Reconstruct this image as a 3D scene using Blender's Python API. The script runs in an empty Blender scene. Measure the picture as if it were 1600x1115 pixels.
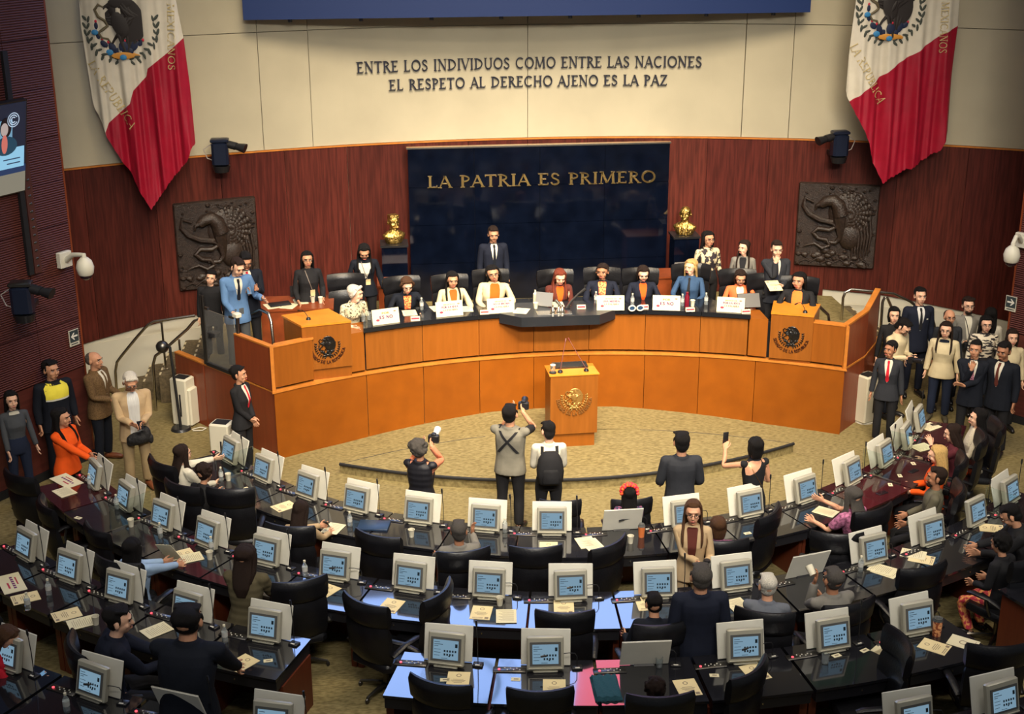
import bpy, math, random
import numpy as np
from mathutils import Vector, Matrix
from mathutils.bvhtree import BVHTree
random.seed(7); rng = np.random.default_rng(7)
SC = bpy.context.scene; COL = SC.collection; PI = math.pi; R = math.radians
sin, cos = math.sin, math.cos
# ------------------------------------------------------------------ camera
CAMP = np.array([-2.8123, -20.652, 8.3492]); YAW, PITCH, ROLL, FPX = .10356, .33938, -.00317, 2165.5
_fw = np.array([sin(YAW)*cos(PITCH), cos(YAW)*cos(PITCH), -sin(PITCH)])
_r0 = np.array([cos(YAW), -sin(YAW), 0]); _u0 = np.cross(_r0, _fw)
_r = cos(ROLL)*_r0+sin(ROLL)*_u0; _u = -sin(ROLL)*_r0+cos(ROLL)*_u0
cd = bpy.data.cameras.new('camera'); cam = bpy.data.objects.new('camera', cd); COL.objects.link(cam)
cam.matrix_world = Matrix(((_r[0], _u[0], -_fw[0], CAMP[0]), (_r[1], _u[1], -_fw[1], CAMP[1]), (_r[2], _u[2], -_fw[2], CAMP[2]), (0, 0, 0, 1)))
cd.sensor_width = 36; cd.lens = FPX/1600*36; cd.clip_start = .1; cd.clip_end = 200
SC.camera = cam
def ray(px, py): return _fw+_r*(px-800)/FPX-_u*(py-557.5)/FPX
def at(px, py, z=0.):            # surveyed point: where the sight line of a photo pixel meets the level z
    d = ray(px, py); return CAMP+d*(z-CAMP[2])/d[2]
def aty(px, py, y):              # ... meets the vertical plane y
    d = ray(px, py); return CAMP+d*(y-CAMP[1])/d[1]
# ------------------------------------------------------------------ world, lights, exposure
w = bpy.data.worlds.new('world'); SC.world = w; w.use_nodes = True
w.node_tree.nodes['Background'].inputs[0].default_value = (.80, .88, 1, 1)
w.node_tree.nodes['Background'].inputs[1].default_value = .16
SC.view_settings.view_transform = 'Standard'; SC.view_settings.look = 'None'
SC.view_settings.exposure = 0.0; SC.view_settings.gamma = 1.0; SC.view_settings.use_curve_mapping = False
def area(name, loc, target, sx, sy, power, col, spread=180):
    l = bpy.data.lights.new(name, 'AREA'); l.shape = 'RECTANGLE'; l.size = sx; l.size_y = sy
    l.energy = power; l.color = col; l.spread = R(spread)
    o = bpy.data.objects.new(name, l); COL.objects.link(o); o.location = loc
    o.rotation_euler = (Vector(target)-Vector(loc)).to_track_quat('-Z', 'Y').to_euler(); return o
WARM = (1, .82, .58); NEUT = (1, .92, .80)
area('ceiling_light', (0, -6.0, 12.5), (0, -2.2, 0), 5, 2, 360, WARM, 80)
area('ceiling_light', (0, -10, 12.2), (0, -.5, 1.2), 7, 1.2, 420, WARM, 50)
area('front_fill_light', (0, -17.5, 11.5), (0, 0, 1.0), 9, 1.2, 430, NEUT, 50)  # unseen fill lamp added on the gallery side to brighten the faces
area('ceiling_light', (-7, -9, 12.0), (-5, -8, 0), 3, 3, 95, NEUT, 130)
area('ceiling_light', (7, -9, 12.0), (5, -8, 0), 3, 3, 115, NEUT, 120)
area('ceiling_light', (0, -13, 12.0), (0, -9, 0), 6, 2, 120, NEUT, 120)
area('ceiling_light', (0, -3.6, 11.6), (0, 3.4, 3.4), 10, 2.4, 260, WARM, 60)
# ------------------------------------------------------------------ materials
MATS = {}
def mat(name, col, rough=.6, metal=0., var=0., vscale=6., bump=0., bscale=40., spec=.5, emit=None, trans=0., ior=1.45,
        stretch=None, col2=None, alpha=1., coat=0., coords='Object', detail=3, ramp=(.35, .65)):
    if name in MATS: return MATS[name]
    m = bpy.data.materials.new(name); m.use_nodes = True; nt = m.node_tree; N = nt.nodes; L = nt.links
    b = N['Principled BSDF']; c4 = (*col, 1)
    b.inputs['Base Color'].default_value = c4; b.inputs['Roughness'].default_value = rough
    b.inputs['Metallic'].default_value = metal; b.inputs['Specular IOR Level'].default_value = spec
    b.inputs['Transmission Weight'].default_value = trans; b.inputs['IOR'].default_value = ior
    b.inputs['Alpha'].default_value = alpha; b.inputs['Coat Weight'].default_value = coat
    b.inputs['Coat Roughness'].default_value = .12
    if var or bump or col2:
        tc = N.new('ShaderNodeTexCoord'); mp = N.new('ShaderNodeMapping'); L.new(tc.outputs[coords], mp.inputs[0])
        if stretch: mp.inputs['Scale'].default_value = stretch
    if var or col2:
        n = N.new('ShaderNodeTexNoise'); n.inputs['Scale'].default_value = vscale; n.inputs['Detail'].default_value = detail
        L.new(mp.outputs[0], n.inputs['Vector'])
        cr = N.new('ShaderNodeValToRGB'); L.new(n.outputs[0], cr.inputs[0])
        cr.color_ramp.elements[0].position = ramp[0]; cr.color_ramp.elements[1].position = ramp[1]
        c2 = col2 if col2 else tuple(min(1, c*(1+var)) for c in col)
        c1 = col if col2 else tuple(c*(1-var) for c in col)
        cr.color_ramp.elements[0].color = (*c1, 1); cr.color_ramp.elements[1].color = (*c2, 1)
        L.new(cr.outputs[0], b.inputs['Base Color'])
    if bump:
        n2 = N.new('ShaderNodeTexNoise'); n2.inputs['Scale'].default_value = bscale; n2.inputs['Detail'].default_value = 2
        L.new(mp.outputs[0], n2.inputs['Vector'])
        bp = N.new('ShaderNodeBump'); bp.inputs['Strength'].default_value = bump; bp.inputs['Distance'].default_value = .02
        L.new(n2.outputs[0], bp.inputs['Height']); L.new(bp.outputs[0], b.inputs['Normal'])
    if emit:
        b.inputs['Emission Color'].default_value = (*emit[0], 1); b.inputs['Emission Strength'].default_value = emit[1]
    MATS[name] = m; return m
def srgb(r, g, b):
    f = lambda c: (c/255/12.92 if c/255 <= .04045 else ((c/255+.055)/1.055)**2.4); return (f(r), f(g), f(b))
# ------------------------------------------------------------------ mesh building
class MB:
    def __init__(s): s.v = []; s.f = []; s.mi = []; s.m = 0; s.T = None
    def add(s, vs, fs):
        o = len(s.v)
        if s.T is not None: vs = [tuple(s.T @ Vector(v)) for v in vs]
        s.v += [tuple(float(c) for c in v) for v in vs]; s.f += [tuple(i+o for i in f) for f in fs]; s.mi += [s.m]*len(fs); return s
    def box(s, x0, x1, y0, y1, z0, z1, rz=0, c=(0, 0)):
        vs = [(x, y, z) for z in (z0, z1) for x, y in ((x0, y0), (x1, y0), (x1, y1), (x0, y1))]
        if rz: vs = [(c[0]+(x-c[0])*cos(rz)-(y-c[1])*sin(rz), c[1]+(x-c[0])*sin(rz)+(y-c[1])*cos(rz), z) for x, y, z in vs]
        return s.add(vs, [(0, 3, 2, 1), (4, 5, 6, 7), (0, 1, 5, 4), (1, 2, 6, 5), (2, 3, 7, 6), (3, 0, 4, 7)])
    def bbox(s, x0, x1, y0, y1, z0, z1, b=.01):     # box with chamfered vertical and top edges
        P = lambda i, z: [(x0+i+b, y0+i, z), (x1-i-b, y0+i, z), (x1-i, y0+i+b, z), (x1-i, y1-i-b, z), (x1-i-b, y1-i, z), (x0+i+b, y1-i, z), (x0+i, y1-i-b, z), (x0+i, y0+i+b, z)]
        return s.loft([P(b, z0), P(0, z0+b), P(0, z1-b), P(b, z1)])
    def loft(s, rings, cap=True, close=True):
        n = len(rings[0]); vs = [p for r in rings for p in r]; fs = []
        for i in range(len(rings)-1):
            for j in range(n if close else n-1):
                k = (j+1) % n; fs.append((i*n+j, i*n+k, (i+1)*n+k, (i+1)*n+j))
        if cap: fs.append(tuple(range(n-1, -1, -1))); fs.append(tuple((len(rings)-1)*n+j for j in range(n)))
        return s.add(vs, fs)
    def prism(s, poly, z0, z1):
        n = len(poly)
        a = sum(poly[i][0]*poly[(i+1) % n][1]-poly[(i+1) % n][0]*poly[i][1] for i in range(n))
        if a < 0: poly = poly[::-1]
        return s.loft([[(x, y, z0) for x, y in poly], [(x, y, z1) for x, y in poly]])
    def prism_y(s, poly, y0, y1):      # poly in x,z ; front at y0
        n = len(poly)
        a = sum(poly[i][0]*poly[(i+1) % n][1]-poly[(i+1) % n][0]*poly[i][1] for i in range(n))
        if a < 0: poly = poly[::-1]
        return s.loft([[(x, y1, z) for x, z in poly], [(x, y0, z) for x, z in poly]])
    def cyl(s, c, r, z0, z1, n=16, r2=None, rings=None):
        rr = rings or [(z0, r), (z1, r if r2 is None else r2)]
        return s.loft([[(c[0]+q*cos(2*PI*j/n), c[1]+q*sin(2*PI*j/n), z) for j in range(n)] for z, q in rr])
    def tube(s, pts, rad, n=8, sq=None, up=None):
        P = [Vector(p) for p in pts]; m = len(P); rads = rad if isinstance(rad, list) else [rad]*m
        rings = []; pn = None
        for i in range(m):
            t = (P[min(i+1, m-1)]-P[max(i-1, 0)]).normalized()
            if pn is None:
                a = Vector(up) if up else (Vector((0, 0, 1)) if abs(t.z) < .9 else Vector((1, 0, 0)))
                pn = (a-t*a.dot(t)).normalized()
            else: pn = (pn-t*pn.dot(t)).normalized()
            bn = t.cross(pn); r_ = rads[i]; ra, rb = r_ if hasattr(r_, '__len__') else (r_, r_)
            rings.append([tuple(P[i]+pn*(ra*cos(2*PI*j/n))+bn*(rb*sin(2*PI*j/n))) for j in range(n)])
        return s.loft(rings)
    def ell(s, c, r, nu=10, nv=7, rot=None):
        rings = []
        for i in range(nv+1):
            a = PI*i/nv-PI/2; q = max(cos(a), .02)
            rings.append([(r[0]*q*cos(2*PI*j/nu), r[1]*q*sin(2*PI*j/nu), r[2]*sin(a)) for j in range(nu)])
        M = Matrix.Translation(c) @ (rot.to_4x4() if rot else Matrix.Identity(4))
        return s.loft([[tuple(M @ Vector(p)) for p in g] for g in rings])
    def grid(s, fn, nu, nv):
        vs = [fn(i/nu, j/nv) for j in range(nv+1) for i in range(nu+1)]
        return s.add(vs, [(j*(nu+1)+i, j*(nu+1)+i+1, (j+1)*(nu+1)+i+1, (j+1)*(nu+1)+i) for j in range(nv) for i in range(nu)])
    def mesh(s, name, mats, smooth=True, angle=38):
        me = bpy.data.meshes.new(name); me.from_pydata(s.v, [], s.f)
        for m in (mats if isinstance(mats, (list, tuple)) else [mats]): me.materials.append(m)
        if any(s.mi): me.polygons.foreach_set('material_index', s.mi)
        if smooth: me.shade_smooth(); me.set_sharp_from_angle(angle=R(angle))
        me.update(); return me
def link(name, me, parent=None, loc=None, rot=None):
    o = bpy.data.objects.new(name, me); COL.objects.link(o)
    if parent: o.parent = parent
    if loc is not None: o.location = loc
    if rot is not None: o.rotation_euler = rot
    return o
def part(name, mb, m, parent=None, smooth=True, loc=None, rot=None, label=None, angle=38):
    me = mb.mesh(name, m, smooth, angle) if isinstance(mb, MB) else mb
    o = link(name, me, parent, loc, rot)
    if label: o['label'] = label
    return o
def tag(o, label, cat, group=None, kind=None):
    if label: o['label'] = label
    if cat: o['category'] = cat
    if group: o['group'] = group
    if kind: o['kind'] = kind
    return o
def thing(name, label, cat, loc=(0, 0, 0), rz=0, group=None):
    o = bpy.data.objects.new(name, None); COL.objects.link(o); o.empty_display_size = .1
    o.location = tuple(float(c) for c in loc); o.rotation_euler = (0, 0, rz); return tag(o, label, cat, group)
def struct(name, mb, m, parent=None, **k):
    o = part(name, mb, m, parent, **k)
    if not parent: o['kind'] = 'structure'
    return o
def dup(root, loc, rz=None, label=None, group=None, rot=None):
    def cp(o, par):
        c = o.copy(); COL.objects.link(c)
        if par: c.parent = par
        for ch in KIDS.get(o.name) or o.children: cp(ch, c)
        return c
    c = cp(root, None); c.location = tuple(float(q) for q in loc)
    if rz is not None: c.rotation_euler = (0, 0, rz)
    if rot is not None: c.rotation_euler = rot
    if label: c['label'] = label
    if group: c['group'] = group
    return c
KIDS = {}
def remember(root):       # children() scans the file: keep the list of each prototype
    for o in [root]+list(root.children_recursive): KIDS[o.name] = tuple(o.children) or ()
    return root
# ------------------------------------------------------------------ people: rest-pose templates, skinned and posed
J = {'pelvis': (0, 0, .93), 'spine': (0, .005, 1.06), 'chest': (0, .01, 1.24), 'neck': (0, .012, 1.47), 'head': (0, 0, 1.545), 'top': (0, 0, 1.74)}
for s_, n_ in ((1, 'L'), (-1, 'R')):
    J['sh'+n_] = (s_*.178, .012, 1.415); J['el'+n_] = (s_*.352, .02, 1.195); J['wr'+n_] = (s_*.508, .005, 1.01); J['fi'+n_] = (s_*.60, -.005, .875)
    J['hip'+n_] = (s_*.092, 0, .90); J['kn'+n_] = (s_*.105, -.012, .48); J['an'+n_] = (s_*.112, .022, .085); J['to'+n_] = (s_*.125, -.15, .03)
J = {k: np.array(v, float) for k, v in J.items()}
BONES = [('pelvis', 'pelvis', 'spine', None), ('spine', 'spine', 'chest', 'pelvis'), ('chest', 'chest', 'neck', 'spine'), ('neck', 'neck', 'head', 'chest'), ('head', 'head', 'top', 'neck')]
for n_ in 'LR':
    BONES += [('ua'+n_, 'sh'+n_, 'el'+n_, 'chest'), ('fa'+n_, 'el'+n_, 'wr'+n_, 'ua'+n_), ('ha'+n_, 'wr'+n_, 'fi'+n_, 'fa'+n_),
              ('th'+n_, 'hip'+n_, 'kn'+n_, 'pelvis'), ('sn'+n_, 'kn'+n_, 'an'+n_, 'th'+n_), ('ft'+n_, 'an'+n_, 'to'+n_, 'sn'+n_)]
BI = {b[0]: i for i, b in enumerate(BONES)}
def segd(V, a, b):
    ab = b-a; t = np.clip(((V-a)@ab)/(ab@ab), 0, 1); return np.linalg.norm(V-(a+t[:, None]*ab), axis=1)
def weights(V, E, iters=6, only=None):
    D = np.zeros((len(V), len(BONES)))
    rad = {'pelvis': .15, 'spine': .14, 'chest': .15, 'neck': .055, 'head': .09, 'ua': .05, 'fa': .04, 'ha': .04, 'th': .085, 'sn': .055, 'ft': .05}
    for i, (n, a, b, p) in enumerate(BONES):
        key = n if n in rad else n[:2]; A, B = J[a].copy(), J[b].copy()
        D[:, i] = segd(V, A, B)/rad[key]
        if only and n not in only: D[:, i] = 99
    W = np.zeros_like(D); W[np.arange(len(V)), D.argmin(1)] = 1
    if len(E):
        deg = np.bincount(E.ravel(), minlength=len(V)).astype(float)+1
        for _ in range(iters):
            S = W.copy(); np.add.at(S, E[:, 0], W[E[:, 1]]); np.add.at(S, E[:, 1], W[E[:, 0]]); W = S/deg[:, None]
    return W
def edges_of(me):
    e = np.zeros(len(me.edges)*2, int); me.edges.foreach_get('vertices', e); return e.reshape(-1, 2)
def verts_of(me):
    v = np.zeros(len(me.vertices)*3); me.vertices.foreach_get('co', v); return v.reshape(-1, 3)
def remeshed(mb, voxel, ratio, smooth=3):
    me = bpy.data.meshes.new('t'); me.from_pydata(mb.v, [], mb.f); o = bpy.data.objects.new('t', me); COL.objects.link(o)
    m = o.modifiers.new('r', 'REMESH'); m.mode = 'VOXEL'; m.voxel_size = voxel
    if smooth: k = o.modifiers.new('s', 'SMOOTH'); k.iterations = smooth; k.factor = .5
    d = o.modifiers.new('d', 'DECIMATE'); d.ratio = ratio
    dg = bpy.context.evaluated_depsgraph_get(); out = bpy.data.meshes.new_from_object(o.evaluated_get(dg))
    bpy.data.objects.remove(o); return out
class Tpl:
    def __init__(s, me, it=6, only=None):
        s.V = verts_of(me); s.E = edges_of(me); s.F = [tuple(p.vertices) for p in me.polygons]; s.W = weights(s.V, s.E, it, only)
        s.N = np.zeros_like(s.V)
        for i, v in enumerate(me.vertices): s.N[i] = v.normal
        s.bvh = None
def ring(cx, cy, z, wx, df, db, n=16, p=2.3):
    o = []
    for j in range(n):
        a = 2*PI*j/n; c, s = cos(a), sin(a); q = (abs(c)**p+abs(s)**p)**(-1/p)
        o.append((cx+wx*q*c, cy+(db if s > 0 else df)*q*s, z))
    return o
def torso(mb, prof, cy=0): mb.loft([ring(0, cy, z, w_, f_, b_) for z, w_, f_, b_ in prof])
PROF = {'m': [(.80, .10, .07, .08), (.83, .155, .10, .115), (.90, .168, .108, .12), (1.0, .155, .108, .10), (1.08, .148, .108, .092), (1.20, .160, .112, .10), (1.32, .178, .118, .115), (1.39, .170, .105, .11), (1.435, .135, .08, .085), (1.47, .075, .055, .06)],
        'f': [(.80, .10, .07, .08), (.83, .16, .10, .12), (.90, .172, .105, .125), (.98, .150, .098, .10), (1.08, .124, .088, .08), (1.18, .138, .105, .09), (1.26, .150, .132, .098), (1.33, .150, .112, .102), (1.39, .145, .088, .095), (1.43, .11, .065, .075), (1.465, .06, .048, .052)]}
SHX = {'m': 1., 'f': .88}
def armtube(mb, s, sex, r0, r1, r2, end=1., inflate=0):
    a, b, c = [np.array(J[k+s]) for k in ('sh', 'el', 'wr')]
    k = SHX[sex]; off = (k-1)*J['sh'+s][0]; sh = a+[off, 0, 0]; el = b+[off, 0, 0]; wr = c+[off, 0, 0]
    e = b+(c-b)*end+[off, 0, 0]; i0 = a+[off-np.sign(a[0])*.07, 0, .0]
    mb.tube([i0, sh, (sh+el)/2, el, (el+e)/2, e], [r0*.9, r0, (r0+r1)/2, r1, (r1*1.0+r2)/2, r2], 12); return off
def legtube(mb, s, r0, r1, r2, end=1.):
    a, b, c = J['hip'+s], J['kn'+s], J['an'+s]; e = b+(c-b)*end
    mb.tube([a+[0, 0, .03], a+(b-a)*.25, a+(b-a)*.6, b, b+(e-b)*.35, e], [r0*.95, r0, r0*.82, r1, r1*1.02, r2], 12)
def head(mb):
    mb.ell((0, .014, 1.648), (.0745, .092, .086), 16, 12); mb.ell((0, -.016, 1.59), (.058, .068, .076), 14, 10)
    mb.ell((0, -.058, 1.530), (.024, .022, .018)); mb.ell((0, -.05, 1.555), (.042, .034, .03))
    mb.tube([(0, -.078, 1.640), (0, -.094, 1.612), (0, -.103, 1.594)], [.009, .011, .0145], 8)
    mb.ell((0, -.070, 1.660), (.05, .016, .012)); mb.ell((0, -.081, 1.561), (.02, .012, .011))
    for s in (1, -1): mb.ell((s*.077, .012, 1.617), (.010, .019, .031)); mb.ell((s*.040, -.056, 1.597), (.018, .017, .022))
def hand(mb, s, sex, off):
    sg = 1 if s == 'L' else -1; w = J['wr'+s]+[off, 0, 0]; d = (J['fi'+s]-J['wr'+s]); d = d/np.linalg.norm(d)
    y = np.array([0, -1., 0]); n = np.cross(d, y)*sg; n = n/np.linalg.norm(n)     # n: back of the hand faces outwards
    y = np.cross(n, d)*sg*-1; y = y/np.linalg.norm(y)
    if y[1] > 0: y = -y
    P = lambda a, b, c: tuple(w+d*a+y*b+n*c)
    mb.tube([P(-.02, 0, 0), P(.03, 0, 0), P(.085, .002, 0)], [(.024, .024), (.018, .036), (.014, .042)], 10, up=tuple(n))
    for k, (b, L) in enumerate(((.034, .07), (.012, .080), (-.011, .074), (-.033, .058))):
        mb.tube([P(.075, b, 0), P(.09+L*.35, b*1.12, -.002), P(.085+L*.72, b*1.2, -.014), P(.078+L, b*1.22, -.032)], [.0095, .0092, .0085, .007], 6)
    mb.tube([P(.018, .028, -.004), P(.045, .05, -.012), P(.068, .062, -.018), P(.09, .064, -.026)], [.013, .012, .010, .008], 6)
TP = {}
for sx in 'mf':
    mb = MB(); torso(mb, PROF[sx]); head(mb)
    nr = .056 if sx == 'm' else .047
    mb.tube([(0, .02, 1.42), (0, .014, 1.48), (0, .004, 1.56)], [nr*1.15, nr, nr*.95], 12)
    for s in 'LR':
        off = armtube(mb, s, sx, .050*(.9 if sx == 'f' else 1), .039*(.9 if sx == 'f' else 1), .027)
        mb.ell(tuple(J['sh'+s]+[off, 0, -.005]), (.055, .052, .055) if sx == 'm' else (.046, .045, .046)); hand(mb, s, sx, off)
        legtube(mb, s, .083, .052, .036)
        t, a = J['to'+s], J['an'+s]; mb.tube([a+[0, .035, -.04], a+[0, -.02, -.035], t+[0, .03, .005], t], [.036, .038, .034, .022], 8)
    TP['body', sx] = Tpl(remeshed(mb, .0062, .14, 2), 5)
def top(sx, infl, hem, arms, flare=0., half=False):
    mb = MB(); pr = [(z, w_+infl, f_+infl, b_+infl) for z, w_, f_, b_ in PROF[sx] if z > .86 and z < 1.46]
    if hem < .88:
        h = next(q for q in PROF[sx] if abs(q[0]-.90) < .01); n = max(1, int((.88-hem)/.08))
        lo = [(hem+(.88-hem)*i/n, h[1]+infl+flare*(1-i/n), h[2]+infl+flare*(1-i/n), h[3]+infl+flare*(1-i/n)) for i in range(n)]
        pr = lo+pr
    else: pr = [q for q in pr if q[0] > hem-.03]
    pr += [(1.475, .068+infl*.5, .06+infl*.3, .066+infl*.3)]
    torso(mb, pr)
    for s in 'LR':
        k = SHX[sx]; off = (k-1)*J['sh'+s][0]
        if half: q = np.array([off, 0, 0]); a_, b_ = J['sh'+s]+q, J['el'+s]+q; mb.tube([a_-[np.sign(a_[0])*.06, 0, 0], a_, a_+(b_-a_)*.45, a_+(b_-a_)*.8], [.055, .062, .058, .056], 12)
        if arms: armtube(mb, s, sx, .057*(.93 if sx == 'f' else 1)+infl*.7, .045*(.93 if sx == 'f' else 1)+infl*.6, .034+infl*.5, arms)
        mb.ell(tuple(J['sh'+s]+[off, 0, -.002]), tuple(np.array((.058, .057, .058) if sx == 'm' else (.05, .05, .05))+infl*.6))
    mb.tube([(0, .018, 1.43), (0, .02, 1.49)], [(nr+.028+infl*.3)]*2, 12)
    return Tpl(remeshed(mb, .0105, .16, 3), 6)
TP['jacket', 'm'] = top('m', .020, .76, .97, .012); TP['jacket', 'f'] = top('f', .018, .80, .97, .015)
TP['shirt', 'm'] = top('m', .010, .90, .97, .004); TP['shirt', 'f'] = top('f', .009, .90, .97, .006)
TP['tee', 'm'] = top('m', .012, .90, 0, .004, True); TP['tee', 'f'] = top('f', .010, .88, 0, .006, True)
TP['vest', 'm'] = top('m', .026, .84, 0, .006); TP['vest', 'f'] = top('f', .026, .84, 0, .006)
TP['dress', 'f'] = top('f', .011, .50, .0, .03)
for sx in 'mf':
    mb = MB(); torso(mb, [(z, w_+.012, f_+.012, b_+.012) for z, w_, f_, b_ in PROF[sx][:5 if sx == 'f' else 4]])
    for s in 'LR': legtube(mb, s, .094, .066, .058, .93)
    TP['trousers', sx] = Tpl(remeshed(mb, .012, .16, 3), 6)
def shoe(s):
    mb = MB()
    if 1:
        t, a = J['to'+s], J['an'+s]
        mb.tube([a+[0, .045, -.035], a+[0, 0, -.03], t+[0, .06, .02], t+[0, .01, .012], t+[0, -.03, .005]], [.036, .045, .043, .038, .026], 10)
    return Tpl(mb.mesh('t', mat('tmp', (0, 0, 0))), 0, ('ft'+s,))
SHOE = {s: shoe(s) for s in 'LR'}
# hair, rest pose
def hairs():
    H = {}
    def cap(mb, k=1., fr=0):        # skull cap that leaves forehead and temples free, and a nape
        mb.ell((0, .043, 1.672), (.0795*k, .084*k, .079*k), 16, 12); mb.ell((0, .024, 1.710), (.067*k, .078*k, .040*k), 14, 10)
        mb.ell((0, .050, 1.615), (.074*k, .066*k, .07*k), 14, 10)
        for s in (1, -1): mb.tube([(s*.070*k, .0, 1.68), (s*.075*k, -.008, 1.645), (s*.074*k, -.004, 1.618)], [.012, .010, .005], 6)
        if fr:
            for i in range(7): x = -.05+.1*i/6; mb.tube([(x*.9, .0, 1.735), (x, -.052+.35*x*x*10*.1, 1.728-.9*x*x*3), (x*1.05+.004, -.062+4*x*x, 1.708-2*x*x)], [.014, .012, .005], 6)
    mb = MB(); cap(mb, 1.0, 1); H['short'] = (mb, .006, .3)
    mb = MB(); cap(mb, 1.08); mb.tube([(-.066, -.020, 1.70), (-.03, -.048, 1.735), (.02, -.050, 1.738), (.066, -.020, 1.70)], [.02, .024, .024, .02], 8)
    for s in (1, -1): mb.tube([(s*.07, -.02, 1.69), (s*.088, .0, 1.64), (s*.078, .02, 1.58)], [.024, .024, .016], 8)
    H['crop'] = (mb, .0065, .25)
    mb = MB(); mb.ell((0, .045, 1.62), (.082, .075, .06), 16, 12); mb.ell((0, .05, 1.655), (.079, .068, .07), 14, 10); H['bald'] = (mb, .007, .22)
    mb = MB(); cap(mb, 1.03, 1)
    for i in range(8): x = -.06+.12*i/7; mb.tube([(x, .03, 1.728), (x*1.1+.008, -.028, 1.738-2.2*x*x), (x*1.1+.012, -.054+4*x*x, 1.722-2*x*x)], [.015, .013, .006], 6)
    H['quiff'] = (mb, .006, .28)
    mb = MB(); cap(mb, 1.03); mb.tube([(-.062, -.03, 1.695), (-.02, -.062, 1.722), (.03, -.058, 1.722), (.065, -.03, 1.69)], .013, 6); mb.ell((0, .135, 1.66), (.042, .036, .042)); H['bun'] = (mb, .006, .25)
    def parted(mb, k=1.06):
        cap(mb, k)
        for s in (1, -1):
            for j in range(3): mb.tube([(s*.006, .02-.020*j, 1.750-.003*j), (s*.045, .014-.019*j, 1.738-.004*j), (s*.076, .014-.016*j, 1.695), (s*.084, .02-.010*j, 1.64)], [.013, .014, .013, .010], 6)
    mb = MB(); parted(mb)
    for s in (1, -1): mb.tube([(s*.080, .008, 1.66), (s*.088, .014, 1.59), (s*.078, .012, 1.515)], [(.014, .036), (.016, .040), (.010, .03)], 10, up=(1, 0, 0))
    mb.tube([(0, .06, 1.65), (0, .07, 1.58), (0, .06, 1.50)], [(.05, .085), (.045, .085), (.03, .07)], 12, up=(0, 1, 0)); H['bob'] = (mb, .0065, .25)
    mb = MB(); parted(mb)
    for s in (1, -1): mb.tube([(s*.080, .010, 1.66), (s*.090, .018, 1.58), (s*.100, .005, 1.48), (s*.108, -.065, 1.40), (s*.108, -.108, 1.32), (s*.100, -.118, 1.25)], [(.014, .034), (.016, .038), (.018, .045), (.018, .038), (.016, .030), (.008, .014)], 10, up=(1, 0, 0))
    mb.tube([(0, .06, 1.66), (0, .08, 1.56), (0, .11, 1.44), (0, .125, 1.30), (0, .12, 1.20)], [(.05, .085), (.045, .09), (.03, .105), (.022, .095), (.012, .06)], 12, up=(0, 1, 0)); H['long'] = (mb, .0065, .25)
    mb = MB(); parted(mb)
    for s in (1, -1): mb.tube([(s*.080, -.0, 1.66), (s*.090, .02, 1.58), (s*.095, .05, 1.47), (s*.085, .09, 1.36)], [(.016, .034), (.018, .04), (.018, .04), (.008, .02)], 10, up=(1, 0, 0))
    mb.tube([(0, .06, 1.66), (0, .085, 1.56), (0, .115, 1.44), (0, .13, 1.32), (0, .12, 1.22)], [(.05, .085), (.045, .088), (.032, .095), (.026, .080), (.014, .045)], 12, up=(0, 1, 0)); H['back'] = (mb, .0065, .25)
    mb = MB(); cap(mb, 1.08, 1)
    for i in range(90):
        a = random.uniform(0, 2*PI); t = random.uniform(-.55, 1.5); r_ = .096
        p = (r_*cos(t)*cos(a), .03+r_*cos(t)*sin(a), 1.655+r_*sin(t))
        if p[1] < -.035 and p[2] < 1.70: continue
        mb.ell(p, (random.uniform(.014, .026),)*3, 7, 5)
    H['curly'] = (mb, .007, .3)
    return {k: Tpl(remeshed(m, v, r_, 2), 10, ('head', 'neck', 'chest')) for k, (m, v, r_) in H.items()}
HAIR = hairs()
def patch(src, rows, off=.004, n=6, back=False):      # follows the surface of a garment, as thin cloth lying on it
    if src.bvh is None: src.bvh = BVHTree.FromPolygons([Vector(v) for v in src.V], src.F)
    V, F = [], []
    dn = []
    for (z0, a0, b0), (z1, a1, b1) in zip(rows, rows[1:]):
        k = max(1, int(round((z0-z1)/.022)))
        dn += [(z0+(z1-z0)*i/k, a0+(a1-a0)*i/k, b0+(b1-b0)*i/k) for i in range(k)]
    rows = dn+[rows[-1]]
    for z, xl, xr in rows:
        for i in range(n+1):
            x = xl+(xr-xl)*i/n; sg = -1 if back else 1
            h = src.bvh.ray_cast(Vector((x, -1*sg, z)), Vector((0, sg, 0)))[0]
            y = h.y if h else -.07*sg
            V.append((x, y-off*sg, z))
    m = len(rows)
    for j in range(m-1):
        for i in range(n): a = j*(n+1)+i; F.append((a, a+1, a+n+2, a+n+1) if not back else (a+1, a, a+n+1, a+n+2))
    me = bpy.data.meshes.new('t'); me.from_pydata(V, [], F); t = Tpl(me, 0); t.W = None
    kd = np.array(V); t.W = src.W[[int(((src.V-p)**2).sum(1).argmin()) for p in kd]]
    return t
PT = {}
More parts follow.
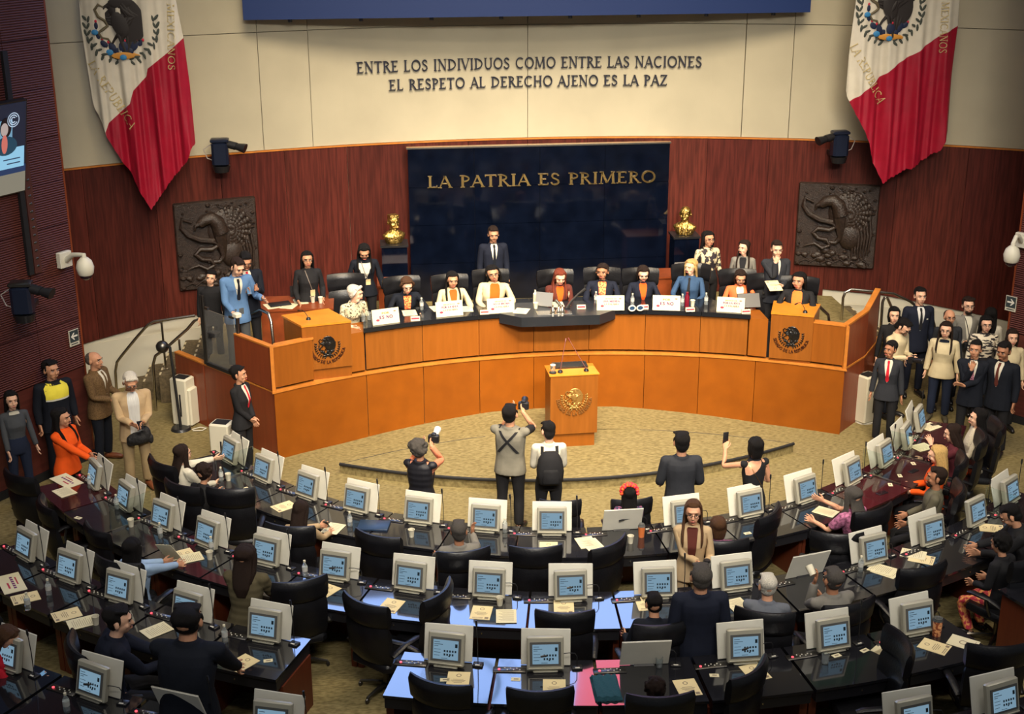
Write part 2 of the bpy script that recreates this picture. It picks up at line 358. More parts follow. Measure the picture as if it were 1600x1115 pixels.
for sx in 'mf':
    jk = TP['jacket', sx]; w1 = .058 if sx == 'm' else .062
    PT['vee', sx] = patch(jk, [(1.485, -.045, .045), (1.455, -w1, w1), (1.40, -w1*.95, w1*.95), (1.33, -w1*.75, w1*.75), (1.25, -w1*.5, w1*.5), (1.16, -w1*.22, w1*.22), (1.12, -.003, .003)], .005)
    PT['wide', sx] = patch(jk, [(1.485, -.045, .045), (1.455, -.066, .066), (1.38, -.072, .072), (1.28, -.07, .07), (1.18, -.066, .066), (1.06, -.064, .064), (.95, -.066, .066), (.86, -.07, .07)], .005)
    PT['tie', sx] = patch(jk, [(1.475, -.016, .016), (1.445, -.02, .02), (1.42, -.014, .014), (1.30, -.022, .022), (1.17, -.028, .028), (1.13, -.012, .012)], .010, 2)
    PT['scarf', sx] = patch(jk, [(1.495, -.05, .05), (1.46, -.062, .062), (1.40, -.055, .055), (1.32, -.05, .05), (1.22, -.045, .045), (1.12, -.035, .035)], .012)
    PT['lapels', sx] = patch(jk, [(1.44, -w1-.028, w1+.028), (1.40, -w1-.035, w1+.035), (1.36, -w1*.85-.045, w1*.85+.045), (1.33, -w1*.75-.03, w1*.75+.03), (1.25, -w1*.5-.02, w1*.5+.02), (1.15, -w1*.2-.008, w1*.2+.008)], .0025)
    PT['badge', sx] = patch(jk, [(1.13, .01, .085), (1.08, .01, .085), (1.02, .01, .085)], .012, 2)
    PT['lanyard', sx] = patch(jk, [(1.47, -.06, -.048), (1.3, -.015, -.003), (1.13, .035, .047)], .012, 1)
    PT['pocket', sx] = patch(jk, [(1.315, .085, .115), (1.295, .088, .118)], .004, 1)
    PT['yoke', sx] = patch(jk, [(1.47, -.10, .10), (1.42, -.15, .15), (1.36, -.155, .155), (1.30, -.15, .15), (1.26, -.15, .15)], .006, 8)
    PT['stripe', sx] = patch(jk, [(1.26, -.15, .15), (1.235, -.15, .15)], .007, 8)
    PT['collar', sx] = patch(jk, [(1.50, -.04, .04), (1.475, -.07, .07), (1.445, -.075, .075)], .007)
# face parts
def face_tpls():
    F = {}
    for s in (1, -1):
        mb = MB(); mb.m = 0; mb.ell((s*.031, -.0745, 1.630), (.0115, .0055, .0055), 12, 8)
        mb.mi = [1 if abs(sum(mb.v[i][0] for i in f)/len(f)-s*.031) < .006 else 0 for f in mb.f]; F['eye%d' % s] = mb
        mb = MB(); mb.tube([(s*.015, -.086, 1.652), (s*.033, -.083, 1.656), (s*.050, -.071, 1.650)], [.004, .0045, .003], 5); F['brow%d' % s] = mb
    mb = MB(); mb.tube([(-.022, -.084, 1.566), (-.008, -.092, 1.567), (.008, -.092, 1.567), (.022, -.084, 1.566)], [(.004), (.0065), (.0065), (.004)], 6); F['lips'] = mb
    mb = MB(); mb.tube([(-.030, -.080, 1.572), (-.012, -.096, 1.580), (.012, -.096, 1.580), (.030, -.080, 1.572)], [.005, .008, .008, .005], 6); F['moustache'] = mb
    mb = MB(); mb.ell((0, -.052, 1.545), (.050, .04, .036), 12, 8); F['beard'] = mb
    mb = MB()
    for s in (1, -1):
        mb.tube([(s*.032+.020*cos(a), -.090, 1.628+.016*sin(a)) for a in np.linspace(0, 2*PI, 11)], .0022, 5)
        mb.tube([(s*.052, -.089, 1.634), (s*.074, -.05, 1.632), (s*.080, .005, 1.632)], .0022, 5)
    mb.tube([(-.012, -.092, 1.632), (.012, -.092, 1.632)], .0022, 5); F['glasses'] = mb
    mb = MB()
    for i in range(30): mb.ell((.100*cos(R(-15)+R(210)*i/29), .02+.03*sin(i*2.3), 1.675+.098*sin(R(-15)+R(210)*i/29)), (.026, .026, .024), 8, 5)
    F['flower_crown'] = mb
    mb = MB(); mb.cyl((0, 0), .03, 0, .02); F['x'] = mb
    out = {}
    for k, m in F.items(): out[k] = Tpl(m.mesh('t', mat('tmp', (0, 0, 0))), 0, ('head',)); out[k].mi = m.mi
    return out
FACE = face_tpls()
# backpack / camera strap that go with the body
mb = MB(); mb.loft([[(x*s, .20+(y-.20)*s2, z) for x, y in ((-.17, .13), (-.12, .12), (.12, .12), (.17, .13), (.175, .22), (.13, .30), (-.13, .30), (-.175, .22))] for z, s, s2 in ((.96, .75, .6), (1.0, .98, .95), (1.15, 1.05, 1.1), (1.30, .92, .9), (1.40, .62, .6), (1.43, .4, .3))]); mb.loft([[(x*s, y, z) for x, y in ((-.12, .27), (.12, .27), (.10, .335), (-.10, .335))] for z, s in ((1.01, .9), (1.03, 1), (1.18, .95), (1.21, .8))])
BAG = Tpl(mb.mesh('t', mat('tmp', (0, 0, 0))), 0, ('chest',))
PT['pack_strap', 'm'] = patch(TP['shirt', 'm'], [(1.455, .075, .115), (1.38, .09, .13), (1.25, .11, .145)], .008, 2)
PT['back_strap', 'm'] = patch(TP['shirt', 'm'], [(1.452, .075, .115), (1.40, .08, .12), (1.34, .085, .12)], .010, 2, back=True)
PT['back_strap_b', 'm'] = patch(TP['shirt', 'm'], [(1.452, -.115, -.075), (1.40, -.12, -.08), (1.34, -.12, -.085)], .010, 2, back=True)
PT['cross_strap_b', 'm'] = patch(TP['vest', 'm'], [(1.44, .085, .12), (1.36, .02, .06), (1.25, -.07, -.03), (1.15, -.14, -.10)], .01, 2, back=True)
PT['cross_strap', 'm'] = patch(TP['vest', 'm'], [(1.44, -.12, -.085), (1.36, -.06, -.02), (1.25, .03, .07), (1.15, .10, .14)], .01, 2, back=True)
PT['cross_strap', 'f'] = patch(TP['dress', 'f'], [(1.42, .105, .112), (1.3, .04, .047), (1.18, -.04, -.033), (1.05, -.12, -.113)], .006, 1, back=True)
PT['bare_back', 'f'] = patch(TP['dress', 'f'], [(1.475, -.05, .06), (1.44, -.07, .11), (1.38, -.03, .15), (1.32, .03, .15), (1.28, .10, .145)], .004, 6, back=True)

HSC = 1.14
def rotm(a, b):
    a = a/np.linalg.norm(a); b = b/np.linalg.norm(b); return np.array(Vector(a).rotation_difference(Vector(b)).to_matrix())
def eul(x, y, z): return np.array((Matrix.Rotation(z, 3, 'Z') @ Matrix.Rotation(x, 3, 'X') @ Matrix.Rotation(y, 3, 'Y')))
def ik(a, t, l1, l2, hint):
    d = t-a; L = np.linalg.norm(d); L2 = min(L, (l1+l2)*.998); L2 = max(L2, abs(l1-l2)+.02); d = d/max(L, 1e-6)
    x = (l1*l1-l2*l2+L2*L2)/(2*L2); h = math.sqrt(max(l1*l1-x*x, 0)); hp = hint-d*(hint@d); hp = hp/max(np.linalg.norm(hp), 1e-6)
    return a+d*x+hp*h, a+d*L2
def solve(sex, lean=0, side=0, twist=0, hyaw=0, hpitch=0, hroll=0, sit=False, hands=None, hint=None, feet=None, seat_z=.58, stance=0, hdir=None):
    """bone transforms; figure faces -y, feet at z 0. hands: {'L': (x,y,z), 'R': ...} wrist targets in the figure's frame"""
    T = {}; pel = J['pelvis'].copy(); newp = pel.copy()
    if sit: newp = np.array([0, .05, seat_z+.03])
    I = np.eye(3); Rp = eul(R(-lean*.1), 0, 0)
    T['pelvis'] = (Rp, newp-Rp@pel)
    def chain(n, par, Rl, jn):
        Rq, t = T[par]; j = J[jn]; p = Rq@j+t; Rn = Rl; T[n] = (Rn, p-Rn@j); return p
    # positive lean = forwards (towards -y)
    Rs = eul(R(lean*.5), R(-side*.5), R(twist*.4)); chain('spine', 'pelvis', Rs, 'spine')
    Rc = eul(R(lean), R(-side), R(twist)); chain('chest', 'spine', Rc, 'chest')
    Rh = eul(R(lean*.4+hpitch), R(hroll), R(hyaw)); Rn = eul(R((lean+lean*.4+hpitch)/2), R(hroll*.5), R((hyaw+twist)/2)); chain('neck', 'chest', Rn, 'neck'); chain('head', 'neck', Rh, 'head')
    q_, t_ = T['head']; j_ = J['head']+[0, .01, -.03]; p_ = q_@j_+t_; T['head'] = (q_*HSC, p_-q_@j_*HSC)
    hands = hands or {}; hint = hint or {}; hdir = hdir or {}
    for s in 'LR':
        sg = 1 if s == 'L' else -1; off = np.array([(SHX[sex]-1)*J['sh'+s][0], 0, 0])
        q, t = T['chest']; sh = q@(J['sh'+s]+off)+t
        l1 = np.linalg.norm(J['el'+s]-J['sh'+s]); l2 = np.linalg.norm(J['wr'+s]-J['el'+s])
        tg = hands.get(s)
        if tg is None: tg = (sg*.235, -.02, .90) if not sit else (sg*.20, -.34, .78)
        tg = np.array(tg, float); hn = np.array(hint.get(s, (sg*.35, .45, -1)), float)
        el, wr = ik(sh, tg, l1, l2, hn)
        a, b, c, d = J['sh'+s], J['el'+s], J['wr'+s], J['fi'+s]
        R1 = rotm(b-a, el-sh); T['ua'+s] = (R1, sh-R1@(a+off))
        R2 = rotm(R1@(c-b), wr-el)@R1; T['fa'+s] = (R2, el-R2@(b+off))
        hd = hdir.get(s); R3 = R2 if hd is None else rotm(R2@(d-c), np.array(hd, float))@R2
        T['ha'+s] = (R3, wr-R3@(c+off))
        q, t = T['pelvis']; hp = q@J['hip'+s]+t; a, b, c = J['hip'+s], J['kn'+s], J['an'+s]
        l1 = np.linalg.norm(b-a); l2 = np.linalg.norm(c-b)
        ft = (feet or {}).get(s)
        if ft is None: ft = (sg*(.11+stance), .02, .085) if not sit else (sg*.12, -.24, .085)
        kn, an = ik(hp, np.array(ft, float), l1, l2, np.array([sg*.12, -1, .15]))
        R1 = rotm(b-a, kn-hp); T['th'+s] = (R1, hp-R1@a)
        R2 = rotm(R1@(c-b), an-kn)@R1; T['sn'+s] = (R2, kn-R2@b)
        R3 = eul(0, 0, R(sg*8)); T['ft'+s] = (R3, an-R3@c)
    A = np.zeros((len(BONES), 3, 3)); B = np.zeros((len(BONES), 3))
    for n, i in BI.items(): A[i], B[i] = T[n]
    return A, B
def skin(tpl, A, B, V=None):
    V = tpl.V if V is None else V
    P = np.einsum('vb,bij->vij', tpl.W, A); return np.einsum('vij,vj->vi', P, V)+tpl.W@B
def pmesh(name, tpl, A, B, m, V=None, scale=None, noise=0.):
    P = skin(tpl, A, B, V)
    if scale: P = P*scale
    me = bpy.data.meshes.new(name); me.from_pydata(P.tolist(), [], tpl.F); 
    for q in (m if isinstance(m, tuple) else (m,)): me.materials.append(q)
    if isinstance(m, tuple): me.polygons.foreach_set('material_index', tpl.mi)
    me.shade_smooth(); return me
SKIN = {k: mat('skin_'+k, c, .55, var=.06, vscale=30, spec=.3) for k, c in {'a': (.60, .31, .19), 'b': (.48, .24, .14), 'c': (.36, .165, .09), 'd': (.68, .40, .27)}.items()}
HAIRM = {k: mat('hair_'+k, c, r_, var=.35, vscale=60, stretch=(4, 4, .5), bump=.6, bscale=120, spec=.2) for k, (c, r_) in
         {'black': ((.007, .006, .006), .6), 'dark': ((.020, .011, .008), .6), 'brown': ((.075, .035, .017), .45), 'grey': ((.20, .18, .16), .5), 'white': ((.60, .56, .48), .6),
          'blonde': ((.52, .33, .12), .45), 'red': ((.16, .035, .018), .45), 'darkgrey': ((.07, .062, .055), .65)}.items()}
def cloth(name, col, **k):
    k.setdefault('rough', .85); k.setdefault('bump', .35); k.setdefault('bscale', 9); k.setdefault('var', .10); k.setdefault('vscale', 5); k.setdefault('spec', .25)
    return mat('cloth_'+name, col, **k)
EYEW = mat('eye_white', (.75, .72, .68), .3); EYED = mat('eye_dark', (.02, .012, .008), .2); LIP = mat('lips', (.38, .10, .08), .4); LIPM = mat('lips_pale', (.33, .14, .09), .5)
LENS = mat('glasses_frame', (.02, .015, .012), .3); SHOEB = mat('shoe_black', (.012, .011, .011), .25); SHOEBR = mat('shoe_brown', (.16, .05, .02), .35)
def person(label, pos, face, sex='m', skin_='b', hair='short', hc='black', topk='jacket', tc=None, vee=None, veek='vee', tie=None, bottom=None, legs='trousers',
           shoes=None, glasses=False, mous=None, beard=None, badge=False, height=None, group=None, extra=(), wide=1., under=None, short=False, **pose):
    """pos: feet (x,y,z); face: heading in degrees, 0 = towards -y"""
    t = thing('person', label, 'person', pos, R(face), group); A, B = solve(sex, **pose)
    h = (height or (1.72 if sex == 'm' else 1.60))/1.74; sc = (h*wide, h*wide, h)
    bd = TP['body', sex]; V = bd.V.copy(); zz = V[:, 2]; ax = np.abs(V[:, 0])
    wrx = .50 if sex == 'm' else .48
    cov = ((zz < 1.46) & (ax < .30)) | ((ax >= .30) & (ax < wrx) & (zz > .8)); 
    if topk in ('tee', 'vest') and (short or not under): cov = cov & (ax < .24)
    if topk == 'dress': cov = (zz < 1.36) & (ax < .2)
    cov = cov & (zz > .09)
    V = V-bd.N*(cov[:, None]*np.where((zz < 1.0) & (ax < .3), .026, .016)[:, None])
    part('body', pmesh('body', bd, A, B, SKIN[skin_], V, sc), None, t)
    if topk:
        part({'jacket': 'jacket', 'shirt': 'shirt', 'tee': 'shirt', 'vest': 'vest', 'dress': 'dress'}[topk], pmesh('top', TP[topk, sex], A, B, tc, None, sc), None, t)
    if under: part('shirt', pmesh('shirt', TP['tee' if short else 'shirt', sex], A, B, under, None, sc), None, t)
    if legs: part(legs, pmesh('trousers', TP['trousers', sex], A, B, bottom or cloth('black', (.012, .012, .014)), None, sc), None, t)
    for q in 'LR': part('shoe', pmesh('shoe', SHOE[q], A, B, shoes or SHOEB, None, sc), None, t)
    def pt(name, key, m, lab=None):
        part(name, pmesh(name, PT[key, sex], A, B, m, None, sc), None, t, label=lab)
    if vee:
        pt('shirt_front', veek, vee)
        if topk == 'jacket' and veek == 'vee': pt('lapels', 'lapels', tc)
    if tie: pt('tie', 'tie', tie)
    if badge: pt('badge', 'badge', mat('badge', (.55, .42, .22), .4), 'pale laminated badge'); pt('lanyard', 'lanyard', mat('lanyard', (.15, .12, .1), .6))
    for nm, key, m in extra: pt(nm, key, m)
    if hair: part('hair', pmesh('hair', HAIR[hair], A, B, HAIRM[hc], None, sc), None, t)
    bm_ = HAIRM['black' if hc in ('black', 'dark') else ('grey' if hc == 'white' else hc)]
    for q in (1, -1):
        part('eye', pmesh('eye', FACE['eye%d' % q], A, B, (EYEW, EYED), None, sc), None, t); part('eyebrow', pmesh('eyebrow', FACE['brow%d' % q], A, B, bm_, None, sc), None, t)
    part('lips', pmesh('lips', FACE['lips'], A, B, LIP if sex == 'f' else LIPM, None, sc), None, t)
    if mous: part('moustache', pmesh('moustache', FACE['moustache'], A, B, HAIRM[mous], None, sc), None, t)
    if beard: part('beard', pmesh('beard', FACE['beard'], A, B, HAIRM[beard], None, sc), None, t)
    if glasses: part('glasses', pmesh('glasses', FACE['glasses'], A, B, LENS, None, sc), None, t)
    t['_h'] = h
    return t, A, B, sc
def wrist(P, s='R', k=.09):        # palm position in world space
    t, A, B, sc = P; i = BI['ha'+s]; p = J['wr'+s]; d = J['fi'+s]-p; q = (A[i]@(p+d*(k/np.linalg.norm(d)))+B[i])*np.array(sc)
    if abs(SHX['m']-1) > 9: pass
    rz = t.rotation_euler[2]; c, s_ = cos(rz), sin(rz)
    return np.array([t.location[0]+c*q[0]-s_*q[1], t.location[1]+s_*q[0]+c*q[1], t.location[2]+q[2]])
# ------------------------------------------------------------------ the hall
def arcy(x, y0, r): return y0-(r-math.sqrt(r*r-x*x))
WALLY = lambda x: arcy(x, 3.6, 17.1)
ROSY = lambda x: arcy(x, -.10, 8.3)
M_wall = [mat('red_wood_%d' % i, c, .42, var=.32, vscale=5, stretch=(6, 6, .35), bump=.03, bscale=30, coords='Object', spec=.28) for i, c in enumerate(((.072, .013, .009), (.084, .017, .011), (.062, .012, .008), (.078, .015, .010)))]
M_plas = mat('cream_plaster', (.43, .39, .285), .9, var=.05, vscale=1.2, bump=.05, bscale=50)
M_white = mat('white_paint', (.50, .47, .38), .8, var=.04, vscale=2)
def woodmat(n, c, c2, rough=.38, st=(5, 5, .5)): return mat(n, c, rough, col2=c2, vscale=3.2, stretch=st, bump=.02, bscale=60, spec=.45, detail=6, ramp=(.25, .75))
M_or = [woodmat('orange_wood_%d' % i, a, b) for i, (a, b) in enumerate((((.19, .058, .006), (.25, .080, .010)), ((.215, .063, .005), (.26, .078, .008)), ((.195, .055, .005), (.245, .072, .007))))]
M_orl = [woodmat('rostrum_wood_%d' % i, a, b, .34, (1.2, 1.2, 1.2)) for i, (a, b) in enumerate((((.185, .048, .003), (.235, .064, .004)), ((.195, .051, .003), (.25, .068, .004))))]
M_edge = mat('wood_edge', (.46, .16, .025), .4, var=.12, vscale=8)
M_mah = woodmat('mahogany', (.16, .032, .012), (.22, .048, .016), .35)
M_gold = mat('gold', (.80, .55, .20), .28, 1.0, bump=.25, bscale=60)
M_brass = mat('bronze_gilt', (.30, .19, .05), .38, 1.0, col2=(.75, .52, .17), ramp=(.40, .60), bump=.9, bscale=38, vscale=22)
M_steel = mat('steel', (.62, .58, .50), .25, 1.0); M_chrome = mat('dark_steel', (.10, .095, .09), .3, .9)
M_black = mat('black_plastic', (.012, .012, .014), .35); M_blackm = mat('black_matte', (.008, .008, .009), .7)
M_marble = mat('black_marble', (.0020, .0036, .010), .08, var=.25, vscale=3, spec=.6)
M_let = mat('dark_letter', (.018, .020, .035), .4)
M_carv = mat('carved_wood', (.024, .014, .010), .42, var=.45, vscale=26, bump=.5, bscale=60, spec=.6)
# carpet: fine flecks, slightly streaked
def carpet():
    m = mat('carpet', (.30, .235, .115), .95, spec=.1); nt = m.node_tree; N, L = nt.nodes, nt.links; b = N['Principled BSDF']
    tc = N.new('ShaderNodeTexCoord'); mp = N.new('ShaderNodeMapping'); mp.inputs['Scale'].default_value = (9, 26, 9); mp.inputs['Rotation'].default_value = (0, 0, .12); L.new(tc.outputs['Object'], mp.inputs[0])
    n = N.new('ShaderNodeTexNoise'); n.inputs['Scale'].default_value = 1.6; n.inputs['Detail'].default_value = 5; L.new(mp.outputs[0], n.inputs[0])
    n2 = N.new('ShaderNodeTexNoise'); n2.inputs['Scale'].default_value = .7; L.new(tc.outputs['Object'], n2.inputs[0])
    mx = N.new('ShaderNodeMix'); mx.data_type = 'RGBA'; cr = N.new('ShaderNodeValToRGB'); L.new(n.outputs[0], cr.inputs[0])
    cr.color_ramp.elements[0].position = .34; cr.color_ramp.elements[1].position = .66
    cr.color_ramp.elements[0].color = (.125, .098, .042, 1); cr.color_ramp.elements[1].color = (.275, .222, .103, 1)
    L.new(cr.outputs[0], mx.inputs[6]); mx.inputs[7].default_value = (.165, .130, .058, 1); ml = N.new('ShaderNodeMath'); ml.operation = 'MULTIPLY'; ml.inputs[1].default_value = .45
    L.new(n2.outputs[0], ml.inputs[0]); L.new(ml.outputs[0], mx.inputs[0]); L.new(mx.outputs[2], b.inputs['Base Color'])
    bp = N.new('ShaderNodeBump'); bp.inputs['Strength'].default_value = .3; bp.inputs['Distance'].default_value = .01; L.new(n.outputs[0], bp.inputs['Height']); L.new(bp.outputs[0], b.inputs['Normal']); return m
M_carpet = carpet()
mb = MB(); mb.box(-14, 14, -24, 7, -.1, 0); floor = struct('floor', mb, M_carpet, smooth=False)
def sector(mb, r0, r1, a0, a1, z0, z1, n=24, cy=0.):
    P = [(r1*sin(R(a0+(a1-a0)*i/n)), cy-r1*cos(R(a0+(a1-a0)*i/n))) for i in range(n+1)]; Q = [(r0*sin(R(a0+(a1-a0)*i/n)), cy-r0*cos(R(a0+(a1-a0)*i/n))) for i in range(n, -1, -1)]
    vs = [(x, y, z0) for x, y in P+Q]+[(x, y, z1) for x, y in P+Q]; m = 2*n+2; fs = []
    for i in range(n): fs += [(i, i+1, m-2-i, m-1-i), (m+i+1, m+i, 2*m-1-i, 2*m-2-i)]
    for i in range(m): k = (i+1) % m; fs.append((k, i, m+i, m+k))
    mb.add(vs, [f[::-1] for f in fs])
for i, (r0, r1, a, z) in enumerate(((7.32, 20, 64, .15), (9.0, 20, 56, .30), (10.75, 20, 50, .45), (12.5, 20, 48, .60))):
    mb = MB(); sector(mb, r0, r1, -a, a, z-.16, z); struct('floor_tier', mb, M_carpet, smooth=False)
# low carpeted platform with a black nosing, ramped up behind
fr = lambda x: -2.86+(5.3-math.sqrt(max(5.3**2-.0-x*x, 0)))*.80+0*x
rear = lambda x: -1.05-(abs(x)/3.4)**2*.92
def platform():
    mb = MB(); n = 36; xs = [-3.4+6.8*i/n for i in range(n+1)]
    yf = lambda x: -2.86+.92*(abs(x)/3.4)**2+.02; P = [(x, yf(x)) for x in xs]+[(x, rear(x)) for x in xs[::-1][1:-1]]
    mb.prism(P, -.02, .16); return struct('floor_platform', mb, M_carpet, smooth=False), yf
plat, yf = platform()
mb = MB(); mb.tube([(x, yf(x)-.012, .15) for x in np.linspace(-3.40, 3.40, 40)], (.026, .024), 6); mb.tube([(x, rear(x)+.01, .157) for x in np.linspace(-3.38, -1.2, 16)], .006, 4)
part('nosing', mb, M_blackm, plat); mb = MB(); mb.tube([(x, rear(x)+.01, .157) for x in np.linspace(1.2, 3.38, 16)], .006, 4); part('nosing', mb, M_blackm, plat)
mb = MB(); zr = lambda x: .16*max(0, 1-max(0, (abs(x)-1.0)/2.35))+.004
mb.grid(lambda s, t: (-3.6+7.2*s, rear(-3.6+7.2*s)*(1-t)+(ROSY(-3.6+7.2*s)+.08)*t+.0, zr(-3.6+7.2*s)-.0), 36, 4); struct('floor_ramp', mb, M_carpet, smooth=False)
# curved back wall
def curved(mb, x0, x1, z0, z1, yfn, th=.08, n=None, z0b=None):
    n = n or max(1, int(abs(x1-x0)/.5)); f, g = [], []
    for i in range(n+1):
        x = x0+(x1-x0)*i/n; t = i/n; zb = z0 if z0b is None else z0+(z0b-z0)*t
        f.append((x, yfn(x), zb)); g.append((x, yfn(x), z1))
    o = 4; rings = [[(p[0], p[1], p[2]), (p[0], p[1]+th, p[2]), (q[0], q[1]+th, q[2]), (q[0], q[1], q[2])] for p, q in zip(f, g)]
    mb.loft(rings)
mb = MB(); curved(mb, -11, 11, -.1, 12, lambda x: WALLY(x)+.09, .2, 24); wall_back = struct('wall_back', mb, M_plas, smooth=False)
xs = [-9.6, -8.5, -7.4, -6.35, -5.3]+[-5.3+1.06*i for i in range(1, 10)]+[5.3, 6.35, 7.4, 8.5, 9.6]
for i in range(18):
    x0, x1 = xs[i]+.003, xs[i+1]-.003; b = lambda x: (.96 if abs(x) < 5.3 else 1.12-max(0, abs(x)-6.0)*.135)
    mb = MB(); curved(mb, x0, x1, b(x0), 3.82, WALLY, .07, 3, b(x1)); part('panel', mb, M_wall[(i*7) % 4], wall_back, smooth=False)
mb = MB(); curved(mb, -9.6, 9.6, 0, .86, lambda x: WALLY(x)+.02, .07, 30); mb2 = MB(); curved(mb2, -9.6, 9.6, .5, 1.12, lambda x: WALLY(x)+.045, .05, 30)
part('lower_wall', mb, M_white, wall_back, smooth=False); part('lower_wall', mb2, M_white, wall_back, smooth=False)
cols = [-9.6, -6.25, -4.57, -3.75, 0, 3.75, 4.54, 6.2, 9.6]; rws = [3.84, 5.80, 7.6, 9.8, 12]
for i in range(8):
    for j in range(4):
        pr_ = .012 if (i in (3, 4) and j == 0) else .0
        mb = MB(); curved(mb, cols[i]+.006, cols[i+1]-.006, rws[j]+.006, rws[j+1]-.006, lambda x: WALLY(x)+.01+pr_, .06); part('plaster_panel', mb, M_plas, wall_back, smooth=False)
mb = MB(); curved(mb, -9.6, 9.6, 3.815, 3.84, lambda x: WALLY(x)-.015, .05, 30); part('top_trim', mb, M_edge, wall_back, smooth=False)
# ribbed side walls
M_rib = mat('ribbed_wood', (.085, .022, .018), .5, spec=.35)
def ribs(m):
    nt = m.node_tree; N, L = nt.nodes, nt.links; b = N['Principled BSDF']; tc = N.new('ShaderNodeTexCoord'); wv = N.new('ShaderNodeTexWave')
    wv.bands_direction = 'Z'; wv.inputs['Scale'].default_value = 9.5; wv.inputs['Distortion'].default_value = 0; L.new(tc.outputs['Object'], wv.inputs[0])
    cr = N.new('ShaderNodeValToRGB'); cr.color_ramp.elements[0].color = (.045, .010, .009, 1); cr.color_ramp.elements[1].color = (.125, .034, .026, 1); L.new(wv.outputs['Fac'], cr.inputs[0]); L.new(cr.outputs[0], b.inputs['Base Color'])
    bp = N.new('ShaderNodeBump'); bp.inputs['Strength'].default_value = .6; bp.inputs['Distance'].default_value = .02; L.new(wv.outputs['Fac'], bp.inputs['Height']); L.new(bp.outputs[0], b.inputs['Normal'])
ribs(M_rib)
M_ribp = mat('plain_red_wood', (.085, .020, .015), .45, var=.2, vscale=4, stretch=(.4, .4, 5))
def sidewall(sg, name):
    A = np.array([sg*7.09, -.90]); d = np.array([sg*.587, -.81]); d /= np.linalg.norm(d); n = np.array([d[1]*sg, -d[0]*sg])*-1
    # n points into the room
    if n[0]*sg > 0: n = -n
    def Q(s, off, z): p = A+d*s+n*off; return (p[0], p[1], z)
    def slab(mb, s0, s1, o0, o1, z0, z1): mb.loft([[Q(s0, o0, z), Q(s1, o0, z), Q(s1, o1, z), Q(s0, o1, z)][::(1 if sg < 0 else -1)] for z in (z0, z1)])
    mb = MB(); slab(mb, 0, 11, -.35, -.03, -.1, 12); wl = struct(name, mb, M_ribp, smooth=False)
    zs = [.12, 1.45, 2.20, 2.92, 3.62, 4.24, 4.86, 5.53, 6.20, 6.9, 7.6, 9, 12]
    ss = [0, .78, 2.6, 5.0, 7.5, 11]
    for a, b in zip(ss, ss[1:]):
        for k, (z0, z1) in enumerate(zip(zs, zs[1:])):
            mb = MB(); slab(mb, a+.004, b-.004, -.03, .0 if True else 0, z0+.006, z1-.006); part('panel', mb, M_rib if k > 0 and z0 > 1.4 else M_ribp, wl, smooth=False)
    mb = MB(); slab(mb, 0, 11, -.03, .02, 0, .12); part('baseboard', mb, M_blackm, wl, smooth=False)
    mb = MB(); slab(mb, -.03, .0, -.35, .0, 0, 12); part('edge_trim', mb, M_mah, wl, smooth=False)
    return wl, Q, A, d, n
wall_left, QL, AL, dL, nL = sidewall(-1, 'wall_left'); wall_right, QR, AR, dR, nR = sidewall(1, 'wall_right')
# return walls between the side wall ends and the back wall
for sg, nm in ((-1, 'wall_left_return'), (1, 'wall_right_return')):
    mb = MB(); mb.box(min(sg*9.4, sg*9.6), max(sg*9.4, sg*9.6), -3.2, 1.0, 0, 12); struct(nm, mb, M_plas, smooth=False)
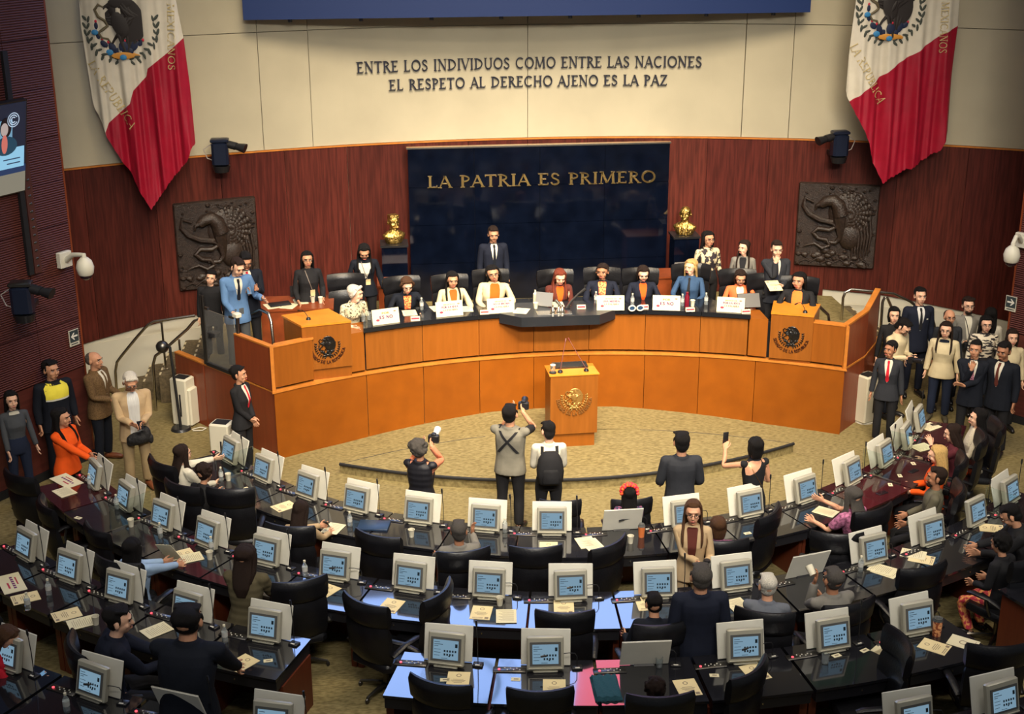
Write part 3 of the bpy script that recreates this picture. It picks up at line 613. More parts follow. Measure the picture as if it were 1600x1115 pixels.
# ------------------------------------------------------------------ lettering
def arcp(cx, cy, rx, ry, a0, a1, n=9): return [(cx+rx*cos(R(a0+(a1-a0)*i/n)), cy+ry*sin(R(a0+(a1-a0)*i/n))) for i in range(n+1)]
TK, TN = .15, .075
GL = {'A': ([([(.06, 0), (.38, 1)], TN), ([(.38, 1), (.72, 0)], TK), ([(.17, .34), (.58, .34)], TN)], [(.06, 0), (.72, 0)], .78),
 'B': ([([(.17, 0), (.17, 1)], TK), (arcp(.17, .75, .34, .22, 90, -90), TN+.02), (arcp(.17, .27, .40, .25, 90, -90), TN+.03)], [(.13, .02), (.13, .98)], .68),
 'C': ([(arcp(.48, .5, .38, .47, 50, 310, 14), .11)], [], .84), 'D': ([([(.17, 0), (.17, 1)], TK), (arcp(.17, .5, .58, .46, 90, -90, 12), .10)], [(.13, .02), (.13, .98)], .86),
 'E': ([([(.17, 0), (.17, 1)], TK), ([(.17, .965), (.58, .965)], TN), ([(.17, .52), (.48, .52)], TN), ([(.17, .035), (.60, .035)], TN), ([(.58, 1), (.58, .84)], .05), ([(.60, 0), (.60, .18)], .05)], [(.12, .02), (.12, .98)], .68),
 'H': ([([(.17, 0), (.17, 1)], TK), ([(.70, 0), (.70, 1)], TK), ([(.17, .52), (.70, .52)], TN)], [(.17, 0), (.17, 1), (.70, 0), (.70, 1)], .88),
 'I': ([([(.18, 0), (.18, 1)], TK)], [(.18, 0), (.18, 1)], .36), 'J': ([([(.22, 1), (.22, .1), (.12, -.06), (.0, -.08)], TK-.03)], [(.22, 1)], .40),
 'L': ([([(.17, 0), (.17, 1)], TK), ([(.17, .035), (.58, .035)], TN), ([(.58, 0), (.58, .2)], .05)], [(.13, .02), (.17, 1)], .64),
 'M': ([([(.12, 0), (.18, 1)], TN), ([(.18, 1), (.50, .05)], TK), ([(.50, .05), (.84, 1)], TN), ([(.84, 1), (.90, 0)], TK)], [(.12, 0), (.90, 0), (.16, 1), (.86, 1)], 1.04),
 'N': ([([(.15, 0), (.15, 1)], TN), ([(.15, 1), (.72, 0)], TK), ([(.72, 0), (.72, 1)], TN)], [(.15, 0), (.12, 1), (.72, 1)], .88),
 'O': ([(arcp(.47, .5, .38, .47, 0, 360, 18), .12)], [], .94), 'P': ([([(.17, 0), (.17, 1)], TK), (arcp(.17, .72, .38, .25, 90, -90), TN+.02)], [(.17, 0), (.13, .98)], .64),
 'R': ([([(.17, 0), (.17, 1)], TK), (arcp(.17, .74, .36, .23, 90, -90), TN+.02), ([(.34, .50), (.68, 0)], TK)], [(.17, 0), (.13, .98), (.70, 0)], .74),
 'S': ([([(.50, .80), (.42, .93), (.28, .97), (.15, .90), (.11, .76), (.18, .62), (.36, .50), (.49, .38), (.52, .22), (.43, .07), (.28, .02), (.15, .07), (.08, .20)], .11)], [], .62),
 'T': ([([(.36, 0), (.36, 1)], TK), ([(.02, .965), (.70, .965)], TN), ([(.03, 1), (.03, .84)], .05), ([(.69, 1), (.69, .84)], .05)], [(.36, 0)], .74),
 'U': ([([(.17, 1), (.17, .35)]+arcp(.44, .33, .27, .31, 180, 360)+[(.71, .35), (.71, 1)], .115)], [(.17, 1), (.71, 1)], .86),
 'V': ([([(.06, 1), (.38, 0)], TK), ([(.38, 0), (.70, 1)], TN)], [(.06, 1), (.70, 1)], .76),
 'X': ([([(.08, 1), (.68, 0)], TK), ([(.66, 1), (.08, 0)], TN)], [(.08, 1), (.68, 0), (.66, 1), (.08, 0)], .76), 'Z': ([([(.08, .965), (.62, .965)], TN), ([(.62, 1), (.08, 0)], TK), ([(.08, .035), (.64, .035)], TN), ([(.09, 1), (.09, .84)], .05), ([(.63, 0), (.63, .16)], .05)], [], .72),
 ' ': ([], [], .40)}
def glyph2d(ch, wgt=1.):       # list of quads in the unit square
    st, se, adv = GL[ch]; Q = []
    for pts, w_ in st:
        w_ *= wgt; n = len(pts)
        for k in range(n-1):
            (x0, y0), (x1, y1) = pts[k], pts[k+1]; L = math.hypot(x1-x0, y1-y0); dx, dy = (x1-x0)/L, (y1-y0)/L; e = w_*.22 if n > 2 else 0
            ax, ay, bx, by = x0-dx*e, y0-dy*e, x1+dx*e, y1+dy*e; nx, ny = -dy*w_/2, dx*w_/2
            if n == 2 and abs(dx) > .05 and abs(dy) > .3: nx, ny = -w_/2*np.sign(dy), 0      # diagonals end level
            Q.append([(ax+nx, ay+ny), (ax-nx, ay-ny), (bx-nx, by-ny), (bx+nx, by+ny)])
    for x, y in se: Q.append([(x-.13, y-.025), (x+.13, y-.025), (x+.13, y+.025), (x-.13, y+.025)])
    return Q, adv
def word_width(t, sp=.06): return sum(GL[c][2]+sp for c in t)-sp
def put_glyph(mb, Q, fn, h, d, doff=0.):     # fn(u, v, depth) -> point ; u,v in metres
    for q in Q:
        a = sum(q[i][0]*q[(i+1) % 4][1]-q[(i+1) % 4][0]*q[i][1] for i in range(4))
        if a < 0: q = q[::-1]
        f = [fn(u*h, v*h, d+doff) for u, v in q]; b = [fn(u*h, v*h, doff) for u, v in q]
        o = mb.add(f+b, [(0, 1, 2, 3), (4, 7, 6, 5), (0, 4, 5, 1), (1, 5, 6, 2), (2, 6, 7, 3), (3, 7, 4, 0)])
def sign_line(text, x0, x1, z, h, ysurf, m, parent, d=.03, doff=.02, wgt=1.):
    wid = word_width(text); k = (x1-x0)/wid; x = x0
    for ch in text:
        Q, adv = glyph2d(ch, wgt)
        if Q:
            mb = MB(); sx = k/h
            put_glyph(mb, Q, lambda u, v, dd: (x+u*sx, ysurf(x+u*sx)-dd, z+v), h, d, doff); part('letter', mb, m, parent, smooth=False)
        x += (adv+.06)*k
t = thing('wall_lettering', 'dark raised lettering ENTRE LOS INDIVIDUOS COMO ENTRE LAS NACIONES on the cream wall', 'lettering')
sign_line('ENTRE LOS INDIVIDUOS COMO ENTRE LAS NACIONES', -2.96, 3.02, 5.06, .185, lambda x: WALLY(x)+.02, M_let, t)
t = thing('wall_lettering', 'lower line of dark raised lettering EL RESPETO AL DERECHO AJENO ES LA PAZ', 'lettering')
sign_line('EL RESPETO AL DERECHO AJENO ES LA PAZ', -2.42, 2.44, 4.745, .18, lambda x: WALLY(x)+.02, M_let, t)
# marble panel with gold letters
mz = thing('marble_cladding', 'tall glossy black marble panel behind the rostrum chairs', 'wall panel', (0, 3.2, 0))
mxs = [-2.14+4.62*i/4 for i in range(5)]; mzs = [1.0, 1.7, 2.4, 3.08, 3.76]
for i in range(4):
    for j in range(4):
        mb = MB(); mb.box(mxs[i]+.003, mxs[i+1]-.003, 0, .12, mzs[j]+.003, mzs[j+1]-.003); part('tile', mb, M_marble, mz, smooth=False)
mb = MB(); mb.box(-2.16, 2.50, -.01, .13, 3.76, 3.785); part('top_trim', mb, M_steel, mz, smooth=False); mb = MB(); mb.box(-2.13, 2.47, .07, .13, .98, 3.77); part('backing', mb, M_blackm, mz, smooth=False)
t = thing('marble_lettering', 'gold raised lettering LA PATRIA ES PRIMERO on the black marble', 'lettering')
sign_line('LA PATRIA ES PRIMERO', -1.81, 2.24, 3.075, .205, lambda x: 3.2, M_gold, t, .02, .005)
# ------------------------------------------------------------------ eagle emblem relief (unit radius, facing -y)
def eagle(mb, S, cx=0, cz=0, y=0, dep=.12, mats=(0, 0, 0, 0, 0, 0), flat=1., fn=None, kk=1):
    """mats: eagle, snake, cactus, fruit, wreath, water/rock"""
    fn = fn or (lambda x, z: y)
    def P(x, z, dd=0): X, Z = cx+x*S, cz+z*S; return (X, fn(X, Z)-dd*S*flat, Z)
    def el(x, z, rx, rz, ang=0, dd=.05, ry=None, nu=8, nv=6):
        M = Matrix.Rotation(-R(ang), 3, 'Y'); mb.ell(P(x, z, dd*.4), (rx*S, (ry or dd)*S*flat, rz*S), nu, nv, M)
    def tb(pts, r_, n=6): mb.tube([P(*p) if len(p) == 3 else P(p[0], p[1], .04) for p in pts], [q*S for q in (r_ if hasattr(r_, '__len__') else [r_]*len(pts))], n)
    mb.m = mats[0]
    el(.20, .20, .40, .58, 18, .07, nu=22, nv=14); el(.02, .62, .30, .14, 0, .08, nu=14, nv=8)
    el(-.02, .08, .20, .34, 20, .16); el(-.16, .44, .13, .16, 10, .16); el(-.25, .54, .10, .085, 0, .16)
    for lay, (r0, n, wd, dd) in enumerate(((.66, 11, .060, .06), (.54, 10, .058, .11), (.40, 8, .055, .15))):
        for i in range(n):
            a = 62-i*(128/(n-1)); L = r0*(1-.12*abs(i/(n-1)-.35)); ox, oz = .0, .26
            el(ox+cos(R(a))*L*.52, oz+sin(R(a))*L*.50, L*.50, wd, -a, dd)
    for i in range(6): a = -62-i*9; el(.12+cos(R(a))*.42, -.02+sin(R(a))*.40, .34, .045, -a, .06)
    for i in range(7): a = 128+i*13; el(-.02+cos(R(a))*.34*.9, .24+sin(R(a))*.30, .26, .04, -a, .07)
    tb([(-.30, .55), (-.38, .52), (-.40, .46)], [.05, .03, .012]); tb([(-.10, -.18), (-.20, -.30), (-.26, -.40)], [.05, .035, .03]); tb([(.02, -.2), (.02, -.34)], [.05, .03])
    mb.m = mats[1]
    tb([(-.38, .50), (-.52, .58), (-.62, .46), (-.55, .28), (-.40, .18), (-.34, .05), (-.46, -.04), (-.58, -.12), (-.50, -.25), (-.36, -.28), (-.30, -.38)], [.022, .035, .04, .042, .042, .04, .038, .036, .033, .03, .02])
    mb.m = mats[2]
    for x, z, rx, rz, a in ((-.28, -.50, .10, .15, 30), (.02, -.48, .12, .15, 0), (.28, -.46, .10, .15, -30), (-.46, -.40, .075, .11, 50), (.44, -.40, .07, .10, -50), (-.14, -.60, .10, .09, 0), (.16, -.60, .10, .09, 0), (-.60, -.18, .06, .10, 10), (-.62, .06, .05, .09, 0)): el(x, z, rx, rz, a, .10)
    mb.m = mats[3]
    for x, z in ((-.62, .17), (-.50, -.27), (-.36, -.36), (.06, -.33), (.36, -.32), (.52, -.32), (-.68, -.08)): el(x, z, .035, .04, 0, .13, nu=6, nv=4)
    mb.m = mats[5]; el(0, -.70, .30, .09, 0, .08); el(-.22, -.72, .18, .06, 10, .09); el(.24, -.70, .18, .06, -10, .09)
    mb.m = mats[4]
    for sg in (-1, 1):
        for i in range(9):
            a = 270+sg*(12+i*11.5); x, z = .92*cos(R(a)), .92*sin(R(a))+.02
            el(x, z, .10, .038, -(a+90+sg*28)+(180 if sg < 0 else 0), .06, nu=6, nv=4); el(x*.90, z*.90, .09, .034, -(a+90-sg*28)+(180 if sg < 0 else 0), .06, nu=6, nv=4)
    return mb
def arc_text(mb, text, cx, cz, r, h, a0, a1, fn, d=.012, wgt=1.3):
    wid = word_width(text); s = 0
    for ch in text:
        Q, adv = glyph2d(ch, wgt); a = R(a0+(a1-a0)*(s+adv/2)/wid)
        def F(u, v, dd, a=a, adv=adv):
            u2 = u-adv*h/2; ux, uz = -sin(a), cos(a); vx, vz = -cos(a), -sin(a)
            X = cx+(r*cos(a))+ux*u2+vx*v; Z = cz+(r*sin(a))+uz*u2+vz*v; return (X, fn(X, Z)-dd, Z)
        if Q: put_glyph(mb, Q, F, h, d, .001)
        s += adv+.06
# ------------------------------------------------------------------ big LED screen over the wall
def screen():
    t = thing('wall_screen', 'wide light blue projection screen with dark blue border above the cream wall', 'screen', (0, 2.6, 6.04))
    nav = mat('screen_border', (.010, .022, .085), .35, emit=((.012, .03, .10), .28))
    mb = MB(); mb.box(-4.74, 4.66, 0, .18, 0, 3.9); part('case', mb, M_black, t, smooth=False)
    mb = MB(); mb.box(-4.74, 4.66, -.02, .0, 0, .335); part('lower_border', mb, nav, t, smooth=False)
    E = lambda n, c, s: mat(n, (0, 0, 0), .5, emit=(c, s))
    SB = E('screen_blue', (.32, .50, 1.0), 6.5); SP = E('screen_pink', (.95, .17, .25), 5.5); SD = E('screen_dark', (.10, .26, .42), 2.); SG = E('screen_text', (.10, .22, .40), 1.6)
    Y = -.012
    def area_(nm, pts, m): mb = MB(); mb.add([(x, Y, z) for x, z in pts], [tuple(range(len(pts)))]); part(nm, mb, m, t, smooth=False)
    area_('picture_blue_area', [(-4.70, .335), (2.35, .335), (2.35, 1.9), (.95, 1.9), (.75, 3.85), (-4.70, 3.85)], SB); area_('picture_pink_area', [(.95, 1.9), (2.35, 1.9), (2.35, 3.0), (1.9, 3.85), (.75, 3.85)], SP)
    area_('picture_dark_area', [(2.35, .335), (4.62, .335), (4.62, 3.85), (1.9, 3.85), (2.35, 3.0)], E('screen_black', (.05, .07, .10), .25))
    area_('picture_pink_block', [(-1.0, .5), (-.62, .5), (-.62, 1.15), (-1.0, 1.15)], SP) if False else None
    mb = MB(); sector(mb, .52, .62, -180, 179.9, 0, .004, 40); V = [(x-1.25, Y-.006-z, y+2.65) for x, y, z in mb.v]; mb.v = V; part('picture_emblem_ring', mb, SD, t, smooth=False)
    mb = MB(); arc_text(mb, 'SENADO DE LA REPUBLICA', -1.25, 2.65, .98, .20, 190, 350, lambda x, z: Y-.004, .004, .8); part('picture_emblem_text', mb, SG, t, smooth=False)
    for k in range(8): mb = MB(); mb.cyl((-4.0+k*1.15, .06), .035, -.05, 0, 8); part('mounting_bolt', mb, M_black, t)
screen()
# ------------------------------------------------------------------ flags
M_fw = mat('flag_white', (.60, .56, .47), .45, var=.04, spec=.6); M_fr = mat('flag_red', (.30, .006, .024), .42, var=.08, spec=.55); M_fg = mat('flag_green', (.01, .16, .07), .45, spec=.5)
EM = [mat('emb_brown', (.020, .016, .016), .6), mat('emb_snake', (.12, .10, .06), .6), mat('emb_navy', (.010, .018, .055), .6), mat('emb_red', (.5, .02, .05), .6), mat('emb_leaf', (.05, .06, .05), .6), mat('emb_orange', (.55, .25, .04), .6)]
M_emblue = mat('emb_blue', (.03, .20, .45), .6); M_embt = mat('emb_gold_thread', (.50, .40, .18), .45)
def interp(pts, z):
    pts = sorted(pts)
    if z <= pts[0][0]: return pts[0][1]
    for (a, b), (c, d) in zip(pts, pts[1:]):
        if z <= c: return b+(d-b)*(z-a)/(c-a)
    return pts[-1][1]
def flag(name_side, Y, left, right, bnd, bot, pole, ec, er, tx, label):
    """left/right/bottom: outlines in photo pixels on the plane the flag hangs in"""
    P = lambda px, py: aty(px, py, Y)
    Lz = [(P(*p)[2], P(*p)[0]) for p in left]; Rz = [(P(*p)[2], P(*p)[0]) for p in right]
    ztop = 8.6; tip = P(*bot); Lz += [(ztop, tip[0]-.55)]; Rz += [(ztop, tip[0]+.35)]
    t = thing('flag', label, 'flag', (tip[0], Y, tip[2]))
    x0 = min(x for z, x in Lz); x1 = max(x for z, x in Rz)
    def fold(x, z):
        s = (x-x0)/(x1-x0); a = min(1, max(0, (z-tip[2])/.4)); amp = .055*(.45+.55*a); k = min(1., max(.25, (7.2-z)/3.2))
        return -.10+amp*k*(sin(s*26+.7*sin(z*1.3))+.55*sin(s*47+1.1*z)+.3*sin(s*83))
    B = [(P(*p)[0], P(*p)[2]) for p in bnd]
    bz = lambda x: interp(B, x)
    def zone(fz0, fz1, nm, m, n=90, k=26):      # columns between two heights
        mb = MB()
        def fn(s, q):
            x = x0+(x1-x0)*s; za, zb = fz0(x), fz1(x); z = za+(zb-za)*q
            xl, xr = interp(Lz, z), interp(Rz, z); xx = min(max(x, xl), xr); return (xx-tip[0], fold(xx, z), z-tip[2])
        mb.grid(fn, n, k); part(nm, mb, m, t, angle=180)
    # bottom edge height for every x
    def zbot(x):
        zs = np.linspace(tip[2], ztop, 160)
        for z in zs:
            if interp(Lz, z)-.004 <= x <= interp(Rz, z)+.004: return z
        return tip[2]
    zone(zbot, lambda x: max(bz(x), zbot(x)), 'red_field', M_fr); zone(lambda x: max(bz(x), zbot(x)), lambda x: 7.35, 'white_field', M_fw); zone(lambda x: 7.35, lambda x: ztop, 'green_field', M_fg, 60, 8)
    e = P(*ec); S = er
    F = lambda x, z: fold(x+tip[0], z+tip[2])-.006
    mb = MB(); eagle(mb, S, e[0]-tip[0], e[2]-tip[2], 0, mats=(0, 1, 2, 3, 4, 5), flat=.14, fn=F)
    mb.v = [(x, y+0, z) for x, y, z in mb.v]
    part('embroidered_emblem', mb, EM, t)['kind'] = 'stuff'
    mb = MB(); g = [(-.62, -.12), (-.50, .0), (-.66, .05), (-.70, -.05)]
    for gx, gz, gr in ((-.66, -.10, .09), (-.35, -.62, .10), (.0, -.74, .09)): mb.ell((e[0]-tip[0]+gx*S, F(e[0]-tip[0]+gx*S, e[2]-tip[2]+gz*S)-.02, e[2]-tip[2]+gz*S), (gr*S, .012, gr*.8*S), 8, 5)
    part('blue_embroidery', mb, M_emblue, t)['kind'] = 'stuff'
    # gold thread lettering running along two lines
    for nm, text, (a, b), h in tx:
        p0, p1 = P(*a), P(*b); dx, dz = p1[0]-p0[0], p1[2]-p0[2]; L = math.hypot(dx, dz); ux, uz = dx/L, dz/L; vx, vz = -uz, ux
        wd = word_width(text); s = 0
        for ch in text:
            Q, adv = glyph2d(ch, .8); o = s/wid_(wd)*L if False else s/wd*L
            def G(u, v, dd, o=o): X = p0[0]+ux*(o+u*L/wd/h)+vx*v-tip[0]; Z = p0[2]+uz*(o+u*L/wd/h)+vz*v-tip[2]; return (X, F(X, Z)-dd, Z)
            if Q: mb = MB(); put_glyph(mb, Q, G, h, .004, .004); part('letter', mb, M_embt, t, smooth=False)
            s += adv+.06
    a, b = P(*pole[0]), P(*pole[1]); d = (a-b)/np.linalg.norm(a-b)
    mb = MB()
    for k in range(3): mb.tube([b-[tip[0]-.02*(k-1), -.08, tip[2]], (b+d*6.2)-[tip[0]-.02*(k-1), -.08, tip[2]]], .016, 8)
    part('pole', mb, M_steel, t); return t
flag('l', 1.75, [(237, 325), (205, 270), (170, 215), (165, 200), (147, 165), (137, 100), (128, 40), (125, 0)], [(239, 325), (268, 282), (296, 248), (300, 232), (306, 225), (297, 130), (288, 60), (276, 0)],
     [(165, 212), (172, 190), (205, 160), (210, 140), (230, 118), (232, 106), (262, 82), (290, 56)], (238, 326), ((238, 322), (252, 420)), (191, 42), .60,
     [('a', 'LA REPUBLICA', ((138, 98), (205, 200)), .13), ('b', 'S MEXICANOS', ((262, -12), (264, 108)), .11)], 'huge folded national flag hanging left of the cream wall lettering')
flag('r', 1.75, [(1375, 283), (1357, 240), (1355, 222), (1340, 190), (1326, 160), (1318, 142), (1325, 80), (1335, 0)], [(1377, 283), (1430, 256), (1463, 234), (1470, 222), (1479, 205), (1484, 120), (1494, 40), (1496, 0)],
     [(1318, 165), (1326, 158), (1365, 128), (1372, 120), (1405, 95), (1430, 80), (1463, 56), (1495, 39)], (1376, 284), ((1404, 262), (1396, 388)), (1388, 15), .60,
     [('a', 'LA REPUBLICA', ((1325, 72), (1370, 162)), .13), ('b', 'MEXICANOS', ((1468, 2), (1463, 82)), .11)], 'huge folded national flag hanging right of the cream wall lettering')
# ------------------------------------------------------------------ carved plaques
def plaque(cx, label):
    y = WALLY(cx)-.05; sl = -cx/math.sqrt(17.1**2-cx*cx); t = thing('carved_relief', label, 'wall carving', (cx, y, 2.32), math.atan(sl))
    mb = MB(); n = 40; rnd = random.Random(3)
    mb.bbox(-.70, .70, -.03, .09, -.76, .76, .02); part('slab', mb, M_carv, t)
    mb = MB()
    mb.tube([(-.42, -.06, .42), (-.58, -.08, .50), (-.60, -.08, .36), (-.50, -.09, .22), (-.30, -.10, .12), (-.08, -.10, .08), (-.02, -.10, .0), (-.12, -.10, -.06), (-.32, -.10, -.04), (-.40, -.09, -.12), (-.30, -.09, -.22), (-.16, -.09, -.24), (-.10, -.09, -.34), (-.22, -.09, -.40), (-.36, -.08, -.32), (-.50, -.07, -.36), (-.56, -.06, -.40)], [.02, .035, .042, .046, .048, .048, .046, .044, .042, .042, .04, .04, .038, .034, .028, .02, .01], 8)
    part('serpent', mb, M_carv, t)
    mb = MB(); mb.ell((.20, -.04, .24), (.36, .075, .38), 18, 12, Matrix.Rotation(R(-15), 3, 'Y')); mb.ell((.24, -.05, -.18), (.20, .08, .24), 14, 10)
    mb.tube([(.06, -.06, .22), (.0, -.08, .40), (-.10, -.09, .48), (-.22, -.09, .45), (-.30, -.09, .38)], [.15, .13, .11, .10, .07], 12); mb.tube([(-.29, -.10, .40), (-.37, -.11, .37), (-.39, -.10, .29)], [.05, .035, .012], 8)
    mb.tube([(.04, -.05, .18), (.06, -.06, 0), (.08, -.06, -.20), (.0, -.06, -.30), (-.20, -.07, -.28)], [.13, .10, .06, .04, .03], 8)
    for lay in range(6):
        for i in range(11):
            a = R(100-i*19); r0 = .06+lay*.056; mb.ell((.22+cos(a)*r0, -.105+lay*.006, .24+sin(a)*r0*1.05), (.036, .020, .050), 7, 5, Matrix.Rotation(R(-12), 3, 'Y'))
    for i in range(7): mb.tube([(.56-.055*i, -.06, .22-.10*(i % 2)), (.60-.05*i, -.075, -.12-.02*i), (.57-.045*i, -.05, -.50-.02*i)], [.022, .03, .012], 6)
    for k in range(5): mb.tube([(.02+.04*k, -.04, .66-.015*k), (.36+.02*k, -.06, .60-.05*k), (.60-.01*k, -.05, .36-.06*k)], [.012, .020, .014], 6)
    part('eagle', mb, M_carv, t)
    mb = MB()
    for i in range(46):
        x, z = rnd.uniform(-.66, .66), rnd.choice([rnd.uniform(-.72, -.42), rnd.uniform(-.72, -.42), rnd.uniform(.55, .70), rnd.uniform(-.4, .6)])
        if abs(z) < .55 and z > -.42: x = rnd.choice([-1, 1])*rnd.uniform(.60, .67)
        q = rnd.uniform(.03, .10) if z < -.4 else rnd.uniform(.02, .045); mb.ell((x, -.035, z), (q, .045, q*.7), 8, 5)
    for k in range(6): mb.tube([(-.65+.2*k, -.04, -.70), (-.5+.2*k, -.06, -.62+.03*(k % 2)), (-.38+.2*k, -.04, -.68)], [.012, .022, .01], 6)
    part('cactus_and_stones', mb, M_carv, t)['kind'] = 'stuff'
plaque(-5.43, 'square dark carved eagle relief on the red wood wall, left of the marble')
plaque(5.43, 'square dark carved eagle relief on the red wood wall, right of the marble')
# ------------------------------------------------------------------ rostrum
def wallseg(mb, p, q, z0, z1, th=.08, z1b=None):
    p, q = np.array(p, float), np.array(q, float); d = (q-p)/np.linalg.norm(q-p); n = np.array([-d[1], d[0]])*th; z1b = z1 if z1b is None else z1b
    mb.loft([[(p[0], p[1], z0), (q[0], q[1], z0), (q[0]+n[0], q[1]+n[1], z0), (p[0]+n[0], p[1]+n[1], z0)], [(p[0], p[1], z1), (q[0], q[1], z1b), (q[0]+n[0], q[1]+n[1], z1b), (p[0]+n[0], p[1]+n[1], z1)]])
ro = thing('rostrum', 'long curved orange wood rostrum with black counter and two levels of panels', 'rostrum')
bx = [-4.33, -2.97, -2.09, -1.2, -.33, .55, 1.43, 2.27, 3.1, 4.33]
for i in range(9):
    mb = MB(); curved(mb, bx[i]+.004, bx[i+1]-.004, -.02, 1.055, ROSY, .05, 4); part('lower_panel', mb, M_orl[i % 2], ro, smooth=False)
mb = MB(); curved(mb, -4.35, 4.35, 1.055, 1.085, lambda x: ROSY(x)-.015, .14, 24); part('ledge', mb, M_edge, ro, smooth=False)
mb = MB(); curved(mb, -4.2, 4.2, .0, 1.66, lambda x: ROSY(x)+.16, .04, 24); part('backing', mb, M_blackm, ro, smooth=False)
ux = [-2.97, -2.09, -1.2, -.33, .55, 1.43, 2.27, 2.97]
for i in range(7):
    mb = MB(); curved(mb, ux[i]+.004, ux[i+1]-.004, 1.125, 1.725, lambda x: ROSY(x)+.03, .05, 4); part('upper_panel', mb, M_or[i % 3], ro, smooth=False)
def ctop(x): return ROSY(x)-.02
for i in range(7):
    a, b = ux[i]+(0 if i else -.02)+.003, ux[i+1]+(0 if i < 6 else .02)-.003; n = 5
    mb = MB(); P = [(a+(b-a)*k/n, ctop(a+(b-a)*k/n)) for k in range(n+1)]+[(b-(b-a)*k/n, ctop(b-(b-a)*k/n)+.72) for k in range(n+1)]
    mb.prism(P, 1.73, 1.80); part('countertop', mb, mat('counter_black', (.010, .011, .014), .12, spec=.6), ro, smooth=False)
mb = MB(); P = [(-.88, ROSY(-.88)-.02), (-.56, -.42), (.66, -.42), (.95, ROSY(.95)-.02), (.9, .35), (-.84, .35)]; mb.prism(P, 1.65, 1.805); part('raised_countertop', mb, mat('counter_slate', (.014, .017, .022), .3), ro, smooth=False)
for sg in (-1, 1):
    mb = MB(); a, b = sorted((sg*2.985, sg*3.25)); curved(mb, a, b, 1.125, 1.74, lambda x: ROSY(x)+.02, .5, 1); part('end_block', mb, M_or[1], ro, smooth=False)
    a, b = sorted((sg*3.75, sg*4.30)); mb = MB(); curved(mb, a, b, 1.125, 1.75, lambda x: ROSY(x)+.04, .10, 1); part('corner_panel', mb, M_or[2], ro, smooth=False)
    mb = MB(); curved(mb, a-.01, b+.02, 1.75, 1.77, lambda x: ROSY(x)+.03, .16, 1); part('corner_cap', mb, M_edge, ro, smooth=False)
    mb = MB(); mb.box(min(sg*4.30, sg*4.35), max(sg*4.30, sg*4.35), ROSY(4.33)-.0, ROSY(4.33)+.06, 1.085, 1.77); part('corner_post', mb, M_edge, ro, smooth=False)
# flanks
FL = [(-4.33, -1.28), (-4.93, -.58), (-5.50, .10), (-6.02, .72)]
for i in range(3):
    a, b = FL[i+1], FL[i]; mb = MB(); wallseg(mb, (a[0]+.004, a[1]), (b[0]-.004, b[1]-.004), -.02, 1.05, .06); part('flank_panel', mb, M_mah, ro, smooth=False)
    mb = MB(); wallseg(mb, (a[0], a[1]-.01), (b[0], b[1]-.01), 1.05, 1.075, .10); part('flank_cap', mb, M_edge, ro, smooth=False)
mb = MB(); wallseg(mb, FL[1], (FL[0][0]-.02, FL[0][1]), 1.09, 1.75, .06); part('wing_panel', mb, M_mah, ro, smooth=False)
mb = MB(); wallseg(mb, (FL[1][0], FL[1][1]-.01), (FL[0][0]-.02, FL[0][1]-.01), 1.75, 1.775, .09); part('wing_cap', mb, M_edge, ro, smooth=False)
FR = [(4.35, -1.26), (4.86, -.72), (5.26, -.10), (6.0, .72)]
for i in range(3):
    a, b = FR[i], FR[i+1]; mb = MB(); wallseg(mb, (a[0], a[1]), (b[0], b[1]), -.02, 1.05, .06); part('flank_panel', mb, M_mah, ro, smooth=False)
    mb = MB(); wallseg(mb, (a[0], a[1]-.01), (b[0], b[1]-.01), 1.05, 1.08, .10); part('flank_cap', mb, M_edge, ro, smooth=False)
for (a, b, z0, z1) in ((FR[0], FR[1], 1.76, 1.80), (FR[1], FR[2], 1.80, 1.95)):
    mb = MB(); wallseg(mb, a, b, 1.085, z0, .06, z1); part('wing_panel', mb, M_mah, ro, smooth=False)
    mb = MB(); n = 1; wallseg(mb, (a[0], a[1]-.01), (b[0], b[1]-.01), z0, z0+.03, .09, z1+.03)
    o = 0
    mb.v = [(x, y, (z if z > z0+.001 else (z0 if abs(x-a[0]) < .12 else z1))) for x, y, z in mb.v]; part('wing_cap', mb, M_edge, ro, smooth=False)
# stage floor and steps
mb = MB(); P = [(x, ROSY(x)+.12) for x in np.linspace(-4.2, 4.2, 15)]+[(4.8, -.62), (5.22, -.04), (5.45, .05), (5.45, 2.70)]+[(x, WALLY(x)-.02) for x in np.linspace(5.0, -5.0, 12)]+[(-5.45, 2.70), (-5.45, .05), (-4.86, -.52)]
mb.prism(P, .0, 1.0); struct('floor_stage', mb, M_carpet, smooth=False)
M_tape = mat('tape_cream', (.55, .47, .30), .7)
for sg, nm in ((-1, 'stage_steps'), (1, 'stage_steps')):
    t = thing(nm, 'carpeted steps up to the %s side of the stage' % ('left' if sg < 0 else 'right'), 'steps', (sg*5.48, 1.5, 0))
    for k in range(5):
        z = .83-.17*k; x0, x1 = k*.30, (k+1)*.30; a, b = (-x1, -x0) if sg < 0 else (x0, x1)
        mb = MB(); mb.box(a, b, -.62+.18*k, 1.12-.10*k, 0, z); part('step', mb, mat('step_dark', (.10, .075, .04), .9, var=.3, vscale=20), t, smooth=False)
        for q in range(7):
            mb = MB(); xe = -x1 if sg < 0 else x1; mb.box(xe-.0 if sg < 0 else xe-.03, xe+.03 if sg < 0 else xe, -.60+.18*k+q*.24, -.48+.18*k+q*.24, z, z+.004); 
            if -.48+.18*k+q*.24 < 1.1-.10*k: part('edge_tape', mb, M_tape, t, smooth=False)
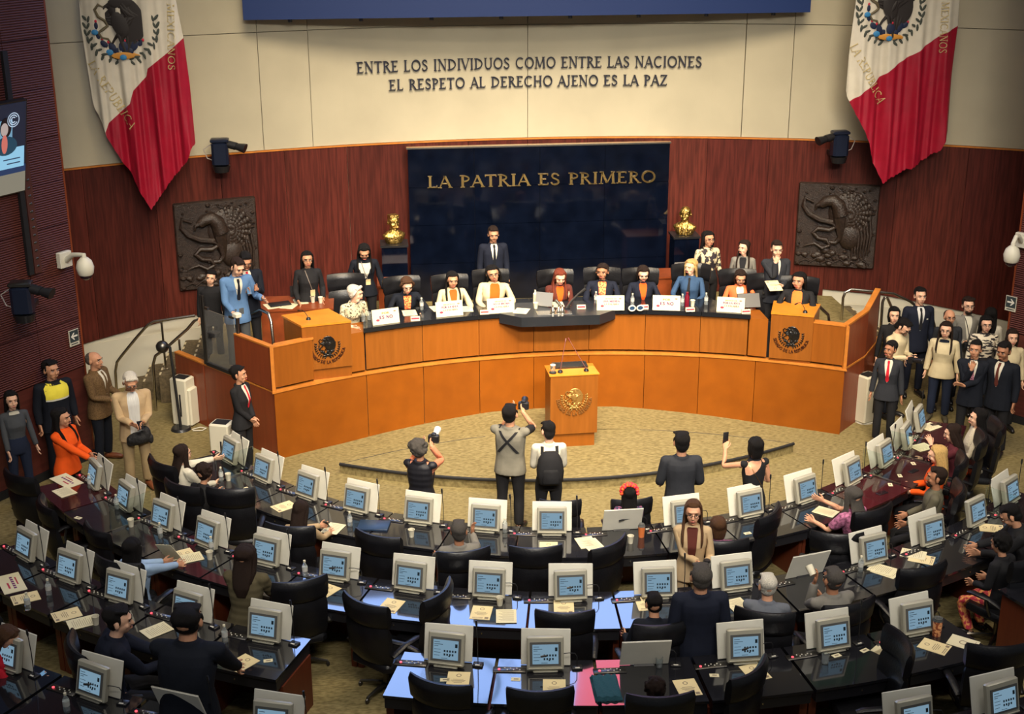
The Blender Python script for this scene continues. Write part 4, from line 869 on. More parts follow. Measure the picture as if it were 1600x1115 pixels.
# emblem pedestals
def pedestal(front, back, label, z=1.97, zb=.17):
    FLp, FRp = at(*front[0], z), at(*front[1], z); BLp, BRp = at(*back[0], z), at(*back[1], z)
    c = (FLp+FRp)/2; ang = math.atan2(FRp[1]-FLp[1], FRp[0]-FLp[0]); t = thing('emblem_pedestal', label, 'lectern', (c[0], c[1], 1.085), ang)
    def loc(p): d = np.array(p)-c; return (d[0]*cos(ang)+d[1]*sin(ang), -d[0]*sin(ang)+d[1]*cos(ang))
    a, b, q, r_ = loc(FLp), loc(FRp), loc(BRp), loc(BLp); h = z-1.085; W_ = abs(b[0]-a[0])/2
    dp = max(q[1], .5)
    mb = MB(); mb.prism([a, b, (b[0]+(q[0]-b[0])*.9, b[1]+(q[1]-b[1])*.9), (a[0]+(r_[0]-a[0])*.9, a[1]+(r_[1]-a[1])*.9)], zb, h-.03); part('cabinet', mb, M_or[0], t, smooth=False)
    mb = MB(); mb.box(-W_+.01, W_-.01, .03, .45, 0, zb); part('plinth', mb, M_or[2], t, smooth=False)
    mb = MB(); mb.prism([(a[0]-.005, a[1]-.01), (b[0]+.005, b[1]-.01), q, r_], h-.03, h); part('top', mb, mat('pedestal_top', (.56, .20, .020), .3, var=.08, vscale=5), t, smooth=False)
    mb = MB(); eagle(mb, .205, 0, h-.36, -.01, flat=.35); part('emblem', mb, mat('emblem_black', (.008, .007, .007), .25), t)['kind'] = 'stuff'
    wid = 'SENADO DE LA REPUBLICA'
    cx, cz, r0, hh = 0, h-.36, .275, .045; s = 0; tot = word_width(wid)
    for ch in wid:
        Q, adv = glyph2d(ch, 1.3); A_ = R(192+(348-192)*(s+adv/2)/tot)
        def F(u, v, dd, A_=A_, adv=adv): u2 = u-adv*hh/2; return (cx+r0*cos(A_)-sin(A_)*u2-cos(A_)*v, -.002-dd, cz+r0*sin(A_)+cos(A_)*u2-sin(A_)*v)
        if Q: mb = MB(); put_glyph(mb, Q, F, hh, .008, .001); part('letter', mb, mat('emblem_letter', (.03, .006, .004), .4), t, smooth=False)
        s += adv+.06
    return t, c, ang
pedL = pedestal(((471, 508.6), (548, 500.5)), ((439.5, 492), (513, 481.5)), 'orange wood pedestal with black eagle emblem at the left end of the rostrum')
pedR = pedestal(((1205.6, 487.3), (1272, 492.6)), ((1209, 469.4), (1282.4, 474.7)), 'orange wood pedestal with black eagle emblem at the right end of the rostrum', 1.88, .05)
# small gooseneck microphones
def goose(mb, p, tip, bend=.0, r_=.005):
    p, tip = np.array(p, float), np.array(tip, float); L = [p+(tip-p)*t+np.array([0, 0, bend*sin(PI*t)]) for t in np.linspace(0, 1, 8)]
    mb.tube(L, r_, 6); d = L[-1]-L[-2]; d /= np.linalg.norm(d); mb.tube([L[-1]-d*.01, L[-1]+d*.015, L[-1]+d*.05], [.006, .012, .010], 8)
def mic(label, loc, rz, tip, group=None, bend=.0, base=(.04, .03), red=False):
    t = thing('microphone', label, 'microphone', loc, rz, group)
    mb = MB(); mb.cyl((0, 0), base[0], 0, base[1], 12, base[0]*.7); part('base', mb, M_black, t)
    mb = MB(); goose(mb, (0, 0, base[1]), tip, bend); part('gooseneck', mb, mat('mic_red', (.12, .02, .015), .4) if red else M_black, t); return t
p = at(482, 499, 1.97); mic('short gooseneck microphone on the left emblem pedestal', p, 0, (-.13, .16, .10), bend=.04)
p = at(1258, 488, 1.88); mic('short gooseneck microphone on the right emblem pedestal', p, 0, (-.10, .10, .12), bend=.06)
# central lectern
def lectern():
    t = thing('lectern', 'tall orange wood lectern with gilt eagle emblem in front of the rostrum', 'lectern', (.075, -1.72, .16), R(2))
    W_ = .355
    mb = MB(); mb.box(-W_+.02, W_-.03, .04, .42, 0, .22); part('plinth', mb, M_or[1], t, smooth=False)
    mb = MB(); mb.loft([[(-W_, 0, .22), (W_, 0, .22), (W_, .46, .22), (-W_, .46, .22)], [(-W_, -.02, 1.15), (W_, -.02, 1.15), (W_, .46, 1.15), (-W_, .46, 1.15)]]); part('cabinet', mb, M_or[0], t, smooth=False)
    mb = MB(); mb.loft([[(-W_-.015, -.03, 1.15), (W_+.015, -.03, 1.15), (W_+.015, .48, 1.15), (-W_-.015, .48, 1.15)], [(-W_-.02, -.03, 1.165), (W_+.02, -.03, 1.165), (W_-.02, .22, 1.20), (-W_+.02, .22, 1.20)]]); part('top', mb, MATS['pedestal_top'], t, smooth=False)
    mb = MB(); mb.box(-.27, .24, .17, .40, 1.19, 1.22); part('reading_tray', mb, M_chrome, t, smooth=False)
    mb = MB(); eagle(mb, .21, 0, .79, -.02, flat=.5); part('emblem', mb, mat('emblem_gilt', (.42, .24, .07), .38, .7), t)['kind'] = 'stuff'
    wid = 'SENADO DE LA REPUBLICA'; s = 0; tot = word_width(wid); hh, r0 = .048, .265
    for ch in wid:
        Q, adv = glyph2d(ch, 1.3); A_ = R(180+180*(s+adv/2)/tot)
        def F(u, v, dd, A_=A_, adv=adv): u2 = u-adv*hh/2; return (r0*cos(A_)-sin(A_)*u2-cos(A_)*v, -.014-dd, .79+r0*sin(A_)+cos(A_)*u2-sin(A_)*v)
        if Q: mb = MB(); put_glyph(mb, Q, F, hh, .012, .001); part('letter', mb, mat('letter_bronze', (.36, .17, .05), .4, .6), t, smooth=False)
        s += adv+.06
    return t
lectern()
mic('left long thin gooseneck microphone on the central lectern', (-.125, -1.66, 1.345), 0, (.10, .20, .40), red=True)
mic('right long thin gooseneck microphone on the central lectern', (.265, -1.64, 1.345), 0, (-.22, .22, .40), red=True)
def glass_cup(label, loc, h=.12, r_=.035, col=None, group=None):
    t = thing('drinking_glass', label, 'glass', loc, 0, group); mb = MB(); mb.cyl((0, 0), 0, 0, 0, 14, rings=[(0, r_*.85), (h, r_), (h, r_-.003), (.008, r_*.85-.003)]); part('tumbler', mb, mat('clear_glass', (.9, .95, .95), .03, trans=.92, ior=1.3), t); return t
g = thing('water_glass', 'glass of water on a dark saucer on the lectern', 'glass', (-.235, -1.66, 1.335)); mb = MB(); mb.cyl((0, 0), .055, 0, .012, 14); part('saucer', mb, M_black, g)
mb = MB(); mb.cyl((0, 0), .034, .012, .12, 14, .04); part('tumbler', mb, mat('clear_glass', (.9, .95, .95), .03, trans=.92, ior=1.3), g); mb = MB(); mb.cyl((0, 0), .042, .12, .13, 14); part('paper_lid', mb, mat('paper_white', (.62, .57, .42), .7), g)
# ------------------------------------------------------------------ busts on black columns
def bust(x, y, label, lab2, turn, serape=False):
    mb = MB(); t = thing('bust_column', lab2, 'pedestal', (x, y, 1.0)); mb.box(-.22, .22, -.2, .2, 0, 1.20); part('shaft', mb, M_marble, t, smooth=False); mb = MB(); mb.box(-.24, .24, -.22, .22, 1.20, 1.235); part('cap', mb, M_black, t, smooth=False)
    b = thing('bust', label, 'sculpture', (x, y, 2.235), R(turn))
    mb = MB(); torso(mb, [(.0, .14, .10, .09), (.06, .17, .115, .10), (.13, .21, .115, .10), (.155, .205, .10, .09), (.19, .15, .085, .08), (.225, .08, .07, .07)]); mb.tube([(0, .01, .18), (0, -.01, .30)], [.08, .066], 12)
    part('shoulders', Tpl2(mb, .009, .35), M_brass, b)
    mb = MB(); head(mb); mb.v = [(a*1.32, b_*1.25, (c-1.52)*1.22+.235) for a, b_, c in mb.v]
    if not serape: mb.tube([(-.07, -.10, .285), (-.025, -.135, .30), (.025, -.135, .30), (.07, -.10, .285)], [.008, .018, .018, .008], 6); mb.box(-.082, .082, -.07, .08, .44, .495)
    for s in (1, -1): mb.ell((s*.035, -.078, .345), (.016, .01, .008))
    part('head', Tpl2(mb, .006, .35), M_brass, b)
    if serape:
        mb = MB(); mb.tube([(-.05, -.09, .20), (-.06, -.125, .1), (-.05, -.12, .01)], .022, 6); part('lapel', mb, M_brass, b); mb = MB(); mb.tube([(.05, -.09, .20), (.06, -.125, .1), (.05, -.12, .01)], .022, 6); part('lapel', mb, M_brass, b)
def Tpl2(mb, v, r_):
    me = remeshed(mb, v, r_, 2); me.materials.clear(); me.materials.append(M_brass); me.shade_smooth(); return me
bust(-2.43, 2.72, 'gilt bust of a moustached man with flat-topped hair, left of the black marble', 'black stone column under the left gilt bust', 22)
bust(2.69, 2.72, 'gilt bust of a man in robes, right of the black marble', 'black stone column under the right gilt bust', -25, True)
# ------------------------------------------------------------------ chairs
M_leath = mat('black_leather', (.006, .006, .0075), .36, bump=.12, bscale=45, spec=.42, var=.2, vscale=8)
def pad(mb, w0, w1, z0, z1, y, th, curve, lean=0., n=10, m=6):
    rings = []
    for k in range(m+1):
        t = k/m; z = z0+(z1-z0)*t; e = math.sqrt(max(0, 1-abs(2*t-1)**5)); hw = (w0+(w1-w0)*t)*(1-.04*(1-e)); tt = th*(.25+.75*e); yy = y+lean*(z-z0)
        f = [(hw*u, yy-curve*u*u-tt/2*(1-.35*u**6), z) for u in np.linspace(-1, 1, n)]; b = [(hw*u, yy-curve*u*u+tt/2*(1-.35*u**6), z) for u in np.linspace(1, -1, n)]
        rings.append(f+b)
    mb.loft(rings)
def make_chair(name, label, cat='chair', loc=(0, 0, 0), top=1.22, wd=.30):
    t = thing(name, label, cat, loc)
    mb = MB(); pad(mb, wd*.93, wd*.97, .50, top-.27, .27, .09, .07, .10); part('backrest', mb, M_leath, t)
    mb = MB(); pad(mb, wd*.98, wd*1.03, top-.275, top, .32, .105, .085, .10); part('headrest', mb, M_leath, t)
    mb = MB(); mb.loft([[(x*s, y*s-.01, z) for x, y in ((-.26, -.24), (-.2, -.28), (.2, -.28), (.26, -.24), (.27, .22), (.22, .27), (-.22, .27), (-.27, .22))] for z, s in ((.40, .93), (.42, 1), (.47, 1.0), (.50, .92))]); part('seat', mb, M_leath, t)
    for s in (1, -1):
        mb = MB(); mb.tube([(s*.30, .22, .62), (s*.315, .05, .68), (s*.315, -.15, .68), (s*.31, -.21, .665)], [(.016, .034), (.022, .042), (.022, .042), (.014, .032)], 10, up=(0, 0, 1)); part('armrest', mb, M_leath, t)
        mb = MB(); mb.tube([(s*.315, .02, .67), (s*.31, .05, .55), (s*.24, .05, .43)], .017, 6); part('arm_support', mb, M_chrome, t)
    mb = MB(); mb.cyl((0, 0), .035, .08, .41, 12); part('column', mb, M_chrome, t)
    for k in range(5):
        a = R(90+72*k); mb = MB(); mb.tube([(0, 0, .10), (.16*cos(a), .16*sin(a), .09), (.30*cos(a), .30*sin(a), .065)], [.028, .022, .016], 6); mb.ell((.30*cos(a), .30*sin(a), .032), (.022, .03, .032), 8, 6); part('leg', mb, M_chrome, t)
    return remember(t)
CH0 = make_chair('office_chair', 'black leather high-back swivel chair', loc=(0, 0, 0)); CHUSED = [0]
def chair(x, y, z, rz, label, group, s=1.):
    if not CHUSED[0]: CHUSED[0] = 1; c = CH0; c.location = (x, y, z); c.rotation_euler = (0, 0, rz); c['label'] = label; c['group'] = group
    else: c = dup(CH0, (x, y, z), rz, label, group)
    if s != 1.: c.scale = (s, s, s)
    return c
def chair_px(px, py, z, turn, label, group, s=1., top=1.20):
    """px,py: middle of the top edge of the backrest in the photo; turn: heading relative to the hall's centre"""
    P = at(px, py, z+top*s); a = math.degrees(math.atan2(P[0], -P[1])); rz = R(a+180+turn)
    return chair(P[0]+sin(rz)*.37*s, P[1]-cos(rz)*.37*s, z, rz, label, group, s)
# ------------------------------------------------------------------ senators' desks
M_desk = mat('desk_gloss_black', (.010, .010, .013), .045, spec=1.0, coat=.6); M_deske = mat('desk_edge', (.012, .012, .015), .35)
M_deskrefl = mat('desk_red_reflection', (.035, .008, .010), .06, spec=.9, coat=.5)  # black desktop with a maroon reflection painted into its base colour
M_dkw = woodmat('desk_wood', (.085, .017, .008), (.125, .028, .010), .4); M_dkwe = mat('desk_wood_edge', (.45, .22, .06), .4)
M_sil = mat('monitor_silver', (.42, .40, .32), .38, .25); M_pan = mat('panel_pale', (.60, .58, .50), .45, var=.03); M_bez = mat('bezel_dark', (.09, .09, .085), .4); M_scr = mat('screen_lit', (.02, .03, .04), .2, emit=((.27, .45, .60), .62)); M_ink = mat('screen_ink', (.01, .02, .03), .4); M_panb = mat('panel_grey', (.34, .33, .29), .5)
def locfn(c, rz):
    def f(x, y): dx, dy = x-c[0], y-c[1]; return (dx*cos(rz)+dy*sin(rz), -dx*sin(rz)+dy*cos(rz))
    return f
def polar(r, a): return (r*sin(R(a)), -r*cos(R(a)))
def desk(row, r0, r1, a0, a1, z, fl, label, group, ends=(False, False), top=None):
    am = (a0+a1)/2; c = polar((r0+r1)/2, am); rz = R(am+180); t = thing('senator_desk', label, 'desk', (*c, fl), rz, group); L = locfn(c, rz); h = z-fl; g = .10
    def quad(ra, rb, aa, ab): return [L(*polar(ra, aa)), L(*polar(ra, (aa+ab)/2)), L(*polar(ra, ab)), L(*polar(rb, ab)), L(*polar(rb, (aa+ab)/2)), L(*polar(rb, aa))]
    mb = MB(); mb.prism(quad(r0, r1, a0+g, a1-g), h-.03, h); part('desktop', mb, top or M_desk, t, smooth=False)
    mb = MB(); mb.prism(quad(r0+.02, r1-.02, a0+g*1.5, a1-g*1.5), h-.15, h-.032); part('drawer_box', mb, M_deske, t, smooth=False)
    mb = MB(); mb.prism(quad(r0+.04, r0+.07, a0+g, a1-g), 0, h-.15); part('front_panel', mb, M_dkw, t, smooth=False)
    for k, (aa, e) in enumerate(((a0, ends[0]), (a1, ends[1]))):
        d = .5 if k == 0 else -.5; mb = MB(); mb.prism(quad(r0+.04, r1-.12, min(aa+d*.1, aa+d), max(aa+d*.1, aa+d)), 0, h-.151); part('side_panel', mb, M_dkw, t, smooth=False)
    m = MB(); P = L(*polar(r1-.018, am)); m.cyl((P[0], P[1]), .008, h-.10, h-.08, 8); part('lock', m, M_steel, t)
    return t
# desk sets: monitor on a foot, screen print, pale panel standing behind, voting panel, microphone
def make_monitor():
    t = thing('monitor', 'silver desk monitor', 'monitor'); tilt = R(-14)
    def body(mb): mb.T = Matrix.Translation((0, 0, .02)) @ Matrix.Rotation(tilt*-1, 4, 'X'); return mb
    mb = body(MB()); mb.bbox(-.178, .178, -.045, .02, 0, .335, .012); part('housing', mb, M_sil, t)
    mb = body(MB()); mb.box(-.150, .150, .0195, .026, .05, .285); part('frame', mb, M_bez, t, smooth=False)
    mb = body(MB()); mb.box(-.125, .125, .0255, .029, .070, .262); scr = part('display', mb, M_scr, t, smooth=False)
    mb = body(MB()); yk = .0292
    def q(x0, x1, z0, z1): mb.box(-x1, -x0, yk, yk+.0006, z0, z1)       # printed marks as seen by the sitter
    for r_ in range(2):
        for k in range(5 if r_ == 0 else 4): x = -.010+k*.027; q(x-.008, x+.008, .145-r_*.035, .165-r_*.035)
    q(.092, .116, .195, .232); q(-.115, -.06, .238, .243); q(-.115, -.03, .215, .220); q(-.115, -.075, .198, .203); q(-.115, -.05, .165, .169); q(-.115, -.05, .135, .139); q(-.115, -.06, .105, .109); q(-.04, .02, .080, .084); q(.03, .045, .100, .112)
    m = part('screen_marks', mb, M_ink, scr, smooth=False); m['kind'] = 'stuff'
    mb = MB(); mb.bbox(-.12, .12, -.09, .02, 0, .022, .008); mb.box(-.05, .05, -.06, -.02, .015, .10); part('foot', mb, M_sil, t)
    mb = body(MB()); mb.bbox(-.165, .165, .015, .032, .018, .030, .004); part('lower_lip', mb, M_sil, t); return remember(t)
def make_panel():
    t = thing('privacy_panel', 'pale panel', 'desk panel'); mb = MB(); mb.T = Matrix.Rotation(R(16), 4, 'X'); mb.bbox(-.24, .24, -.008, .008, .005, .365, .005); part('plate', mb, M_pan, t)
    mb = MB(); mb.box(-.10, .10, -.03, .05, 0, .02); part('bracket', mb, M_black, t, smooth=False); return remember(t)
def make_vote():
    t = thing('voting_panel', 'voting panel', 'control panel'); mb = MB(); mb.bbox(-.16, .16, -.045, .045, 0, .012, .004); part('plate', mb, M_chrome, t)
    mb = MB(); mb.cyl((.10, .008), .013, .012, .02, 10); part('lamp', mb, mat('red_lamp', (.3, .01, .02), .3, emit=((1, .10, .13), 1.6)), t)
    for i, (x, y) in enumerate(((.045, -.015), (.02, .012), (-.01, -.012), (-.04, .012), (-.07, -.012), (-.1, .01))):
        mb = MB(); mb.cyl((x, y), .007, .012, .018, 8); part('button', mb, M_pan, t)
    return remember(t)
def make_mic(bent):
    t = thing('desk_microphone', 'black gooseneck microphone', 'microphone'); mb = MB(); mb.bbox(-.05, .05, -.04, .04, 0, .02, .004); part('base', mb, M_black, t)
    mb = MB()
    if bent: mb.tube([(0, 0, .02), (0, 0, .13), (.02, 0, .165), (.08, .01, .18), (.22, .02, .175), (.30, .025, .172)], .0045, 6); mb.tube([(.29, .025, .172), (.31, .026, .171), (.36, .03, .168)], [.007, .012, .010], 8)
    else: mb.tube([(0, 0, .02), (0, .0, .25), (.008, .005, .44)], .0045, 6); mb.tube([(.008, .005, .43), (.01, .006, .455), (.012, .008, .50)], [.007, .012, .010], 8)
    part('gooseneck', mb, M_black, t); mb = MB(); mb.box(-.022, .022, .020, .036, .02, .024); part('switch', mb, M_pan, t, smooth=False); return remember(t)
def make_bottle():
    t = thing('water_bottle', 'clear plastic water bottle', 'bottle'); g = mat('bottle_plastic', (.85, .92, .92), .08, trans=.85, ior=1.2)
    mb = MB(); mb.cyl((0, 0), 0, 0, 0, 14, rings=[(0, .026), (.01, .031), (.06, .030), (.075, .028), (.09, .031), (.13, .030), (.165, .014), (.18, .012)]); part('body', mb, g, t)
    mb = MB(); mb.cyl((0, 0), .014, .18, .20, 12); part('cap', mb, mat('paper_white', (.62, .57, .42), .7), t); mb = MB(); mb.cyl((0, 0), .0315, .07, .12, 14); part('label', mb, mat('bottle_label', (.45, .45, .42), .6), t); return remember(t)
def make_cup():
    t = thing('paper_cup', 'white paper cup', 'cup'); p_ = mat('cup_paper', (.62, .58, .45), .6)
    mb = MB(); mb.cyl((0, 0), 0, 0, 0, 16, rings=[(0, .028), (.095, .040), (.098, .042), (.100, .040), (.098, .037), (.012, .026)]); part('cup_wall', mb, p_, t)
    mb = MB(); mb.cyl((0, 0), .034, .06, .062, 14); part('coffee', mb, mat('coffee', (.02, .008, .004), .15), t); return remember(t)
M_paper = mat('paper', (.66, .60, .40), .7, var=.03); M_paperc = mat('paper_cream', (.70, .58, .33), .7, var=.04); M_inkp = mat('print_grey', (.22, .17, .12), .7); M_redp = mat('print_red', (.40, .03, .06), .7); M_purp = mat('print_purple', (.14, .02, .12), .7)
def make_paper(kind):
    w_, h_ = (.108, .14)
    if kind == 'card': w_, h_ = (.045, .027)
    if kind == 'placard': w_, h_ = (.225, .12)
    t = thing({'card': 'note_card', 'placard': 'paper_placard'}.get(kind, 'document'), 'paper', 'paper'); m = M_paperc if kind == 'cream' else M_paper
    mb = MB(); mb.box(-w_, w_, -h_, h_, 0, .004); part('sheet', mb, m, t, smooth=False)
    mb = MB()
    def q(x0, x1, y0, y1, z=.004): mb.box(x0, x1, y0, y1, z, z+.0005)
    if kind == 'cream':
        for k, (a, b) in enumerate(((-.05, .05), (-.07, .07), (-.06, .06), (-.04, .04))): q(a, b, .0+.018*k-.01, .006+.018*k-.01)
        sector(mb, .018, .026, -180, 179, .004, .0045, 12, -.075+.0); q(-.09, -.05, .09, .125); q(-.03, .08, .10, .108); q(-.03, .08, .118, .124)
    elif kind == 'plain':
        for k in range(11): q(-.08, .08-(k % 3)*.02, -.11+.02*k, -.106+.02*k)
    elif kind == 'seal':
        sector(mb, .030, .040, -180, 179, .004, .0045, 16, 0); q(-.08, .06, .105, .110)
    elif kind == 'card': q(-.025, .02, -.01, .008)
    if kind == 'placard':
        for k in range(6): q(-.14+.05*k, -.105+.05*k, -.03, .0)
        part('printed_lines', mb, M_purp, t, smooth=False)['kind'] = 'stuff'; mb = MB(); q(-.12, .02, .03, .05); q(-.06, .12, -.065, -.05); part('printed_red_lines', mb, M_redp, t, smooth=False)
    else: part('printed_lines', mb, M_inkp, t, smooth=False)['kind'] = 'stuff'
    return remember(t)
PROTO = {'monitor': make_monitor(), 'panel': make_panel(), 'vote': make_vote(), 'mic': make_mic(False), 'micb': make_mic(True), 'bottle': make_bottle(), 'cup': make_cup(), 'cream': make_paper('cream'), 'plain': make_paper('plain'), 'seal': make_paper('seal'), 'card': make_paper('card'), 'placard': make_paper('placard')}
USED = set()
def put(kind, loc, rz, label, group=None, rot=None):
    p = PROTO[kind]
    if kind not in USED:
        USED.add(kind); p.location = tuple(float(c) for c in loc); p.rotation_euler = rot if rot is not None else (0, 0, rz); p['label'] = label
        if group: p['group'] = group
        return p
    return dup(p, loc, rz, label, group, rot)
ORD = ['first', 'second', 'third', 'fourth', 'fifth', 'sixth', 'seventh', 'eighth', 'ninth', 'tenth', 'eleventh', 'twelfth', 'thirteenth', 'fourteenth', 'fifteenth', 'sixteenth']
ROWN = {1: 'front row', 2: 'second row', 3: 'third row', 4: 'nearest row'}
ROWS = {1: (5.55, 6.33, .74, 0., [-57.6, -49.4, -41.0, -33.1, -24.4, -15.9, -7.8, .8, 8.7, 17.6, 26.4, 35.4, 43.6, 51.3, 58.5]),
        2: (7.42, 8.20, .89, .15, [-58.2, -51.7, -45.6, -39.7, -33.0, -26.2, -19.5, -12.9, -6.2, .9, 7.6, 14.2, 20.9, 27.8, 34.2, 40.5]),
        3: (9.04, 9.82, 1.04, .30, [-47.6, -42.4, -37.4, -31.7, -25.9, None, -14.1, -8.1, -2.1, 4.0, 9.8, 15.8]),
        4: (10.70, 11.50, 1.19, .45, [-36.0, -30.4, -25.4, -20.6, None, -10.2, -5.0, .2, 5.4, 9.2, 13.9])}
NOMON = {(1, 7): 1, (3, 8): 1}       # panels only: (row, index) where the monitor lies flat behind the panel
MOF = {(3, 6): .04, (2, 7): .02}
LAY = {(1, 7), (2, 11), (3, 8), (4, 2)}
STN = {}
for row, (r0, r1, z, fl, an) in ROWS.items():
    runs = []; cur = []
    for a in an+[None]:
        if a is None:
            if cur: runs.append(cur); cur = []
        else: cur.append(a)
    idx = 0
    for rn in runs:
        step = sum(b-a for a, b in zip(rn, rn[1:]))/max(1, len(rn)-1)
        ed = [rn[0]-step/2]+[(a+b)/2 for a, b in zip(rn, rn[1:])]+[rn[-1]+step/2]
        for k, a in enumerate(rn):
            i = an.index(a); vis = not (row == 4 and i in (5, 6, 7, 8))
            if row == 4 and i in (5, 6, 7, 8): continue
            lb = '%s from the left in the %s of desks' % (ORD[i if row != 3 or i < 5 else i-1], ROWN[row])
            cp = a
            red = row == 1 and i in (11, 12, 13, 14) or (row == 2 and i in (0,))  # desktops that get the painted maroon reflection
            desk(row, r0, r1, ed[k], ed[k+1], z, fl, 'glossy black wedge desk, '+lb, 'senators desks, '+ROWN[row], (k == 0, k == len(rn)-1), M_deskrefl if red else None)
            rz = R(a+180); lay = (row, i) in LAY
            P = polar(r0+.215, a)
            if not lay: put('monitor', (*P, z), rz+R(random.uniform(-5, 5)), 'silver monitor with pale blue screen, '+lb, 'desk monitors, '+ROWN[row])
            Q = polar(r0+.095, a)
            rot = (R(-38) if lay else 0, 0, rz)
            if not (row == 2 and i == 14): put('panel', (*Q, z), rz, 'pale upright panel %s, %s' % ('without monitor' if lay else 'behind the monitor', lb), 'desk panels, '+ROWN[row], rot)
            V = polar(r0+.20, a-(.34/r0*57.3)); put('vote', (*V, z), R(a+180), 'voting panel with red lamp, '+lb, 'voting panels, '+ROWN[row])
            V = polar(r0+.14, a+(.30/r0*57.3)); b = (row, i) in {(2, 7), (2, 8), (3, 7), (1, 7), (1, 8), (3, 8), (2, 10), (3, 9), (3, 11), (2, 11), (2, 13), (4, 9), (2, 5), (4, 1), (2, 12)}
            put('micb' if b else 'mic', (*V, z), R(a+180+random.uniform(-12, 12)), '%s gooseneck microphone, %s' % ('bent black' if b else 'upright black', lb), 'desk microphones, '+ROWN[row])
            STN[row, i] = (a, r0, z, lb)
# a wooden end cabinet across the right aisle
t = thing('side_desk', 'black topped wooden desk end across the right aisle', 'desk', (*at(1592, 940, 1.04)[:2], .30), R(200))
for nm, bx_, m in (('desktop', (-.75, .0, -.3, .6, .71, .74), M_desk), ('cabinet', (-.72, -.03, -.26, .55, 0, .71), M_dkw)):
    mb = MB(); mb.box(*bx_); part(nm, mb, m, t, smooth=False)
# glass dividers on the outer desks
M_gl = mat('divider_glass', (.80, .88, .86), .02, trans=1.0, ior=1.1, spec=.4)
for row, i, lb in ((1, 11, 'between the seats on the right of the front row'), (1, 12, 'beside the white bottle desk on the right'), (2, 1, 'on the far left desk of the second row'), (1, 0, 'on the desk before the woman in white blazer'), (2, 14, 'on the right of the second row')):
    a, r0, z, _ = STN[row, i]; c = polar(r0+.33, a+4.2*(5.55/r0)); t = thing('glass_divider', 'clear upright glass sheet '+lb, 'glass divider', (*c, z), R(a+180+4))
    mb = MB(); mb.box(-.003, .003, -.28, .30, .02, .34); part('sheet', mb, M_gl, t, smooth=False); mb = MB(); mb.box(-.012, .012, -.28, .30, 0, .02); part('rail', mb, M_steel, t, smooth=False)
